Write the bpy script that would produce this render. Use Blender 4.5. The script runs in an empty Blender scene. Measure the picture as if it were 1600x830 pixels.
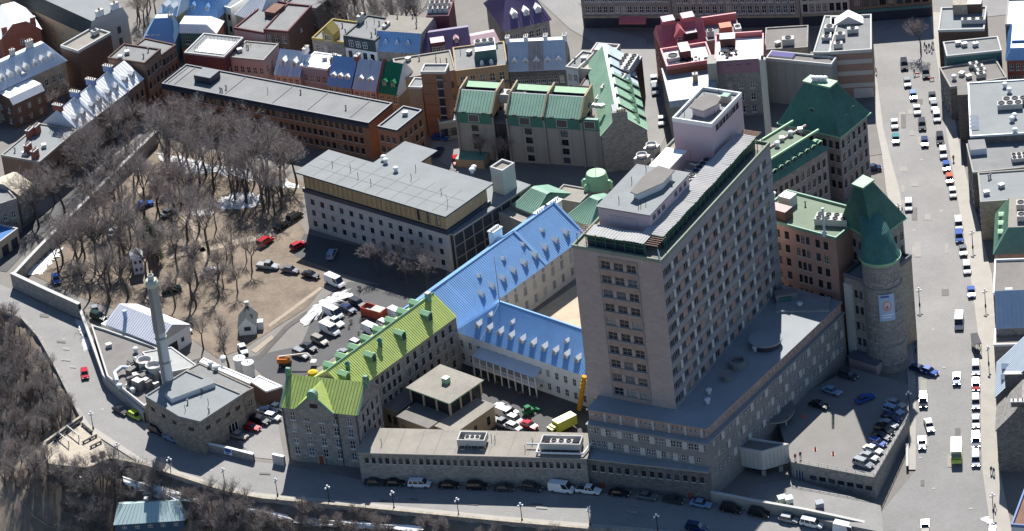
import bpy, math, random
from mathutils import Vector, Matrix
R = random.Random(7)
rad = math.radians
# ------------------------------------------------------------------ camera
F, PITCH, ROLL, DIST = 7000.0, rad(29.58), rad(-6.84), 1060.0
fw = Vector((0, math.cos(PITCH), -math.sin(PITCH)))
_r = Vector((1, 0, 0)); _u = _r.cross(fw)
rt = math.cos(ROLL)*_r + math.sin(ROLL)*_u
up = -math.sin(ROLL)*_r + math.cos(ROLL)*_u
CAM = -DIST*fw
sc = bpy.context.scene
cd = bpy.data.cameras.new('camera'); co = bpy.data.objects.new('camera', cd)
sc.collection.objects.link(co); sc.camera = co
m = Matrix((rt, up, -fw)).transposed().to_4x4(); m.translation = CAM; co.matrix_world = m
cd.lens = 36*F/1600; cd.sensor_width = 36; cd.clip_start = 10; cd.clip_end = 6000
# ------------------------------------------------------------------ light
SUN_EL, SUN_AZ = rad(44), rad(7)          # azimuth measured from +Y towards +X
w = bpy.data.worlds.new('World'); sc.world = w; w.use_nodes = True
nt = w.node_tree; bg = nt.nodes['Background']
sky = nt.nodes.new('ShaderNodeTexSky'); sky.sky_type = 'NISHITA'; sky.sun_disc = False
sky.air_density = 1.0; sky.dust_density = .2; sky.ozone_density = 6.0; sky.sun_elevation = SUN_EL; sky.sun_rotation = SUN_AZ
nt.links.new(sky.outputs[0], bg.inputs[0]); bg.inputs[1].default_value = 0.07
ld = bpy.data.lights.new('sun', 'SUN'); ld.energy = 5.0; ld.angle = rad(.53); ld.color = (1, .975, .94)
lo = bpy.data.objects.new('sun', ld); sc.collection.objects.link(lo)
sd = Vector((math.sin(SUN_AZ)*math.cos(SUN_EL), math.cos(SUN_AZ)*math.cos(SUN_EL), math.sin(SUN_EL)))
lo.rotation_euler = sd.to_track_quat('Z', 'Y').to_euler(); lo.location = sd*300
sc.view_settings.view_transform = 'Standard'; sc.view_settings.look = 'None'
sc.view_settings.exposure = 0.9; sc.view_settings.gamma = 1
# ------------------------------------------------------------------ pixel helpers
def ray(p): return fw + rt*((p[0]-800)/F) - up*((p[1]-415)/F)
def at(p, z=0.0):
    d = ray(p); return CAM + d*((z-CAM.z)/d.z)
def dpx(p, q, z): return (at(p, z)-at(q, z)).length
def proj(v):
    d = v-CAM; k = F/d.dot(fw); return (800+d.dot(rt)*k, 415-d.dot(up)*k)
# edge of the upper plateau (rampart), in pixels at ground level
WPX = [(-160, 430), (0, 487), (35, 500), (62, 530), (90, 580), (112, 625), (128, 655), (76, 692), (70, 696), (77, 729), (137, 735),
       (174, 720), (222, 729), (340, 768), (400, 782), (575, 798), (787, 819), (924, 831), (1100, 846), (1250, 863), (1420, 895), (1700, 930)]
WP = [at(p) for p in WPX]
POLY = [(p.x, p.y) for p in WP] + [(900, -100), (900, 900), (-900, 900), (-900, 30)]
def inside(x, y):
    c = False; n = len(POLY); j = n-1
    for i in range(n):
        xi, yi = POLY[i]; xj, yj = POLY[j]
        if (yi > y) != (yj > y) and x < (xj-xi)*(y-yi)/(yj-yi)+xi: c = not c
        j = i
    return c
SEG = [(POLY[i], POLY[i+1]) for i in range(len(WP)-1)]
def wdist(x, y):
    b = 1e18
    for (ax, ay), (bx, by) in SEG:
        dx, dy = bx-ax, by-ay; t = ((x-ax)*dx+(y-ay)*dy)/(dx*dx+dy*dy); t = 0 if t < 0 else 1 if t > 1 else t
        ex, ey = x-ax-t*dx, y-ay-t*dy; d = ex*ex+ey*ey
        if d < b: b = d
    return math.sqrt(b)
_X0, _X1 = at((1010, 780)).x, at((1375, 800)).x
_Y0, _Y1 = at((1420, 585)).y, at((1372, 790)).y
def Tin(x, y):
    a = min(max((x-_X0)/(_X1-_X0), 0), 1); b = min(max((y-_Y0)/(_Y1-_Y0), 0), 1.5)
    return -4.4*a*b
def T(x, y):
    z = Tin(x, y)
    if y > 40 or inside(x, y): return z
    d = wdist(x, y)
    return z - min(max(d-.9, 0)*.85, 17+.06*d) if d > .9 else z
def gt(p):
    a = at(p)
    if inside(a.x, a.y) and (a.x < _X0 or a.y > _Y0): return a
    d = ray(p); t = (40-CAM.z)/d.z; st = 1.0
    for i in range(400):
        q = CAM+d*t
        if q.z < T(q.x, q.y): break
        t += st
    lo_, hi_ = t-st, t
    for i in range(12):
        mid = (lo_+hi_)/2; q = CAM+d*mid
        if q.z < T(q.x, q.y): hi_ = mid
        else: lo_ = mid
    q = CAM+d*hi_; return Vector((q.x, q.y, T(q.x, q.y)))
# ------------------------------------------------------------------ materials
MATS = {}
def M(name, col=(.5, .5, .5), rough=.85, var=.18, scale=.35, metal=0.0, cells=None, cvar=.25, streak=0, spec=.3, fine=3.0, bump=0.0):
    if name in MATS: return MATS[name]
    m = bpy.data.materials.new(name); m.use_nodes = True; n = m.node_tree.nodes; l = m.node_tree.links
    p = n['Principled BSDF']; p.inputs['Roughness'].default_value = rough; p.inputs['Metallic'].default_value = metal
    p.inputs['Specular IOR Level'].default_value = spec
    g = n.new('ShaderNodeNewGeometry'); pos = g.outputs['Position']
    def noise(sca, det, src):
        t = n.new('ShaderNodeTexNoise'); t.inputs['Scale'].default_value = sca; t.inputs['Detail'].default_value = det
        t.inputs['Roughness'].default_value = .65; l.new(src, t.inputs['Vector']); return t.outputs['Fac']
    def math_(op, a, b):
        t = n.new('ShaderNodeMath'); t.operation = op
        for i, v in enumerate((a, b)):
            if isinstance(v, (int, float)): t.inputs[i].default_value = v
            else: l.new(v, t.inputs[i])
        return t.outputs[0]
    v = math_('ADD', math_('MULTIPLY', math_('SUBTRACT', noise(scale, 4, pos), .5), 2.4*var),
              math_('MULTIPLY', math_('SUBTRACT', noise(fine, 3, pos), .5), 1.6*var))
    if streak:
        mp = n.new('ShaderNodeMapping'); mp.inputs['Scale'].default_value = (1, 1, .08); l.new(pos, mp.inputs['Vector'])
        v = math_('ADD', v, math_('MULTIPLY', math_('SUBTRACT', noise(1.6, 3, mp.outputs[0]), .5), 2*streak))
    if cells:
        mp = n.new('ShaderNodeMapping'); mp.inputs['Scale'].default_value = cells; l.new(pos, mp.inputs['Vector'])
        vo = n.new('ShaderNodeTexVoronoi'); vo.inputs['Scale'].default_value = 1; l.new(mp.outputs[0], vo.inputs['Vector'])
        sp = n.new('ShaderNodeSeparateColor'); l.new(vo.outputs['Color'], sp.inputs[0])
        v = math_('ADD', v, math_('MULTIPLY', math_('SUBTRACT', sp.outputs[0], .5), 2*cvar))
    f = math_('MAXIMUM', math_('ADD', v, 1.0), .25)
    vm = n.new('ShaderNodeVectorMath'); vm.operation = 'SCALE'; vm.inputs[0].default_value = col; l.new(f, vm.inputs['Scale'])
    l.new(vm.outputs[0], p.inputs['Base Color'])
    if bump:
        b = n.new('ShaderNodeBump'); b.inputs['Strength'].default_value = bump; b.inputs['Distance'].default_value = .1
        l.new(noise(fine*2, 3, pos), b.inputs['Height']); l.new(b.outputs[0], p.inputs['Normal'])
    MATS[name] = m; return m
def plain(name, col, rough=.4, metal=0, spec=.5, coat=0):
    if name in MATS: return MATS[name]
    m = bpy.data.materials.new(name); m.use_nodes = True; p = m.node_tree.nodes['Principled BSDF']
    p.inputs['Base Color'].default_value = (*col, 1); p.inputs['Roughness'].default_value = rough
    p.inputs['Metallic'].default_value = metal; p.inputs['Specular IOR Level'].default_value = spec
    p.inputs['Coat Weight'].default_value = coat
    MATS[name] = m; return m
ST = (1.6, 1.6, 2.6)
asphalt = M('asphalt', (.075, .073, .072), var=.3, scale=.12)
roadm = M('dusty_road', (.215, .206, .193), var=.26, scale=.09, fine=1.6)
walkm = M('pavement_concrete', (.33, .305, .265), var=.16, scale=.3)
groundm = M('ground', (.17, .155, .135), var=.28, scale=.08)
lawnm = M('winter_lawn', (.16, .122, .086), var=.6, scale=.16, fine=1.2)
soilm = M('hillside_soil', (.15, .12, .09), var=.45, scale=.15, fine=1.0)
snowo = M('old_snow', (.52, .51, .49), var=.35, scale=.7, rough=.7)
snowm = M('snow', (.78, .78, .76), var=.1, scale=.5, rough=.6)
tar = M('roof_grey', (.185, .185, .178), var=.3, scale=.18)
tar2 = M('roof_light', (.205, .215, .212), var=.17, scale=.2)
tar3 = M('roof_tan', (.23, .21, .175), var=.32, scale=.2)
tar4 = M('roof_podium', (.26, .275, .28), var=.2, scale=.12)
tarb = M('roof_brown_grey', (.165, .15, .135), var=.25, scale=.25)
roofw = M('roof_white', (.8, .79, .76), var=.12, scale=.4)
pale = M('metal_pale_blue', (.45, .51, .57), rough=.5, var=.15, scale=.3, spec=.5)
silver = M('metal_silver', (.55, .57, .58), rough=.42, var=.12, scale=.4, spec=.5)
bluem = M('metal_blue', (.18, .35, .6), rough=.45, var=.2, scale=.22, spec=.5, streak=.12)
bluel = M('metal_blue_light', (.19, .33, .53), rough=.42, var=.1, scale=.2, spec=.5)
greeny = M('metal_yellow_green', (.39, .47, .12), rough=.5, var=.3, scale=.3, streak=.22, spec=.5)
copper = M('metal_copper_green', (.15, .275, .195), rough=.6, var=.3, scale=.25, streak=.12)
copperd = M('metal_deep_green', (.055, .155, .128), rough=.62, var=.34, scale=.35, streak=.22)
copperl = M('metal_pale_green', (.25, .42, .24), rough=.6, var=.15, scale=.3)
mint = M('metal_mint', (.33, .5, .35), rough=.55, var=.22, scale=.3, streak=.05)
purple = M('metal_purple', (.12, .085, .17), rough=.55, var=.15)
purplel = M('metal_pink', (.42, .28, .30), rough=.55, var=.12)
redm = M('metal_red', (.45, .13, .14), rough=.5, var=.15)
rusty = M('metal_rusty', (.36, .30, .27), rough=.6, var=.4, scale=.3, streak=.3)
rustr = M('roof_rust', (.17, .085, .06), var=.35, scale=.3)
slate = M('slate_dark', (.045, .055, .055), rough=.7, var=.25)
stone = M('stone_grey', (.24, .225, .205), cells=ST, cvar=.22, var=.15)
stoneb = M('stone_beige', (.31, .27, .21), cells=ST, cvar=.2, var=.12)
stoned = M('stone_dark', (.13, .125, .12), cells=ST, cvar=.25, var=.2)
conc = M('concrete', (.29, .275, .245), var=.12, scale=.3, streak=.08)
concl = M('concrete_light', (.44, .43, .4), var=.1, scale=.3, streak=.06)
towb = M('tower_stone', (.375, .305, .272), cells=(.8, .8, 1.4), cvar=.07, var=.07)
towp = M('tower_panel', (.33, .235, .195), cells=(.9, .9, 1.2), cvar=.1, var=.08)
towg = M('tower_spandrel', (.25, .245, .235), var=.08)
pinkw = M('pink_stucco', (.47, .38, .41), var=.06)
pinkb = M('pink_brick', (.36, .225, .18), cells=(3, 3, 6), cvar=.1, var=.1)
brick = M('brick_red', (.25, .085, .06), cells=(4, 4, 9), cvar=.2, var=.15)
bricko = M('brick_orange', (.27, .135, .08), cells=(4, 4, 9), cvar=.2, var=.12)
brickd = M('brick_dark', (.11, .065, .052), cells=(4, 4, 9), cvar=.25, var=.2)
bricktan = M('brick_tan', (.34, .255, .16), cells=(4, 4, 9), cvar=.18, var=.12)
bricky = M('brick_brown', (.2, .135, .095), cells=(4, 4, 9), cvar=.2, var=.15)
cream = M('stucco_cream', (.47, .38, .26), var=.1)
creamg = M('stucco_grey', (.42, .39, .35), var=.08)
white = M('paint_white', (.68, .68, .66), var=.06)
teal = M('stucco_teal', (.08, .17, .16), var=.12)
pinks = M('stucco_pink', (.45, .33, .3), var=.1)
bluew = M('stucco_blue', (.16, .22, .36), var=.1)
maroon = M('stucco_maroon', (.13, .05, .05), var=.2)
woodp = M('wood_cladding', (.33, .235, .13), var=.22, scale=.8, streak=.25)
dkpanel = M('panel_dark', (.03, .04, .06), rough=.4, var=.2)
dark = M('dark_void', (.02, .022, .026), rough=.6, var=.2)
mustard = M('paint_mustard', (.3, .23, .07), var=.25)
steel = M('steel_grey', (.22, .22, .22), rough=.5, var=.15, metal=.3)
greenp = M('scaffold_green', (.03, .16, .07), rough=.6, var=.2)
black = plain('black_iron', (.012, .012, .013), .7, spec=.15)
wfr = plain('frame_white', (.6, .6, .58), .5)
gfr = plain('frame_grey', (.22, .22, .22), .5)
dfr = plain('frame_dark', (.05, .05, .055), .7, spec=.15)
GL = [plain('glass_a', (.012, .016, .022), .1, spec=.6), plain('glass_b', (.03, .035, .045), .12, spec=.6),
      plain('glass_c', (.012, .014, .018), .08, spec=.6), plain('glass_blind', (.3, .28, .24), .5), plain('glass_curtain', (.1, .11, .12), .3), plain('glass_sky_tint', (.05, .075, .11), .08, spec=.8)]  # last pane has a sky reflection put into its base colour
bark = M('bark', (.075, .063, .056), var=.2, scale=1)
twigm = M('twigs', (.33, .285, .255), var=.2, scale=.4)
twigr = M('twigs_russet', (.32, .265, .24), var=.2, scale=.4)
twigd = M('twigs_dark', (.25, .215, .19), var=.2, scale=.4)
needle = M('needles', (.04, .06, .025), var=.3, scale=1)
# ------------------------------------------------------------------ mesh builder
def link(o, parent=None):
    sc.collection.objects.link(o)
    if parent: o.parent = parent
    return o
class MB:
    def __init__(s): s.v = []; s.f = []; s.mi = []; s.m = []
    def mid(s, m):
        if m not in s.m: s.m.append(m)
        return s.m.index(m)
    def poly(s, pts, m):
        b = len(s.v); s.v += [tuple(p) for p in pts]; s.f.append(tuple(range(b, b+len(pts)))); s.mi.append(s.mid(m))
    def grid(s, fn, nu, nv, m):
        b = len(s.v); k = s.mid(m)
        for i in range(nu+1):
            for j in range(nv+1): s.v.append(tuple(fn(i/nu, j/nv)))
        for i in range(nu):
            for j in range(nv):
                a = b+i*(nv+1)+j; s.f.append((a, a+nv+1, a+nv+2, a+1)); s.mi.append(k)
    def box(s, x0, x1, y0, y1, z0, z1, m, mt=None):
        b = len(s.v); s.v += [(x0, y0, z0), (x1, y0, z0), (x1, y1, z0), (x0, y1, z0), (x0, y0, z1), (x1, y0, z1), (x1, y1, z1), (x0, y1, z1)]
        k = s.mid(m); kt = s.mid(mt) if mt else k
        for f in ((0, 3, 2, 1), (0, 1, 5, 4), (1, 2, 6, 5), (2, 3, 7, 6), (3, 0, 4, 7)): s.f.append(tuple(b+i for i in f)); s.mi.append(k)
        s.f.append((b+4, b+5, b+6, b+7)); s.mi.append(kt)
    def prism(s, pts, z0, z1, m, mt=None, bottom=True):
        n = len(pts); b = len(s.v); k = s.mid(m); kt = s.mid(mt) if mt else k
        s.v += [(p[0], p[1], z0) for p in pts]+[(p[0], p[1], z1) for p in pts]
        for i in range(n):
            j = (i+1) % n; s.f.append((b+i, b+j, b+n+j, b+n+i)); s.mi.append(k)
        s.f.append(tuple(b+n+i for i in range(n))); s.mi.append(kt)
        if bottom: s.f.append(tuple(b+i for i in reversed(range(n)))); s.mi.append(k)
    def tube(s, p, q, r0, r1, m, n=6, cap=True):
        p = Vector(p); q = Vector(q); d = (q-p)
        if d.length < 1e-6: return
        d.normalize(); a = d.orthogonal().normalized(); c = d.cross(a); b = len(s.v); k = s.mid(m)
        for o, r in ((p, r0), (q, r1)):
            for i in range(n):
                t = 2*math.pi*i/n; s.v.append(tuple(o+a*(r*math.cos(t))+c*(r*math.sin(t))))
        for i in range(n):
            j = (i+1) % n; s.f.append((b+i, b+j, b+n+j, b+n+i)); s.mi.append(k)
        if cap:
            s.f.append(tuple(b+n+i for i in range(n))); s.mi.append(k); s.f.append(tuple(b+i for i in reversed(range(n)))); s.mi.append(k)
    def lathe(s, prof, m, n=12, cx=0, cy=0):
        b = len(s.v); k = s.mid(m)
        for r, z in prof:
            for i in range(n):
                t = 2*math.pi*i/n; s.v.append((cx+r*math.cos(t), cy+r*math.sin(t), z))
        for a in range(len(prof)-1):
            for i in range(n):
                j = (i+1) % n; s.f.append((b+a*n+i, b+a*n+j, b+a*n+n+j, b+a*n+n+i)); s.mi.append(k)
        e = b+(len(prof)-1)*n; s.f.append(tuple(e+i for i in range(n))); s.mi.append(k)
    def seams(s, a, b, c, d, m, sp=.62, h=.07, wd=.07):
        a, b, c, d = map(Vector, (a, b, c, d)); L = (b-a).length; n = int(L/sp)
        nrm = (b-a).cross(d-a)
        if nrm.length < 1e-6: return
        nrm.normalize(); ux = (b-a).normalized()*wd/2
        for i in range(1, n):
            t = i/n; p = a.lerp(b, t); q = d.lerp(c, t); v = [p-ux, p+ux, q+ux, q-ux]; bb = len(s.v); k = s.mid(m)
            s.v += [tuple(x) for x in v]+[tuple(x+nrm*h) for x in v]
            for f in ((0, 1, 5, 4), (1, 2, 6, 5), (2, 3, 7, 6), (3, 0, 4, 7), (4, 5, 6, 7)): s.f.append(tuple(bb+x for x in f)); s.mi.append(k)
    def mesh(s, name, smooth=False):
        me = bpy.data.meshes.new(name); me.from_pydata(s.v, [], s.f)
        for x in s.m: me.materials.append(x)
        me.polygons.foreach_set('material_index', s.mi)
        if smooth: me.polygons.foreach_set('use_smooth', [True]*len(s.f))
        me.update(); return me
    def build(s, name, parent=None, smooth=False, loc=None, rz=0):
        o = bpy.data.objects.new(name, s.mesh(name, smooth)); link(o, parent)
        if loc is not None: o.location = loc
        o.rotation_euler.z = rz; return o
def tag(o, label, cat, group=None):
    o['label'] = label; o['category'] = cat
    if group: o['group'] = group
    return o
def empty(name, label, cat, loc, rz=0, group=None):
    o = bpy.data.objects.new(name, None); link(o); o.location = loc; o.rotation_euler.z = rz; o.empty_display_size = .5
    return tag(o, label, cat, group)
def inst(name, me, parent, loc, rz=0):
    o = bpy.data.objects.new(name, me); o.location = loc; o.rotation_euler.z = rz; return link(o, parent)
def struct(o): o['kind'] = 'structure'; return o
def stuff(o): o['kind'] = 'stuff'; return o
# ------------------------------------------------------------------ windows, walls, roofs
WC = {}
def win_mesh(w, h, kind):
    g = R.choice((0, 0, 1, 2, 2, 3, 4, 5, 5)) if kind[-1] != 'n' else R.choice((0, 1, 2))
    key = (round(w, 2), round(h, 2), kind, g)
    if key in WC: return WC[key]
    b = MB(); fr = {'w': wfr, 'g': gfr, 'd': dfr}[kind[0]]; nc = int(kind[1]); t = .09 if w < 2 else .11
    b.poly([(-w/2, .2, 0), (w/2, .2, 0), (w/2, .2, h), (-w/2, .2, h)], GL[g])
    b.box(-w/2, w/2, .1, .19, 0, t, fr); b.box(-w/2, w/2, .1, .19, h-t, h, fr)
    b.box(-w/2, -w/2+t, .1, .19, t, h-t, fr); b.box(w/2-t, w/2, .1, .19, t, h-t, fr)
    for i in range(1, nc):
        x = -w/2+w*i/nc; b.box(x-t/2, x+t/2, .12, .19, t, h-t, fr)
    if nc == 2 or nc == 1: b.box(-w/2+t, w/2-t, .13, .188, h*.5-t/2, h*.5+t/2, fr)
    if 's' in kind: b.box(-w/2-.1, w/2+.1, -.12, .05, -.16, -.01, wfr if kind[0] == 'w' else concl)
    WC[key] = b.mesh('window'); return WC[key]
def face_cells(mb, p0, p1, z0, z1, rects, m):
    p0 = Vector((*p0, 0)); p1 = Vector((*p1, 0)); L = (p1-p0).length; d = (p1-p0)/L; inn = Vector((-d.y, d.x, 0))*.2
    def P(u, z, k=0): q = p0+d*u+inn*k; return (q.x, q.y, z)
    if not rects:
        mb.poly([P(0, z0), P(L, z0), P(L, z1), P(0, z1)], m); return
    us = sorted({0, L, *[round(r[i], 4) for r in rects for i in (0, 1)]}); zs = sorted({z0, z1, *[round(r[i], 4) for r in rects for i in (2, 3)]})
    for j in range(len(zs)-1):
        za, zb = zs[j], zs[j+1]; zc = (za+zb)/2; run = None
        row = [r for r in rects if r[2] < zc < r[3]]
        for i in range(len(us)-1):
            uc = (us[i]+us[i+1])/2; hole = any(r[0] < uc < r[1] for r in row)
            if hole:
                if run is not None: mb.poly([P(run, za), P(us[i], za), P(us[i], zb), P(run, zb)], m); run = None
            elif run is None: run = us[i]
        if run is not None: mb.poly([P(run, za), P(L, za), P(L, zb), P(run, zb)], m)
    for a, b, c, e in rects:
        mb.poly([P(a, c), P(b, c), P(b, c, 1), P(a, c, 1)], m); mb.poly([P(a, e), P(a, e, 1), P(b, e, 1), P(b, e)], m)
        mb.poly([P(a, c), P(a, c, 1), P(a, e, 1), P(a, e)], m); mb.poly([P(b, c), P(b, e), P(b, e, 1), P(b, c, 1)], m)
def walls(parent, pts, z0, z1, m, wins=(), name='wall', wname='window', mats=None):
    """pts: footprint CCW in local coords. wins: (edge, ncols, nrows, w, h, sill z, dz, kind[, u0, u1])"""
    mb = MB(); n = len(pts); todo = []
    for e in range(n):
        p0, p1 = pts[e], pts[(e+1) % n]; L = math.dist(p0, p1); rects = []
        ang = math.atan2(p1[1]-p0[1], p1[0]-p0[0])
        for w_ in wins:
            if w_[0] != e: continue
            _, nc, nr, ww, wh, zs, dz, kind = w_[:8]; u0, u1 = (w_[8], w_[9]) if len(w_) > 8 else (0, 1)
            for i in range(nc):
                u = L*(u0+(u1-u0)*(i+.5)/nc)
                for j in range(nr):
                    z = zs+j*dz
                    if z+wh > z1-.05 or u-ww/2 < .05 or u+ww/2 > L-.05: continue
                    rects.append((u-ww/2, u+ww/2, z, z+wh))
                    todo.append((p0[0]+math.cos(ang)*u, p0[1]+math.sin(ang)*u, z, ang, ww, wh, kind))
        face_cells(mb, p0, p1, z0, z1, rects, mats[e] if mats and e in mats else m)
    o = mb.build(name, parent)
    for x, y, z, ang, ww, wh, kind in todo: inst(wname, win_mesh(ww, wh, kind), parent, (x, y, z), ang)
    return o
def inset(pts, d):
    n = len(pts); out = []
    for i in range(n):
        a = Vector(pts[i-1]); b = Vector(pts[i]); c = Vector(pts[(i+1) % n])
        u = (b-a).normalized(); v = (c-b).normalized(); n1 = Vector((-u.y, u.x)); n2 = Vector((-v.y, v.x))
        k = (n1+n2); k = k/max(k.dot(n1), .25) if k.length > 1e-6 else n1
        q = b+k*d; out.append((q.x, q.y))
    return out
def flat_roof(parent, pts, z, m, par=.5, pm=None, over=0.0, name='roof'):
    b = MB()
    if over: b.prism(inset(pts, -over), z, z+.3, pm or m, m); return b.build(name, parent)
    b.poly([(p[0], p[1], z-.02) for p in inset(pts, .02)], m); o = b.build(name, parent)
    if par:
        q = inset(pts, -.06); r = inset(pts, .32); n = len(pts); b = MB(); pm = pm or conc
        for i in range(n):
            j = (i+1) % n
            b.poly([(*q[i], z-.25), (*q[j], z-.25), (*q[j], z+par), (*q[i], z+par)], pm)
            b.poly([(*q[i], z+par), (*q[j], z+par), (*r[j], z+par), (*r[i], z+par)], pm)
            b.poly([(*r[j], z-.1), (*r[i], z-.1), (*r[i], z+par), (*r[j], z+par)], pm)
            b.poly([(*q[j], z-.25), (*q[i], z-.25), (*pts[i], z-.25), (*pts[j], z-.25)], pm)
        b.build('parapet', parent)
    return o
def slope_roof(parent, L, D, z, h, ins, m, endm, seam=0, over=.35, x0=0, y0=0, sm=None, topm=None, name='roof', sn='standing_seam'):
    """ins = left, right, front, back insets of the top edge"""
    l, r, f, k = ins; ol, orr = (0 if l == 0 else over), (0 if r == 0 else over); of, ob = (0 if f == 0 else over), (0 if k == 0 else over)
    e = [(x0-ol, y0-of, z), (x0+L+orr, y0-of, z), (x0+L+orr, y0+D+ob, z), (x0-ol, y0+D+ob, z)]
    t = [(x0+l, y0+f, z+h), (x0+L-r, y0+f, z+h), (x0+L-r, y0+D-k, z+h), (x0+l, y0+D-k, z+h)]
    b = MB(); ii = (f, r, k, l); sb = MB()
    for i in range(4):
        j = (i+1) % 4; steep = ii[i] > .01; pts = [e[i], e[j], t[j], t[i]]
        q = []
        for p in pts:
            if not q or (Vector(p)-Vector(q[-1])).length > .02: q.append(p)
        if (Vector(q[0])-Vector(q[-1])).length < .02: q.pop()
        if len(q) >= 3: b.poly(q, m if steep else endm)
        if seam and steep and i != 2: sb.seams(e[i], e[j], t[j], t[i], sm or m, seam)
    if abs(L-l-r) > .05 and abs(D-f-k) > .05: b.poly(t, topm or m)
    b.poly(list(reversed(e)), m)
    o = b.build(name, parent)
    if sb.f: stuff(sb.build(sn, parent))
    return o
# ------------------------------------------------------------------ small roof things
def cached(key, fn, C={}):
    if key not in C: C[key] = fn()
    return C[key]
def dorm_mesh(w, h, d, wm, rm, rh):
    b = MB(); g = h+rh
    b.poly([(-w/2, 0, 0), (w/2, 0, 0), (w/2, 0, h), (0, 0, g), (-w/2, 0, h)], wm)
    for s in (-1, 1): b.poly([(s*w/2, 0, 0), (s*w/2, 0, h), (s*w/2, d, h), (s*w/2, d, 0)][::s], wm)
    o = .16; e = h-.08
    for s in (-1, 1):
        q = [(s*(w/2+o), -o, e), (0, -o, g+.06), (0, d, g+.06), (s*(w/2+o), d, e)]
        b.poly(q if s < 0 else q[::-1], rm)
        b.poly([(x, y, z-.1) for x, y, z in (q[::-1] if s < 0 else q)], rm)
        b.poly([(s*(w/2+o), -o, e-.1), (s*(w/2+o), -o, e), (0, -o, g+.06), (0, -o, g-.04)], rm)
    return b.mesh('dormer')
def dormer(parent, x, y, z, rz=0, w=1.5, h=1.7, d=2.6, wm=None, rm=None, rh=.7, kind='w2'):
    me = cached(('dorm', w, h, d, wm.name, rm.name, rh), lambda: dorm_mesh(w, h, d, wm, rm, rh))
    o = inst('dormer', me, parent, (x, y, z), rz); inst('window', win_mesh(w*.62, h*.72, kind), o, (0, -.2, h*.2)); return o
def vent_mesh(t):
    b = MB()
    if t == 0: b.lathe([(.16, 0), (.16, .9), (.3, .9), (.3, 1.05), (.05, 1.2)], steel, 8)
    if t == 1: b.box(-.6, .6, -.5, .5, 0, .8, concl); b.box(-.7, .7, -.6, .6, .8, .92, steel)
    if t == 2: b.lathe([(.07, 0), (.07, 1.5)], dfr, 6)
    if t == 3: b.lathe([(.45, 0), (.45, .7), (.7, .8), (.7, 1.1), (.4, 1.3)], silver, 10)
    return b.mesh('roof_vent')
def vent(parent, x, y, z, t=0): return inst('roof_vent', cached(('v', t), lambda: vent_mesh(t)), parent, (x, y, z), R.random())
def vents(parent, L, D, z, n, types=(0, 1, 2, 0)):
    for i in range(n): vent(parent, L*R.uniform(.1, .9), D*R.uniform(.15, .85), z, R.choice(types))
def chim_mesh(w, d, h, m, pots):
    b = MB(); b.box(-w/2, w/2, -d/2, d/2, 0, h, m); b.box(-w/2-.1, w/2+.1, -d/2-.1, d/2+.1, h, h+.18, concl)
    for i in range(pots): b.lathe([(.14, h+.18), (.12, h+.7)], bricko, 6, -w/2+w*(i+.5)/pots)
    return b.mesh('chimney')
def chimney(parent, x, y, z, w=1.6, d=.8, h=2.2, m=None, pots=3, rz=0):
    m = m or brick; return inst('chimney', cached(('ch', w, d, h, m.name, pots), lambda: chim_mesh(w, d, h, m, pots)), parent, (x, y, z), rz)
def ac_mesh(L, W, H, n, k):
    b = MB(); b.box(-L/2, L/2, -W/2, W/2, .25, H, concl)
    for s in (-1, 1): b.box(-L/2+.1, L/2-.1, s*(W/2-.3), s*(W/2-.15), 0, .25, steel)
    for i in range(n):
        for j in range(k):
            x = -L/2+L*(i+.5)/n; y = -W/2+W*(j+.5)/k; r = min(L/n, W/k)*.4
            b.lathe([(r, H), (r, H+.18), (r*.8, H+.18), (r*.8, H+.03), (.02, H+.03)], dfr, 10, x, y)
    return b.mesh('air_conditioner')
def ac(parent, x, y, z, L=3, W=1.6, H=1.5, n=2, k=1, rz=0):
    return inst('air_conditioner', cached(('ac', L, W, H, n, k), lambda: ac_mesh(L, W, H, n, k)), parent, (x, y, z), rz)
def joints(parent, x0, x1, y0, y1, z, n, along=False):
    for i in range(1, n):
        t = i/n+R.uniform(-.01, .01); b = MB()
        if along: y = y0+(y1-y0)*t; b.box(x0, x1, y-.05, y+.05, z, z+.03, tarb)
        else: x = x0+(x1-x0)*t; b.box(x-.05, x+.05, y0, y1, z, z+.03, tarb)
        b.build('roof_joint', parent)
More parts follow.
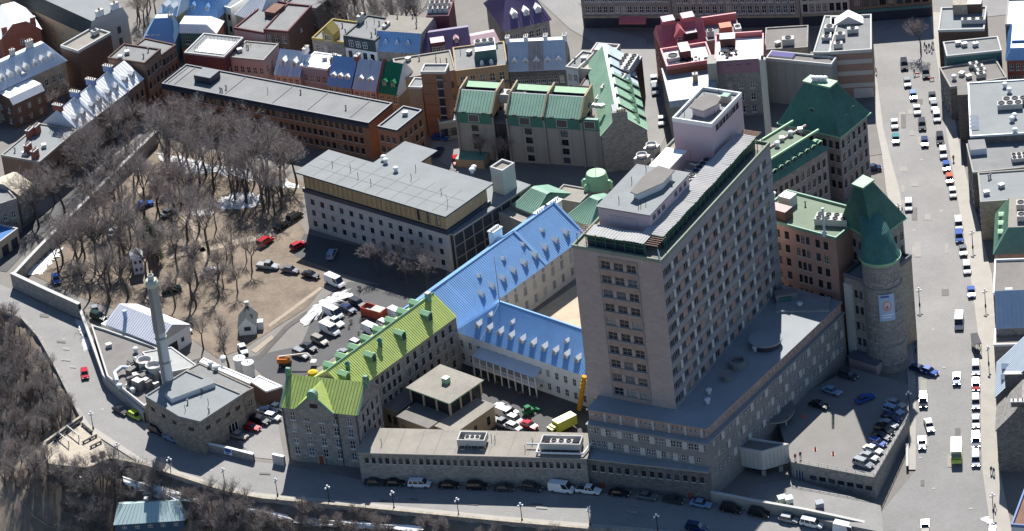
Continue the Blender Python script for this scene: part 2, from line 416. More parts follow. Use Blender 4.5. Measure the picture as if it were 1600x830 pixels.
# ------------------------------------------------------------------ building in its own frame
class Bld:
    """A, B: pixels of the front eave at height ze; x runs A->B, y back, z up from zb"""
    def __init__(s, name, label, A, B, ze, D, wall, wins=(), zb=None, roof='flat', rm=None, par=.5, pm=None, seam=0, endm=None, cat='building',
                 over=.35, topm=None, mats=None, pts=None, sm=None):
        a, b = at(A, ze), at(B, ze); s.L = (b-a).xy.length; s.rz = math.atan2(b.y-a.y, b.x-a.x)
        if zb is None: zb = min(Tin(a.x, a.y), Tin(b.x, b.y))
        if isinstance(D, tuple):
            c = at(D, ze)-a; s.D = abs(-math.sin(s.rz)*c.x+math.cos(s.rz)*c.y)
        else: s.D = D
        s.zb = zb; s.H = ze-zb; s.o = Vector((a.x, a.y, zb)); s.root = empty(name, label, cat, s.o, s.rz); s.rm = rm
        L, D, H = s.L, s.D, s.H; s.pts = pts or [(0, 0), (L, 0), (L, D), (0, D)]
        walls(s.root, s.pts, -3 if zb > -8 else -6, H, wall, wins, mats=mats)
        if roof == 'flat': s.r = flat_roof(s.root, s.pts, H-.0, rm, par, pm or wall)
        elif roof == 'slab': s.r = flat_roof(s.root, s.pts, H, rm, 0, pm, over)
        elif roof: s.r = slope_roof(s.root, L, D, H, roof[0], [x*(L if i < 2 else D) if x <= .5 else x for i, x in enumerate(roof[1:])], rm, endm or wall, seam, over, topm=topm, sm=sm)
    def loc(s, p, z):
        """pixel at absolute height z -> local coordinates"""
        q = at(p, z)-s.o; c, n = math.cos(-s.rz), math.sin(-s.rz); return Vector((c*q.x-n*q.y, n*q.x+c*q.y, z-s.zb))
GX = lambda h: (h, 0, 0, .5, .5)      # gable, ridge along the front
GY = lambda h: (h, .5, .5, 0, 0)      # gable facing the front
# ================================================================== ground
def hfor(bp, zb, tp):
    b = at(bp, zb); best = None
    for i in range(2000):
        z = zb+i*.05; y = proj(Vector((b.x, b.y, z)))[1]
        if y <= tp[1]: return z
def ground_sheet():
    b = MB(); x0, x1, y0, y1, c = -230, 240, -130, 240, 2.0; nu, nv = int((x1-x0)/c), int((y1-y0)/c)
    def f(u, v):
        x, y = x0+u*(x1-x0), y0+v*(y1-y0); return (x, y, T(x, y)-.06)
    b.grid(f, nu, nv, groundm)
    for i, fc in enumerate(b.f):
        x, y, z = b.v[fc[0]]
        if z < -1.0 and not inside(x, y): b.mi[i] = b.mid(soilm)
    return struct(b.build('ground', smooth=True))
ground_sheet()
b = MB(); b.poly([(-3000, -3000, -32), (3000, -3000, -32), (3000, 3000, -32), (-3000, 3000, -32)], soilm); struct(b.build('lower_ground'))
def resample(pl, n):
    d = [0]
    for i in range(1, len(pl)): d.append(d[-1]+(pl[i]-pl[i-1]).length)
    out = []
    for k in range(n+1):
        t = d[-1]*k/n; i = 0
        while i < len(d)-2 and d[i+1] < t: i += 1
        out.append(pl[i].lerp(pl[i+1], (t-d[i])/max(d[i+1]-d[i], 1e-6)))
    return out
def strip(name, lp, rp, m, off=.04, n=90, k=6, kerb=0):
    a = []; c = []
    for i in range(len(lp)-1):      # matched vertices, subdivided
        for j in range(6):
            t = j/6; a.append(tuple(lp[i][q]*(1-t)+lp[i+1][q]*t for q in (0, 1))); c.append(tuple(rp[i][q]*(1-t)+rp[i+1][q]*t for q in (0, 1)))
    a.append(lp[-1]); c.append(rp[-1])
    A = [at(p, -2.0 if False else 0) for p in a]; C = [at(p) for p in c]
    def fix(q, p):
        for _ in range(6): q = at(p, Tin(q.x, q.y))
        return q
    A = [fix(q, p) for q, p in zip(A, a)]; C = [fix(q, p) for q, p in zip(C, c)]; b = MB(); nn = len(A)-1
    def f(u, v):
        i = min(int(round(u*nn)), nn); q = A[i].lerp(C[i], v); return (q.x, q.y, Tin(q.x, q.y)+off)
    b.grid(f, nn, k, m)
    if kerb:
        for side in (A, C):
            for i in range(nn):
                p, q = side[i], side[i+1]; zp, zq = Tin(p.x, p.y), Tin(q.x, q.y)
                b.poly([(p.x, p.y, zp-.1), (q.x, q.y, zq-.1), (q.x, q.y, zq+off), (p.x, p.y, zp+off)], m)
    return struct(b.build(name))
def sheet(name, px, m, z=.03, jitter=0):
    pts = [at(p, z) for p in px]; b = MB(); b.poly([(p.x, p.y, z) for p in pts], m); return struct(b.build(name))
RI = [(-60, 420), (20, 453), (128, 503), (150, 560), (166, 606), (225, 660), (320, 703), (400, 722), (440, 727), (560, 749), (800, 763), (1106, 780), (1260, 802), (1378, 832)]
RO = [(-60, 462), (20, 487), (58, 522), (88, 575), (110, 620), (140, 664), (222, 721), (338, 760), (400, 774), (575, 790), (787, 811), (1100, 838), (1250, 855), (1400, 885)]
strip('road', RI, RO, roadm, .05)
strip('pavement', [(112, 622), (140, 664), (222, 718), (338, 757), (400, 771), (575, 787), (787, 808), (1100, 834), (1250, 851)],
      [(108, 624), (130, 668), (222, 727), (338, 766), (400, 780), (575, 796), (787, 817), (1100, 844), (1250, 861)], walkm, .18, kerb=1)
SL = [(1352, 20), (1362, 60), (1368, 110), (1380, 200), (1392, 250), (1400, 300), (1412, 345), (1416, 430), (1424, 520), (1431, 600), (1431, 660), (1431, 735), (1378, 800), (1376, 870)]
SR = [(1452, 20), (1458, 60), (1466, 110), (1478, 200), (1486, 250), (1494, 300), (1502, 345), (1516, 430), (1528, 520), (1532, 600), (1532, 660), (1535, 735), (1544, 800), (1552, 870)]
strip('road', SL, SR, roadm, .06)
strip('pavement', SR, [(1470, 20), (1475, 60), (1482, 110), (1494, 200), (1504, 250), (1516, 300), (1528, 345), (1550, 430), (1558, 520), (1558, 600), (1558, 660), (1562, 735), (1575, 800), (1590, 870)], walkm, .18, kerb=1)
strip('pavement', [(1412, 345), (1416, 430), (1424, 520), (1431, 600), (1431, 660), (1431, 735)], [(1400, 345), (1406, 430), (1412, 520), (1419, 600), (1419, 660), (1419, 735)], walkm, .18, kerb=1)
strip('pavement', [(1362, 60), (1368, 110), (1380, 200), (1392, 250), (1406, 300), (1412, 345)], [(1355, 60), (1361, 110), (1370, 200), (1378, 240), (1385, 300), (1396, 345)], walkm, .18, kerb=1)
sheet('road', [(880, -10), (960, 40), (1360, 46), (1600, 20), (1600, -20), (880, -30)], roadm, .02)
sheet('road', [(985, 70), (1030, 70), (1045, 200), (1020, 260), (1000, 200)], roadm, .03)
sheet('road', [(820, -20), (880, -20), (940, 45), (1010, 60), (1010, 90), (950, 80), (890, 45)], roadm, .035)
sheet('road', [(-20, 395), (60, 340), (160, 258), (245, 195), (262, 200), (170, 275), (80, 352), (10, 425), (-20, 420)], asphalt, .03)
sheet('car_park', [(380, 560), (470, 540), (500, 470), (545, 440), (690, 455), (668, 462), (440, 610)], asphalt, .02)
sheet('car_park', [(475, 365), (700, 415), (690, 470), (540, 430), (460, 400)], asphalt, .025)
sheet('car_park', [(600, 600), (720, 560), (930, 640), (920, 680), (600, 680)], asphalt, .02)
sheet('lawn', [(30, 420), (120, 345), (255, 215), (475, 285), (470, 350), (520, 430), (480, 480), (380, 545), (340, 560), (280, 515), (140, 470)], lawnm, .015)
sheet('car_park', [(690, 190), (720, 200), (745, 290), (700, 260), (670, 240)], roadm, .02)
sheet('car_park', [(370, 690), (430, 640), (445, 720), (400, 715)], roadm, .02)
sheet('car_park', [(1320, 130), (1362, 120), (1384, 240), (1350, 245)], tarb, .02)
sheet('courtyard', [(835, 490), (900, 445), (925, 560), (900, 510)], M('sand', (.42, .34, .24), var=.2), .03)
PK = [0]
def patch(name, px, m, off=.068):
    PK[0] += 1; off += .003*PK[0]
    P = [at(p) for p in px]
    for _ in range(5): P = [at(q, Tin(v.x, v.y)) for q, v in zip(px, P)]
    b = MB(); b.poly([(p.x, p.y, Tin(p.x, p.y)+off) for p in P], m); return struct(b.build(name))
pm1 = M('asphalt_patch', (.13, .122, .112), var=.2, scale=.5); pm2 = M('asphalt_patch_pale', (.27, .25, .22), var=.15, scale=.5)
for i in range(26):
    t = R.random(); y = 90+t*690; x = 1425+t*45+R.uniform(-38, 38); w_, h_ = R.uniform(2, 7), R.uniform(5, 24); patch('road_patch', [(x-w_, y+h_), (x+w_, y+h_), (x+w_, y), (x-w_, y)], R.choice((pm1, pm2, pm2)))
for i in range(16):
    x = R.uniform(60, 150); y = 470+(x-60)*1.9+R.uniform(-25, 25); w_, h_ = R.uniform(4, 10), R.uniform(2, 5)
    if i > 6: x = R.uniform(230, 1000); y = 716+(x-230)*.085+R.uniform(2, 16) if x < 560 else 768+(x-560)*.045+R.uniform(2, 12)
    patch('road_patch', [(x-w_, y+h_), (x+w_, y+h_+1), (x+w_, y+1), (x-w_, y)], R.choice((pm1, pm2)))
for px in ((1398, 320), (1428, 360), (1458, 515), (1475, 575), (1438, 718), (1518, 690), (1459, 767), (1517, 799), (1440, 250), (1470, 330), (100, 530), (160, 640), (330, 735), (620, 780)):
    c = at(px); c = at(px, Tin(c.x, c.y)); b = MB(); b.poly([(.4*math.cos(a*.5236), .4*math.sin(a*.5236), 0) for a in range(12)], M('manhole_iron', (.3, .29, .27), var=.1)); o = b.build('manhole_cover', loc=(c.x, c.y, Tin(c.x, c.y)+.085)); tag(o, 'round manhole cover set in the road surface', 'manhole', 'manhole covers in the roads')
dirt = M('garden_path', (.3, .245, .18), var=.25, scale=.5); mud = M('mud', (.085, .075, .066), var=.4, scale=.3)
sheet('path', [(398, 560), (404, 564), (452, 512), (545, 447), (540, 444), (446, 508)], mud, .045)
sheet('path', [(418, 508), (422, 511), (504, 451), (500, 448)], dirt, .04); sheet('path', [(392, 548), (400, 552), (428, 528), (424, 524)], dirt, .04)
sheet('path', [(258, 400), (266, 404), (420, 372), (470, 335), (462, 330), (412, 364)], dirt, .03); sheet('path', [(240, 300), (246, 304), (300, 345), (330, 410), (322, 412), (292, 350)], dirt, .03)
sheet('path', [(205, 306), (212, 310), (252, 268), (248, 264)], dirt, .035)
def snow(label, px, h=.25, n=64, g='melting snow banks'):
    snowm = MATS['snow'] if 'spilled' in label or 'garden wall corner' in label else snowo
    pts = [at(p) for p in px]; c = sum(pts, Vector())/len(pts); b = MB(); rg = []
    pl = resample(pts+[pts[0]], n)[:-1]
    pl = [p+Vector((R.uniform(-.6, .6)+.35*math.sin(i*1.9), R.uniform(-.6, .6)+.35*math.cos(i*1.4), 0)) for i, p in enumerate(pl)]
    for k, (s, z) in enumerate(((1, .01), (.8, h*.8), (.45, h), )):
        rg.append([(c.x+(p.x-c.x)*s, c.y+(p.y-c.y)*s, T(c.x, c.y)+.05+z*R.uniform(.7, 1.2)) for p in pl])
    for a, d in zip(rg, rg[1:]):
        for i in range(n): j = (i+1) % n; b.poly([a[i], a[j], d[j], d[i]], snowm)
    b.poly(rg[-1], snowm); o = b.build('snow_bank', smooth=True); tag(o, label, 'snow', g); return o
snow('long snow bank lying against the garden wall corner', [(40, 430), (80, 393), (98, 386), (90, 402), (62, 428)])
snow('long strip of snow across the garden below the brick block', [(243, 238), (300, 250), (420, 276), (470, 288), (465, 296), (380, 280), (300, 264), (250, 250)], .15)
for p in ([(330, 320), (370, 300), (410, 305), (400, 325), (350, 328)], [(285, 262), (320, 262), (325, 272), (290, 272)], [(345, 310), (375, 316), (368, 322), (340, 318)], [(300, 330), (330, 326), (335, 334), (305, 338)]):
    snow('grey-white patch of old snow on the brown lawn', p, .12)
snow('dirty snow bank along the car park kerb', [(470, 500), (500, 470), (545, 452), (552, 462), (520, 480), (480, 510)], .6)
snow('spilled white snow on the pavement by the rust-roofed house', [(1532, 740), (1548, 742), (1556, 770), (1550, 790), (1560, 830), (1553, 830), (1545, 792), (1528, 780), (1540, 768)], .1)
snow('snow lying beside the low rampart road wall', [(120, 500), (132, 510), (140, 545), (136, 550), (128, 530)], .3)
# rampart walls
def wall_line(name, label, px, h, th, m, zt=None, cap=None, g=None, below=1.5):
    """wall on the ground along a pixel polyline; h above ground"""
    P = [at(p) for p in px]
    for _ in range(4): P = [at(q, Tin(w_.x, w_.y)) for q, w_ in zip(px, P)]
    o0 = P[0].copy(); root = empty(name, label, 'wall', o0, 0, g); b = MB(); c = MB(); pts = resample(P, max(len(P)*4, 12)); n = len(pts)
    nor = []
    for i in range(n):
        d = (pts[min(i+1, n-1)]-pts[max(i-1, 0)]).xy; d.normalize(); nor.append(Vector((-d.y, d.x, 0)))
    for i in range(n-1):
        p, q = pts[i]-o0, pts[i+1]-o0; zp, zq = Tin(*pts[i].xy)-o0.z, Tin(*pts[i+1].xy)-o0.z
        if zt is not None: tp = tq = zt-o0.z
        else: tp, tq = zp+h, zq+h
        a0, a1, b0, b1 = p-nor[i]*th/2, p+nor[i]*th/2, q-nor[i+1]*th/2, q+nor[i+1]*th/2
        b.poly([(a0.x, a0.y, zp-below), (b0.x, b0.y, zq-below), (b0.x, b0.y, tq), (a0.x, a0.y, tp)], m)
        b.poly([(b1.x, b1.y, zq-below), (a1.x, a1.y, zp-below), (a1.x, a1.y, tp), (b1.x, b1.y, tq)], m)
        e = .08
        A0, A1, B0, B1 = p-nor[i]*(th/2+e), p+nor[i]*(th/2+e), q-nor[i+1]*(th/2+e), q+nor[i+1]*(th/2+e)
        for zz, rev in ((0, True), (.14, False)):
            f = [(A0.x, A0.y, tp+zz), (B0.x, B0.y, tq+zz), (B1.x, B1.y, tq+zz), (A1.x, A1.y, tp+zz)]; c.poly(f[::-1] if rev else f, cap or m)
        c.poly([(A0.x, A0.y, tp), (B0.x, B0.y, tq), (B0.x, B0.y, tq+.14), (A0.x, A0.y, tp+.14)], cap or m)
        c.poly([(B1.x, B1.y, tq), (A1.x, A1.y, tp), (A1.x, A1.y, tp+.14), (B1.x, B1.y, tq+.14)], cap or m)
    b.build('wall', root); c.build('coping', root); return root
wall_line('rampart_wall', 'long stone rampart wall above the wooded cliff, below the curving road', WPX[11:21], .85, .6, stone, cap=stoneb, below=5)
wall_line('rampart_wall', 'stone parapet round the wooden lookout terrace', WPX[6:12], .8, .5, stone, cap=stoneb, below=6)
wall_line('rampart_wall', 'rough stone rampart wall beside the bend of the road above the dark wood', WPX[0:7], .7, .6, stone, cap=stone, below=5)
wall_line('garden_wall', 'tall stone garden wall at the road bend with a shaded face', [(22, 449), (75, 474), (128, 498)], 4.0, .8, stone, cap=concl)
wall_line('garden_wall', 'long stone garden wall with pale coping between the street and the bare trees', [(22, 449), (60, 408), (150, 318), (247, 222)], 3.2, .7, stone, cap=concl)
wall_line('garden_wall', 'curved pale-topped boundary wall of the boiler house yard beside the road', [(128, 499), (146, 548), (166, 604), (198, 633), (228, 660)], 2.6, .5, conc, cap=concl)
wall_line('yard_wall', 'low yard wall with blue and white notice boards beside the small car park', [(318, 703), (360, 712), (398, 722)], 2.0, .5, stone, cap=white)
wall_line('gate_pier', 'short white-capped gate wall beside the green-roofed gabled block', [(428, 724), (446, 728)], 2.4, .6, concl, cap=white)
wall_line('retaining_wall', 'concrete retaining wall between the rampart road and the sloping service lane', [(1110, 784), (1180, 798), (1260, 812), (1378, 838)], 2.6, .6, conc, cap=concl)
wall_line('street_wall', 'dark low wall along the pavement in front of the parking deck stairs', [(1418, 700), (1418, 735)], 1.0, .4, stone, cap=concl)
# notice boards
for lab, a, bb, mcol in (('blue and white notice board on the low yard wall', (352, 704), (364, 707), (.05, .1, .35)), ('larger blue and white notice board at the end of the low yard wall', (380, 708), (398, 712), (.08, .2, .5))):
    p, q = at(a, 1.0), at(bb, 1.0); L = (q-p).xy.length; rz = math.atan2(q.y-p.y, q.x-p.x); e = empty('notice_board', lab, 'sign', (p.x, p.y, .1), rz, None)
    x = MB(); x.box(0, L, -.45, -.37, .3, 2.0, plain('sign_white', (.7, .72, .75))); x.build('panel', e)
    x = MB(); x.box(.15, L-.15, -.47, -.45, .9, 1.85, plain('sign_blue'+str(mcol[1]), mcol)); x.build('print', e)
    x = MB(); x.box(L*.25, L*.6, -.475, -.47, .45, .8, plain('sign_blue'+str(mcol[1]), mcol)); x.build('print', e)
# wooden lookout terrace
def lookout():
    px = [(130, 660), (82, 692), (74, 696), (80, 727), (136, 732), (172, 717), (160, 690)]; P = [at(p) for p in px]; c = P[0]
    e = empty('lookout_terrace', 'pale wooden lookout terrace with benches at the bend of the rampart', 'terrace', c)
    d = (P[2]-P[4]).xy.normalized(); n = Vector((-d.y, d.x)); L = [((p-c).xy.dot(d), (p-c).xy.dot(n)) for p in P]
    x0, x1 = min(a for a, _ in L), max(a for a, _ in L); sp = .45; k = 0; y0, y1 = min(b_ for _, b_ in L), max(b_ for _, b_ in L); y = y0+.2
    wd = M('deck_boards', (.42, .36, .28), var=.2, scale=1, streak=.1)
    bb = MB(); bb.poly([((p-c).x, (p-c).y, .1) for p in P], wd); bb.build('deck_base', e)
    while y < y1:
        xs = []
        for i in range(len(L)):
            (ax, ay), (bx, by) = L[i], L[(i+1) % len(L)]
            if (ay > y) != (by > y): xs.append(ax+(bx-ax)*(y-ay)/(by-ay))
        xs.sort()
        if len(xs) >= 2:
            b = MB(); p = [d*xs[0]+n*(y-.2), d*xs[-1]+n*(y-.2), d*xs[-1]+n*(y+.2), d*xs[0]+n*(y+.2)]; b.prism([tuple(q) for q in p][::-1], .1, .2+R.uniform(0, .03), wd); b.build('plank', e)
        y += sp
    def bench(lab, a, q, h=.55, w_=.5):
        A, Bq = at(a, .2), at(q, .2); ll = (Bq-A).xy.length; r = empty('bench', lab, 'bench', A, math.atan2(Bq.y-A.y, Bq.x-A.x), 'benches on the lookout terrace')
        b = MB(); b.box(0, ll, -w_/2, w_/2, h-.12, h, black); b.build('seat', r)
        for i in range(3): b = MB(); b.box(ll*(.05+.42*i), ll*(.05+.42*i)+.25, -w_/2+.05, w_/2-.05, 0, h-.12, black); b.build('leg', r)
    bench('long dark bench along the upper edge of the lookout terrace', (83, 692), (126, 661)); bench('dark bench beside the pavement lamp on the lookout', (128, 664), (144, 678))
    bench('dark bench in the middle of the lookout terrace', (129, 694), (152, 682)); bench('short dark bench above the bicycle racks of the lookout', (141, 701), (159, 692))
    for lab, a, q in (('pale sloping lookout panel on posts, the upper of two', (104, 665), (124, 681)), ('pale sloping lookout panel on posts, the lower of two', (90, 675), (108, 690))):
        A, Bq = at(a, 1.6), at(q, 1.6); ll = (Bq-A).xy.length; r = empty('lookout_panel', lab, 'sign', (A.x, A.y, .2), math.atan2(Bq.y-A.y, Bq.x-A.x))  # plain beam-like panels on posts
        b = MB(); b.box(0, ll, -.12, .12, 1.4, 1.55, concl); b.build('panel', r)
        for t in (.05, .9): b = MB(); b.box(ll*t, ll*t+.15, -.08, .08, 0, 1.4, steel); b.build('post', r)
    for i, a in enumerate(((147, 718), (160, 712))):
        A = at(a, .2); r = empty('planter', 'round dark planter on the lookout terrace edge', 'planter', A, 0, 'planters on the lookout'); b = MB(); b.lathe([(.5, 0), (.75, .7), (.6, .7), (.55, .5)], black, 12); b.build('bowl', r)
        b = MB()
        for k in range(40): t = R.uniform(0, 6.28); rr = R.uniform(0, .6); b.tube((rr*math.cos(t), rr*math.sin(t), .5), (rr*1.5*math.cos(t), rr*1.5*math.sin(t), R.uniform(.8, 1.3)), .03, .01, twigd, 3)
        b.build('shrub', r)
lookout()
# ================================================================== main hospital tower
ZP = 16.0
b0 = at((1056.5, 640.2), ZP); f0 = at((919.5, 614.5), ZP); r0 = at((1211, 445), ZP)
ZT = hfor((1056.5, 640.2), ZP, (1032.3, 410))
ld_ = (b0-f0).xy.normalized(); TL = (b0-f0).xy.length; TD = (r0-b0).xy.length*.985; TRZ = math.atan2(ld_.y, ld_.x)
sk = Vector((-ld_.y, ld_.x))
TH = ZT-ZP
tower = empty('hospital_tower', 'tall beige and pink hospital tower with rows of windows above the flat-roofed base', 'tower', (f0.x, f0.y, ZP), TRZ)
def tloc(p, z):
    q = at(p, z)-Vector((f0.x, f0.y, ZP)); c, n = math.cos(-TRZ), math.sin(-TRZ); return Vector((c*q.x-n*q.y, n*q.x+c*q.y, z-ZP))
nfl = 10; fh = (TH-1.6)/nfl
wins = []
ng = 7
for g in range(ng):
    for k in (-1, 1):
        u = (g+.62+k*.22)/(ng+.35); hw = .03
        wins.append((1, 1, nfl, 2.3, 1.7, 1.1, fh, 'g3', u-hw, u+hw))
wins.append((1, 1, nfl, 2.3, 1.7, 1.1, fh, 'g3', .0, .05))
for i, u in enumerate((.36, .505, .65)): wins.append((0, 1, nfl, 2.3, 1.9, 1.1, fh, 'g2', u-.05, u+.05))
walls(tower, [(0, 0), (TL, 0), (TL, TD), (0, TD)], -.5, TH, towb, wins, mats={1: M('tower_side_shade', (.27, .265, .27), cells=(.9, .9, 1.4), cvar=.08, var=.08, streak=.06)})  # right face coloured cooler: its blue shade is put into the base colour
x = MB(); x.box(TL*.285, TL*.73, -.05, .0, 0, TH-.6, towp)
# brick centre bay panels between the front windows, and sill bands
for i in range(nfl+1):
    zz = 1.1+fh*i
    b = MB()
    lo_z = zz-fh+1.9 if i else .02; b.box(TL*.295, TL*.72, -.16, -.003, lo_z, (zz-.02) if i < nfl else TH-1.2, towp); b.build('spandrel_panel', tower)
for e in ((TL*.295-.12), (TL*.72+.01)): b = MB(); b.box(e, e+.11, -.2, -.002, 0, TH-1.2, towg); b.build('pilaster', tower)
for j in range(nfl):
    b = MB(); b.box(TL+.002, TL+.14, .3, TD-.3, 1.1+fh*j-.34, 1.1+fh*j-.12, towg); b.build('sill_band', tower)
for g in range(ng):
    for j in range(nfl):
        u = (g+.62)/(ng+.35)*TD; key = 'wp'
        def mk():
            b = MB(); b.box(0, .1, -.5, .5, 0, 1.95, M('panel_ivory', (.5, .49, .46), var=.06)); return b.mesh('white_panel')
        def mk2():
            b = MB(); b.box(0, .09, -1.0, 1.0, 0, 1.8, towp); return b.mesh('pink_panel')
        inst('white_panel', cached('wp', mk), tower, (TL+.003, u, 1.1+fh*j-.1))
        if g: inst('pink_panel', cached('pp', mk2), tower, (TL+.003, (g+.12)/(ng+.35)*TD, 1.1+fh*j-.02))
def mksill():
    b = MB(); b.box(-1.25, 1.25, -.35, -.165, -.3, 0, conc); return b.mesh('window_sill')
for u in (.36, .505, .65):
    for j in range(nfl): inst('window_sill', cached('sill', mksill), tower, (TL*u, 0, 1.1+fh*j))
flat_roof(tower, [(0, 0), (TL, 0), (TL, TD), (0, TD)], TH, tar3, .55, M('parapet_verdigris', (.2, .235, .18), var=.25))
# parapet walkway canopies
def canopy(p0, p1, wd, z, n):
    """corrugated wavy awning on a green frame from local p0 to p1, wd inward"""
    p0, p1 = Vector(p0), Vector(p1); L = (p1-p0).length; d = (p1-p0)/L; nn = Vector((-d.y, d.x))
    b = MB(); N = int(L/.35)
    def f(u, v):
        q = p0+d*(L*u)+nn*(wd*v); zz = z+.1*math.sin(u*L/9*6.28)+.07*(1 if int(u*N+.5) % 2 else -1)+.15*v; return (q.x, q.y, zz)
    b.grid(f, N, 3, M('awning_sheet', (.36, .35, .335), var=.15, scale=.5)); b.build('awning', tower)
    k = int(L/2.2)
    for i in range(k+1):
        q = p0+d*(L*i/k); b = MB()
        b.tube((q.x, q.y, TH), (q.x, q.y, z+.2), .09, .09, greenp, 4); r = q+nn*wd; b.tube((r.x, r.y, TH), (r.x, r.y, z+.2), .09, .09, greenp, 4)
        b.tube((q.x, q.y, z-.1), (r.x, r.y, z-.1), .07, .07, greenp, 4); b.build('scaffold_frame', tower)
    b = MB(); b.tube((p0.x, p0.y, z-.4), (p1.x, p1.y, z-.4), .1, .1, greenp, 4); b.tube((p0.x, p0.y, z-1.2), (p1.x, p1.y, z-1.2), .08, .08, greenp, 4); b.build('scaffold_rail', tower)
    b = MB(); q0, q1 = p0+nn*.5, p1+nn*.5; b.poly([(q0.x, q0.y, TH), (q1.x, q1.y, TH), (q1.x, q1.y, z-.5), (q0.x, q0.y, z-.5)], dkpanel)
    q0, q1 = p0+nn*.6, p1+nn*.6; b.poly([(q1.x, q1.y, TH), (q0.x, q0.y, TH), (q0.x, q0.y, z-.5), (q1.x, q1.y, z-.5)], dkpanel); b.build('netting', tower)
CZ = TH+3.0
canopy((TL*.09+1, 1.2), (TL-4.5, 1.2), 4.2, CZ, 0)
canopy((TL-1.6, 5), (TL-1.6, TD-3), 5.0, CZ+.2, 0)
for (x0, x1, y0, y1) in ((TL-4.2, TL-1.2, 1.2, 5.2), (.8, TL*.09+1, 1.2, 5.2), (TL-6, TL-1.6, TD-3, TD-.6)):
    b = MB()
    for i in range(6): t = i/5; b.tube((x0, y0+(y1-y0)*t, CZ), (x1, y0+(y1-y0)*t, CZ), .07, .07, M('timber', (.4, .26, .2), var=.2), 4)
    for xx in (x0, x1):
        for yy in (y0, y1): b.tube((xx, yy, TH), (xx, yy, CZ), .08, .08, greenp, 4)
    b.build('bare_frame', tower)
b = MB(); b.tube((TL-1.2, 1.2, TH+2.2), (TL-.1, -.1, TH+.2), .14, .14, white, 6); b.build('downpipe', tower)
# penthouses, placed from their roof corners
def tbox(name, pc, z, hgt, wall, roofm, wins=(), par=0, pm=None, lab=None):
    """pc: three pixels front-left, front-right, back-right of the roof at local height hgt over the tower roof"""
    zz = ZT+hgt; a, b_, c = (tloc(p, zz) for p in pc); x0, x1 = a.x, b_.x; y0 = (a.y+b_.y)/2; y1 = c.y
    e = bpy.data.objects.new(name, None); link(e, tower); e.location = (x0, y0, TH); L, D = x1-x0, y1-y0
    walls(e, [(0, 0), (L, 0), (L, D), (0, D)], -.02, hgt, wall, wins); flat_roof(e, [(0, 0), (L, 0), (L, D), (0, D)], hgt, roofm, par, pm, .3 if not par else 0)
    return e, L, D
e, L, D = tbox('penthouse', ((933, 325), (1016, 336), (1050, 268)), 0, 6.0, pinkw, tar2, [(1, 3, 1, 1.5, 1.2, 4.0, 2, 'g2', .05, .4), (1, 3, 1, 1.5, 1.2, 4.0, 2, 'g2', .6, .95)])
b = MB(); b.box(L*.22, L*.74, -.12, -.002, .05, 4.6, M('roll_door', (.42, .35, .38), var=.05)); b.build('roller_door', e)
b = MB(); b.prism([(L*.45, D*.25), (L*.6, D*.22), (L*.86, D*.55), (L*.86, D*.85), (L*.5, D*.9), (L*.42, D*.6)], 7.9, 8.2, concl, tarb); b.build('raised_roof', e)
b = MB(); b.prism([(L*.47, D*.3), (L*.6, D*.27), (L*.82, D*.56), (L*.82, D*.82), (L*.5, D*.85), (L*.45, D*.6)], 6.3, 7.9, white); b.build('lantern_wall', e)
for fx, fy, t in ((.3, .15, 2), (.7, .12, 2), (.73, .14, 2), (.78, .2, 2), (.2, .6, 2), (.25, .9, 2), (.9, .7, 0)): vent(e, L*fx, D*fy, 6.3, t)
e, L, D = tbox('penthouse', ((1050, 189), (1113, 197), (1154, 148)), 0, 9.5, pinkw, tar2, [(1, 9, 1, 1.6, 1.5, 7.3, 2, 'd2')], .7, white)
b = MB(); b.prism([(L*.3, D*.2), (L*.68, D*.15), (L*.85, D*.4), (L*.8, D*.62), (L*.4, D*.66), (L*.25, D*.45)], 11.4, 11.7, conc, tarb); b.build('raised_roof', e)
b = MB(); b.prism([(L*.33, D*.24), (L*.66, D*.2), (L*.8, D*.42), (L*.76, D*.58), (L*.42, D*.62), (L*.3, D*.45)], 9.5, 11.4, pinkw); b.build('lantern_wall', e)
b = MB(); b.box(L*.7, L*.88, D*.7, D*.82, 9.5, 11.2, conc, copper); b.build('roof_hatch', e)
for fx, fy, t in ((.15, .2, 2), (.9, .15, 2), (.2, .8, 2), (.5, .9, 2), (.85, .3, 2), (.6, .75, 1)): vent(e, L*fx, D*fy, 9.5, t)
b = MB(); b.box(L*.02, L*.38, -.1, -.002, 0, 2.6, M('roll_door', (0, 0, 0))); b.build('service_door', e)
e, L, D = tbox('plant_box', ((1015, 262), (1043, 266), (1067, 237)), 0, 4.2, pinks, roofw)
for px in ((1003, 246), (1018, 230)):
    q = tloc(px, ZT+2); b = MB(); b.box(-1.4, 1.4, -1.4, 1.4, 0, 2.2, steel); b.lathe([(1.1, 2.2), (1.25, 2.9), (1.05, 2.9), (.9, 2.5), (.1, 2.5)], concl, 14); b.build('cooling_tower', tower, loc=(q.x, q.y, TH))
q = tloc((1098, 262), ZT+1.8); ac(tower, q.x, q.y, TH, 3.4, 8.5, 1.8, 2, 5)
for i in range(9):
    t = i/8; q = tloc((1030+t*60, 322-t*62), ZT+.8); r = tloc((1042+t*60, 310-t*62), ZT+.8); b = MB(); zz = TH+.5+.25*(i % 3)
    b.tube((q.x, q.y, zz), (r.x+R.uniform(-.5, .5), r.y, zz), .22, .22, silver, 6); b.tube((q.x, q.y, zz), (q.x-2, q.y+.3, zz), .18, .18, white, 6); b.build('pipe', tower)
for px in ((1052, 272), (1062, 290), (1070, 284), (1046, 300), (1078, 280)):
    q = tloc(px, ZT+1); ac(tower, q.x, q.y, TH, 2.2, 1.4, 1.5, 1)
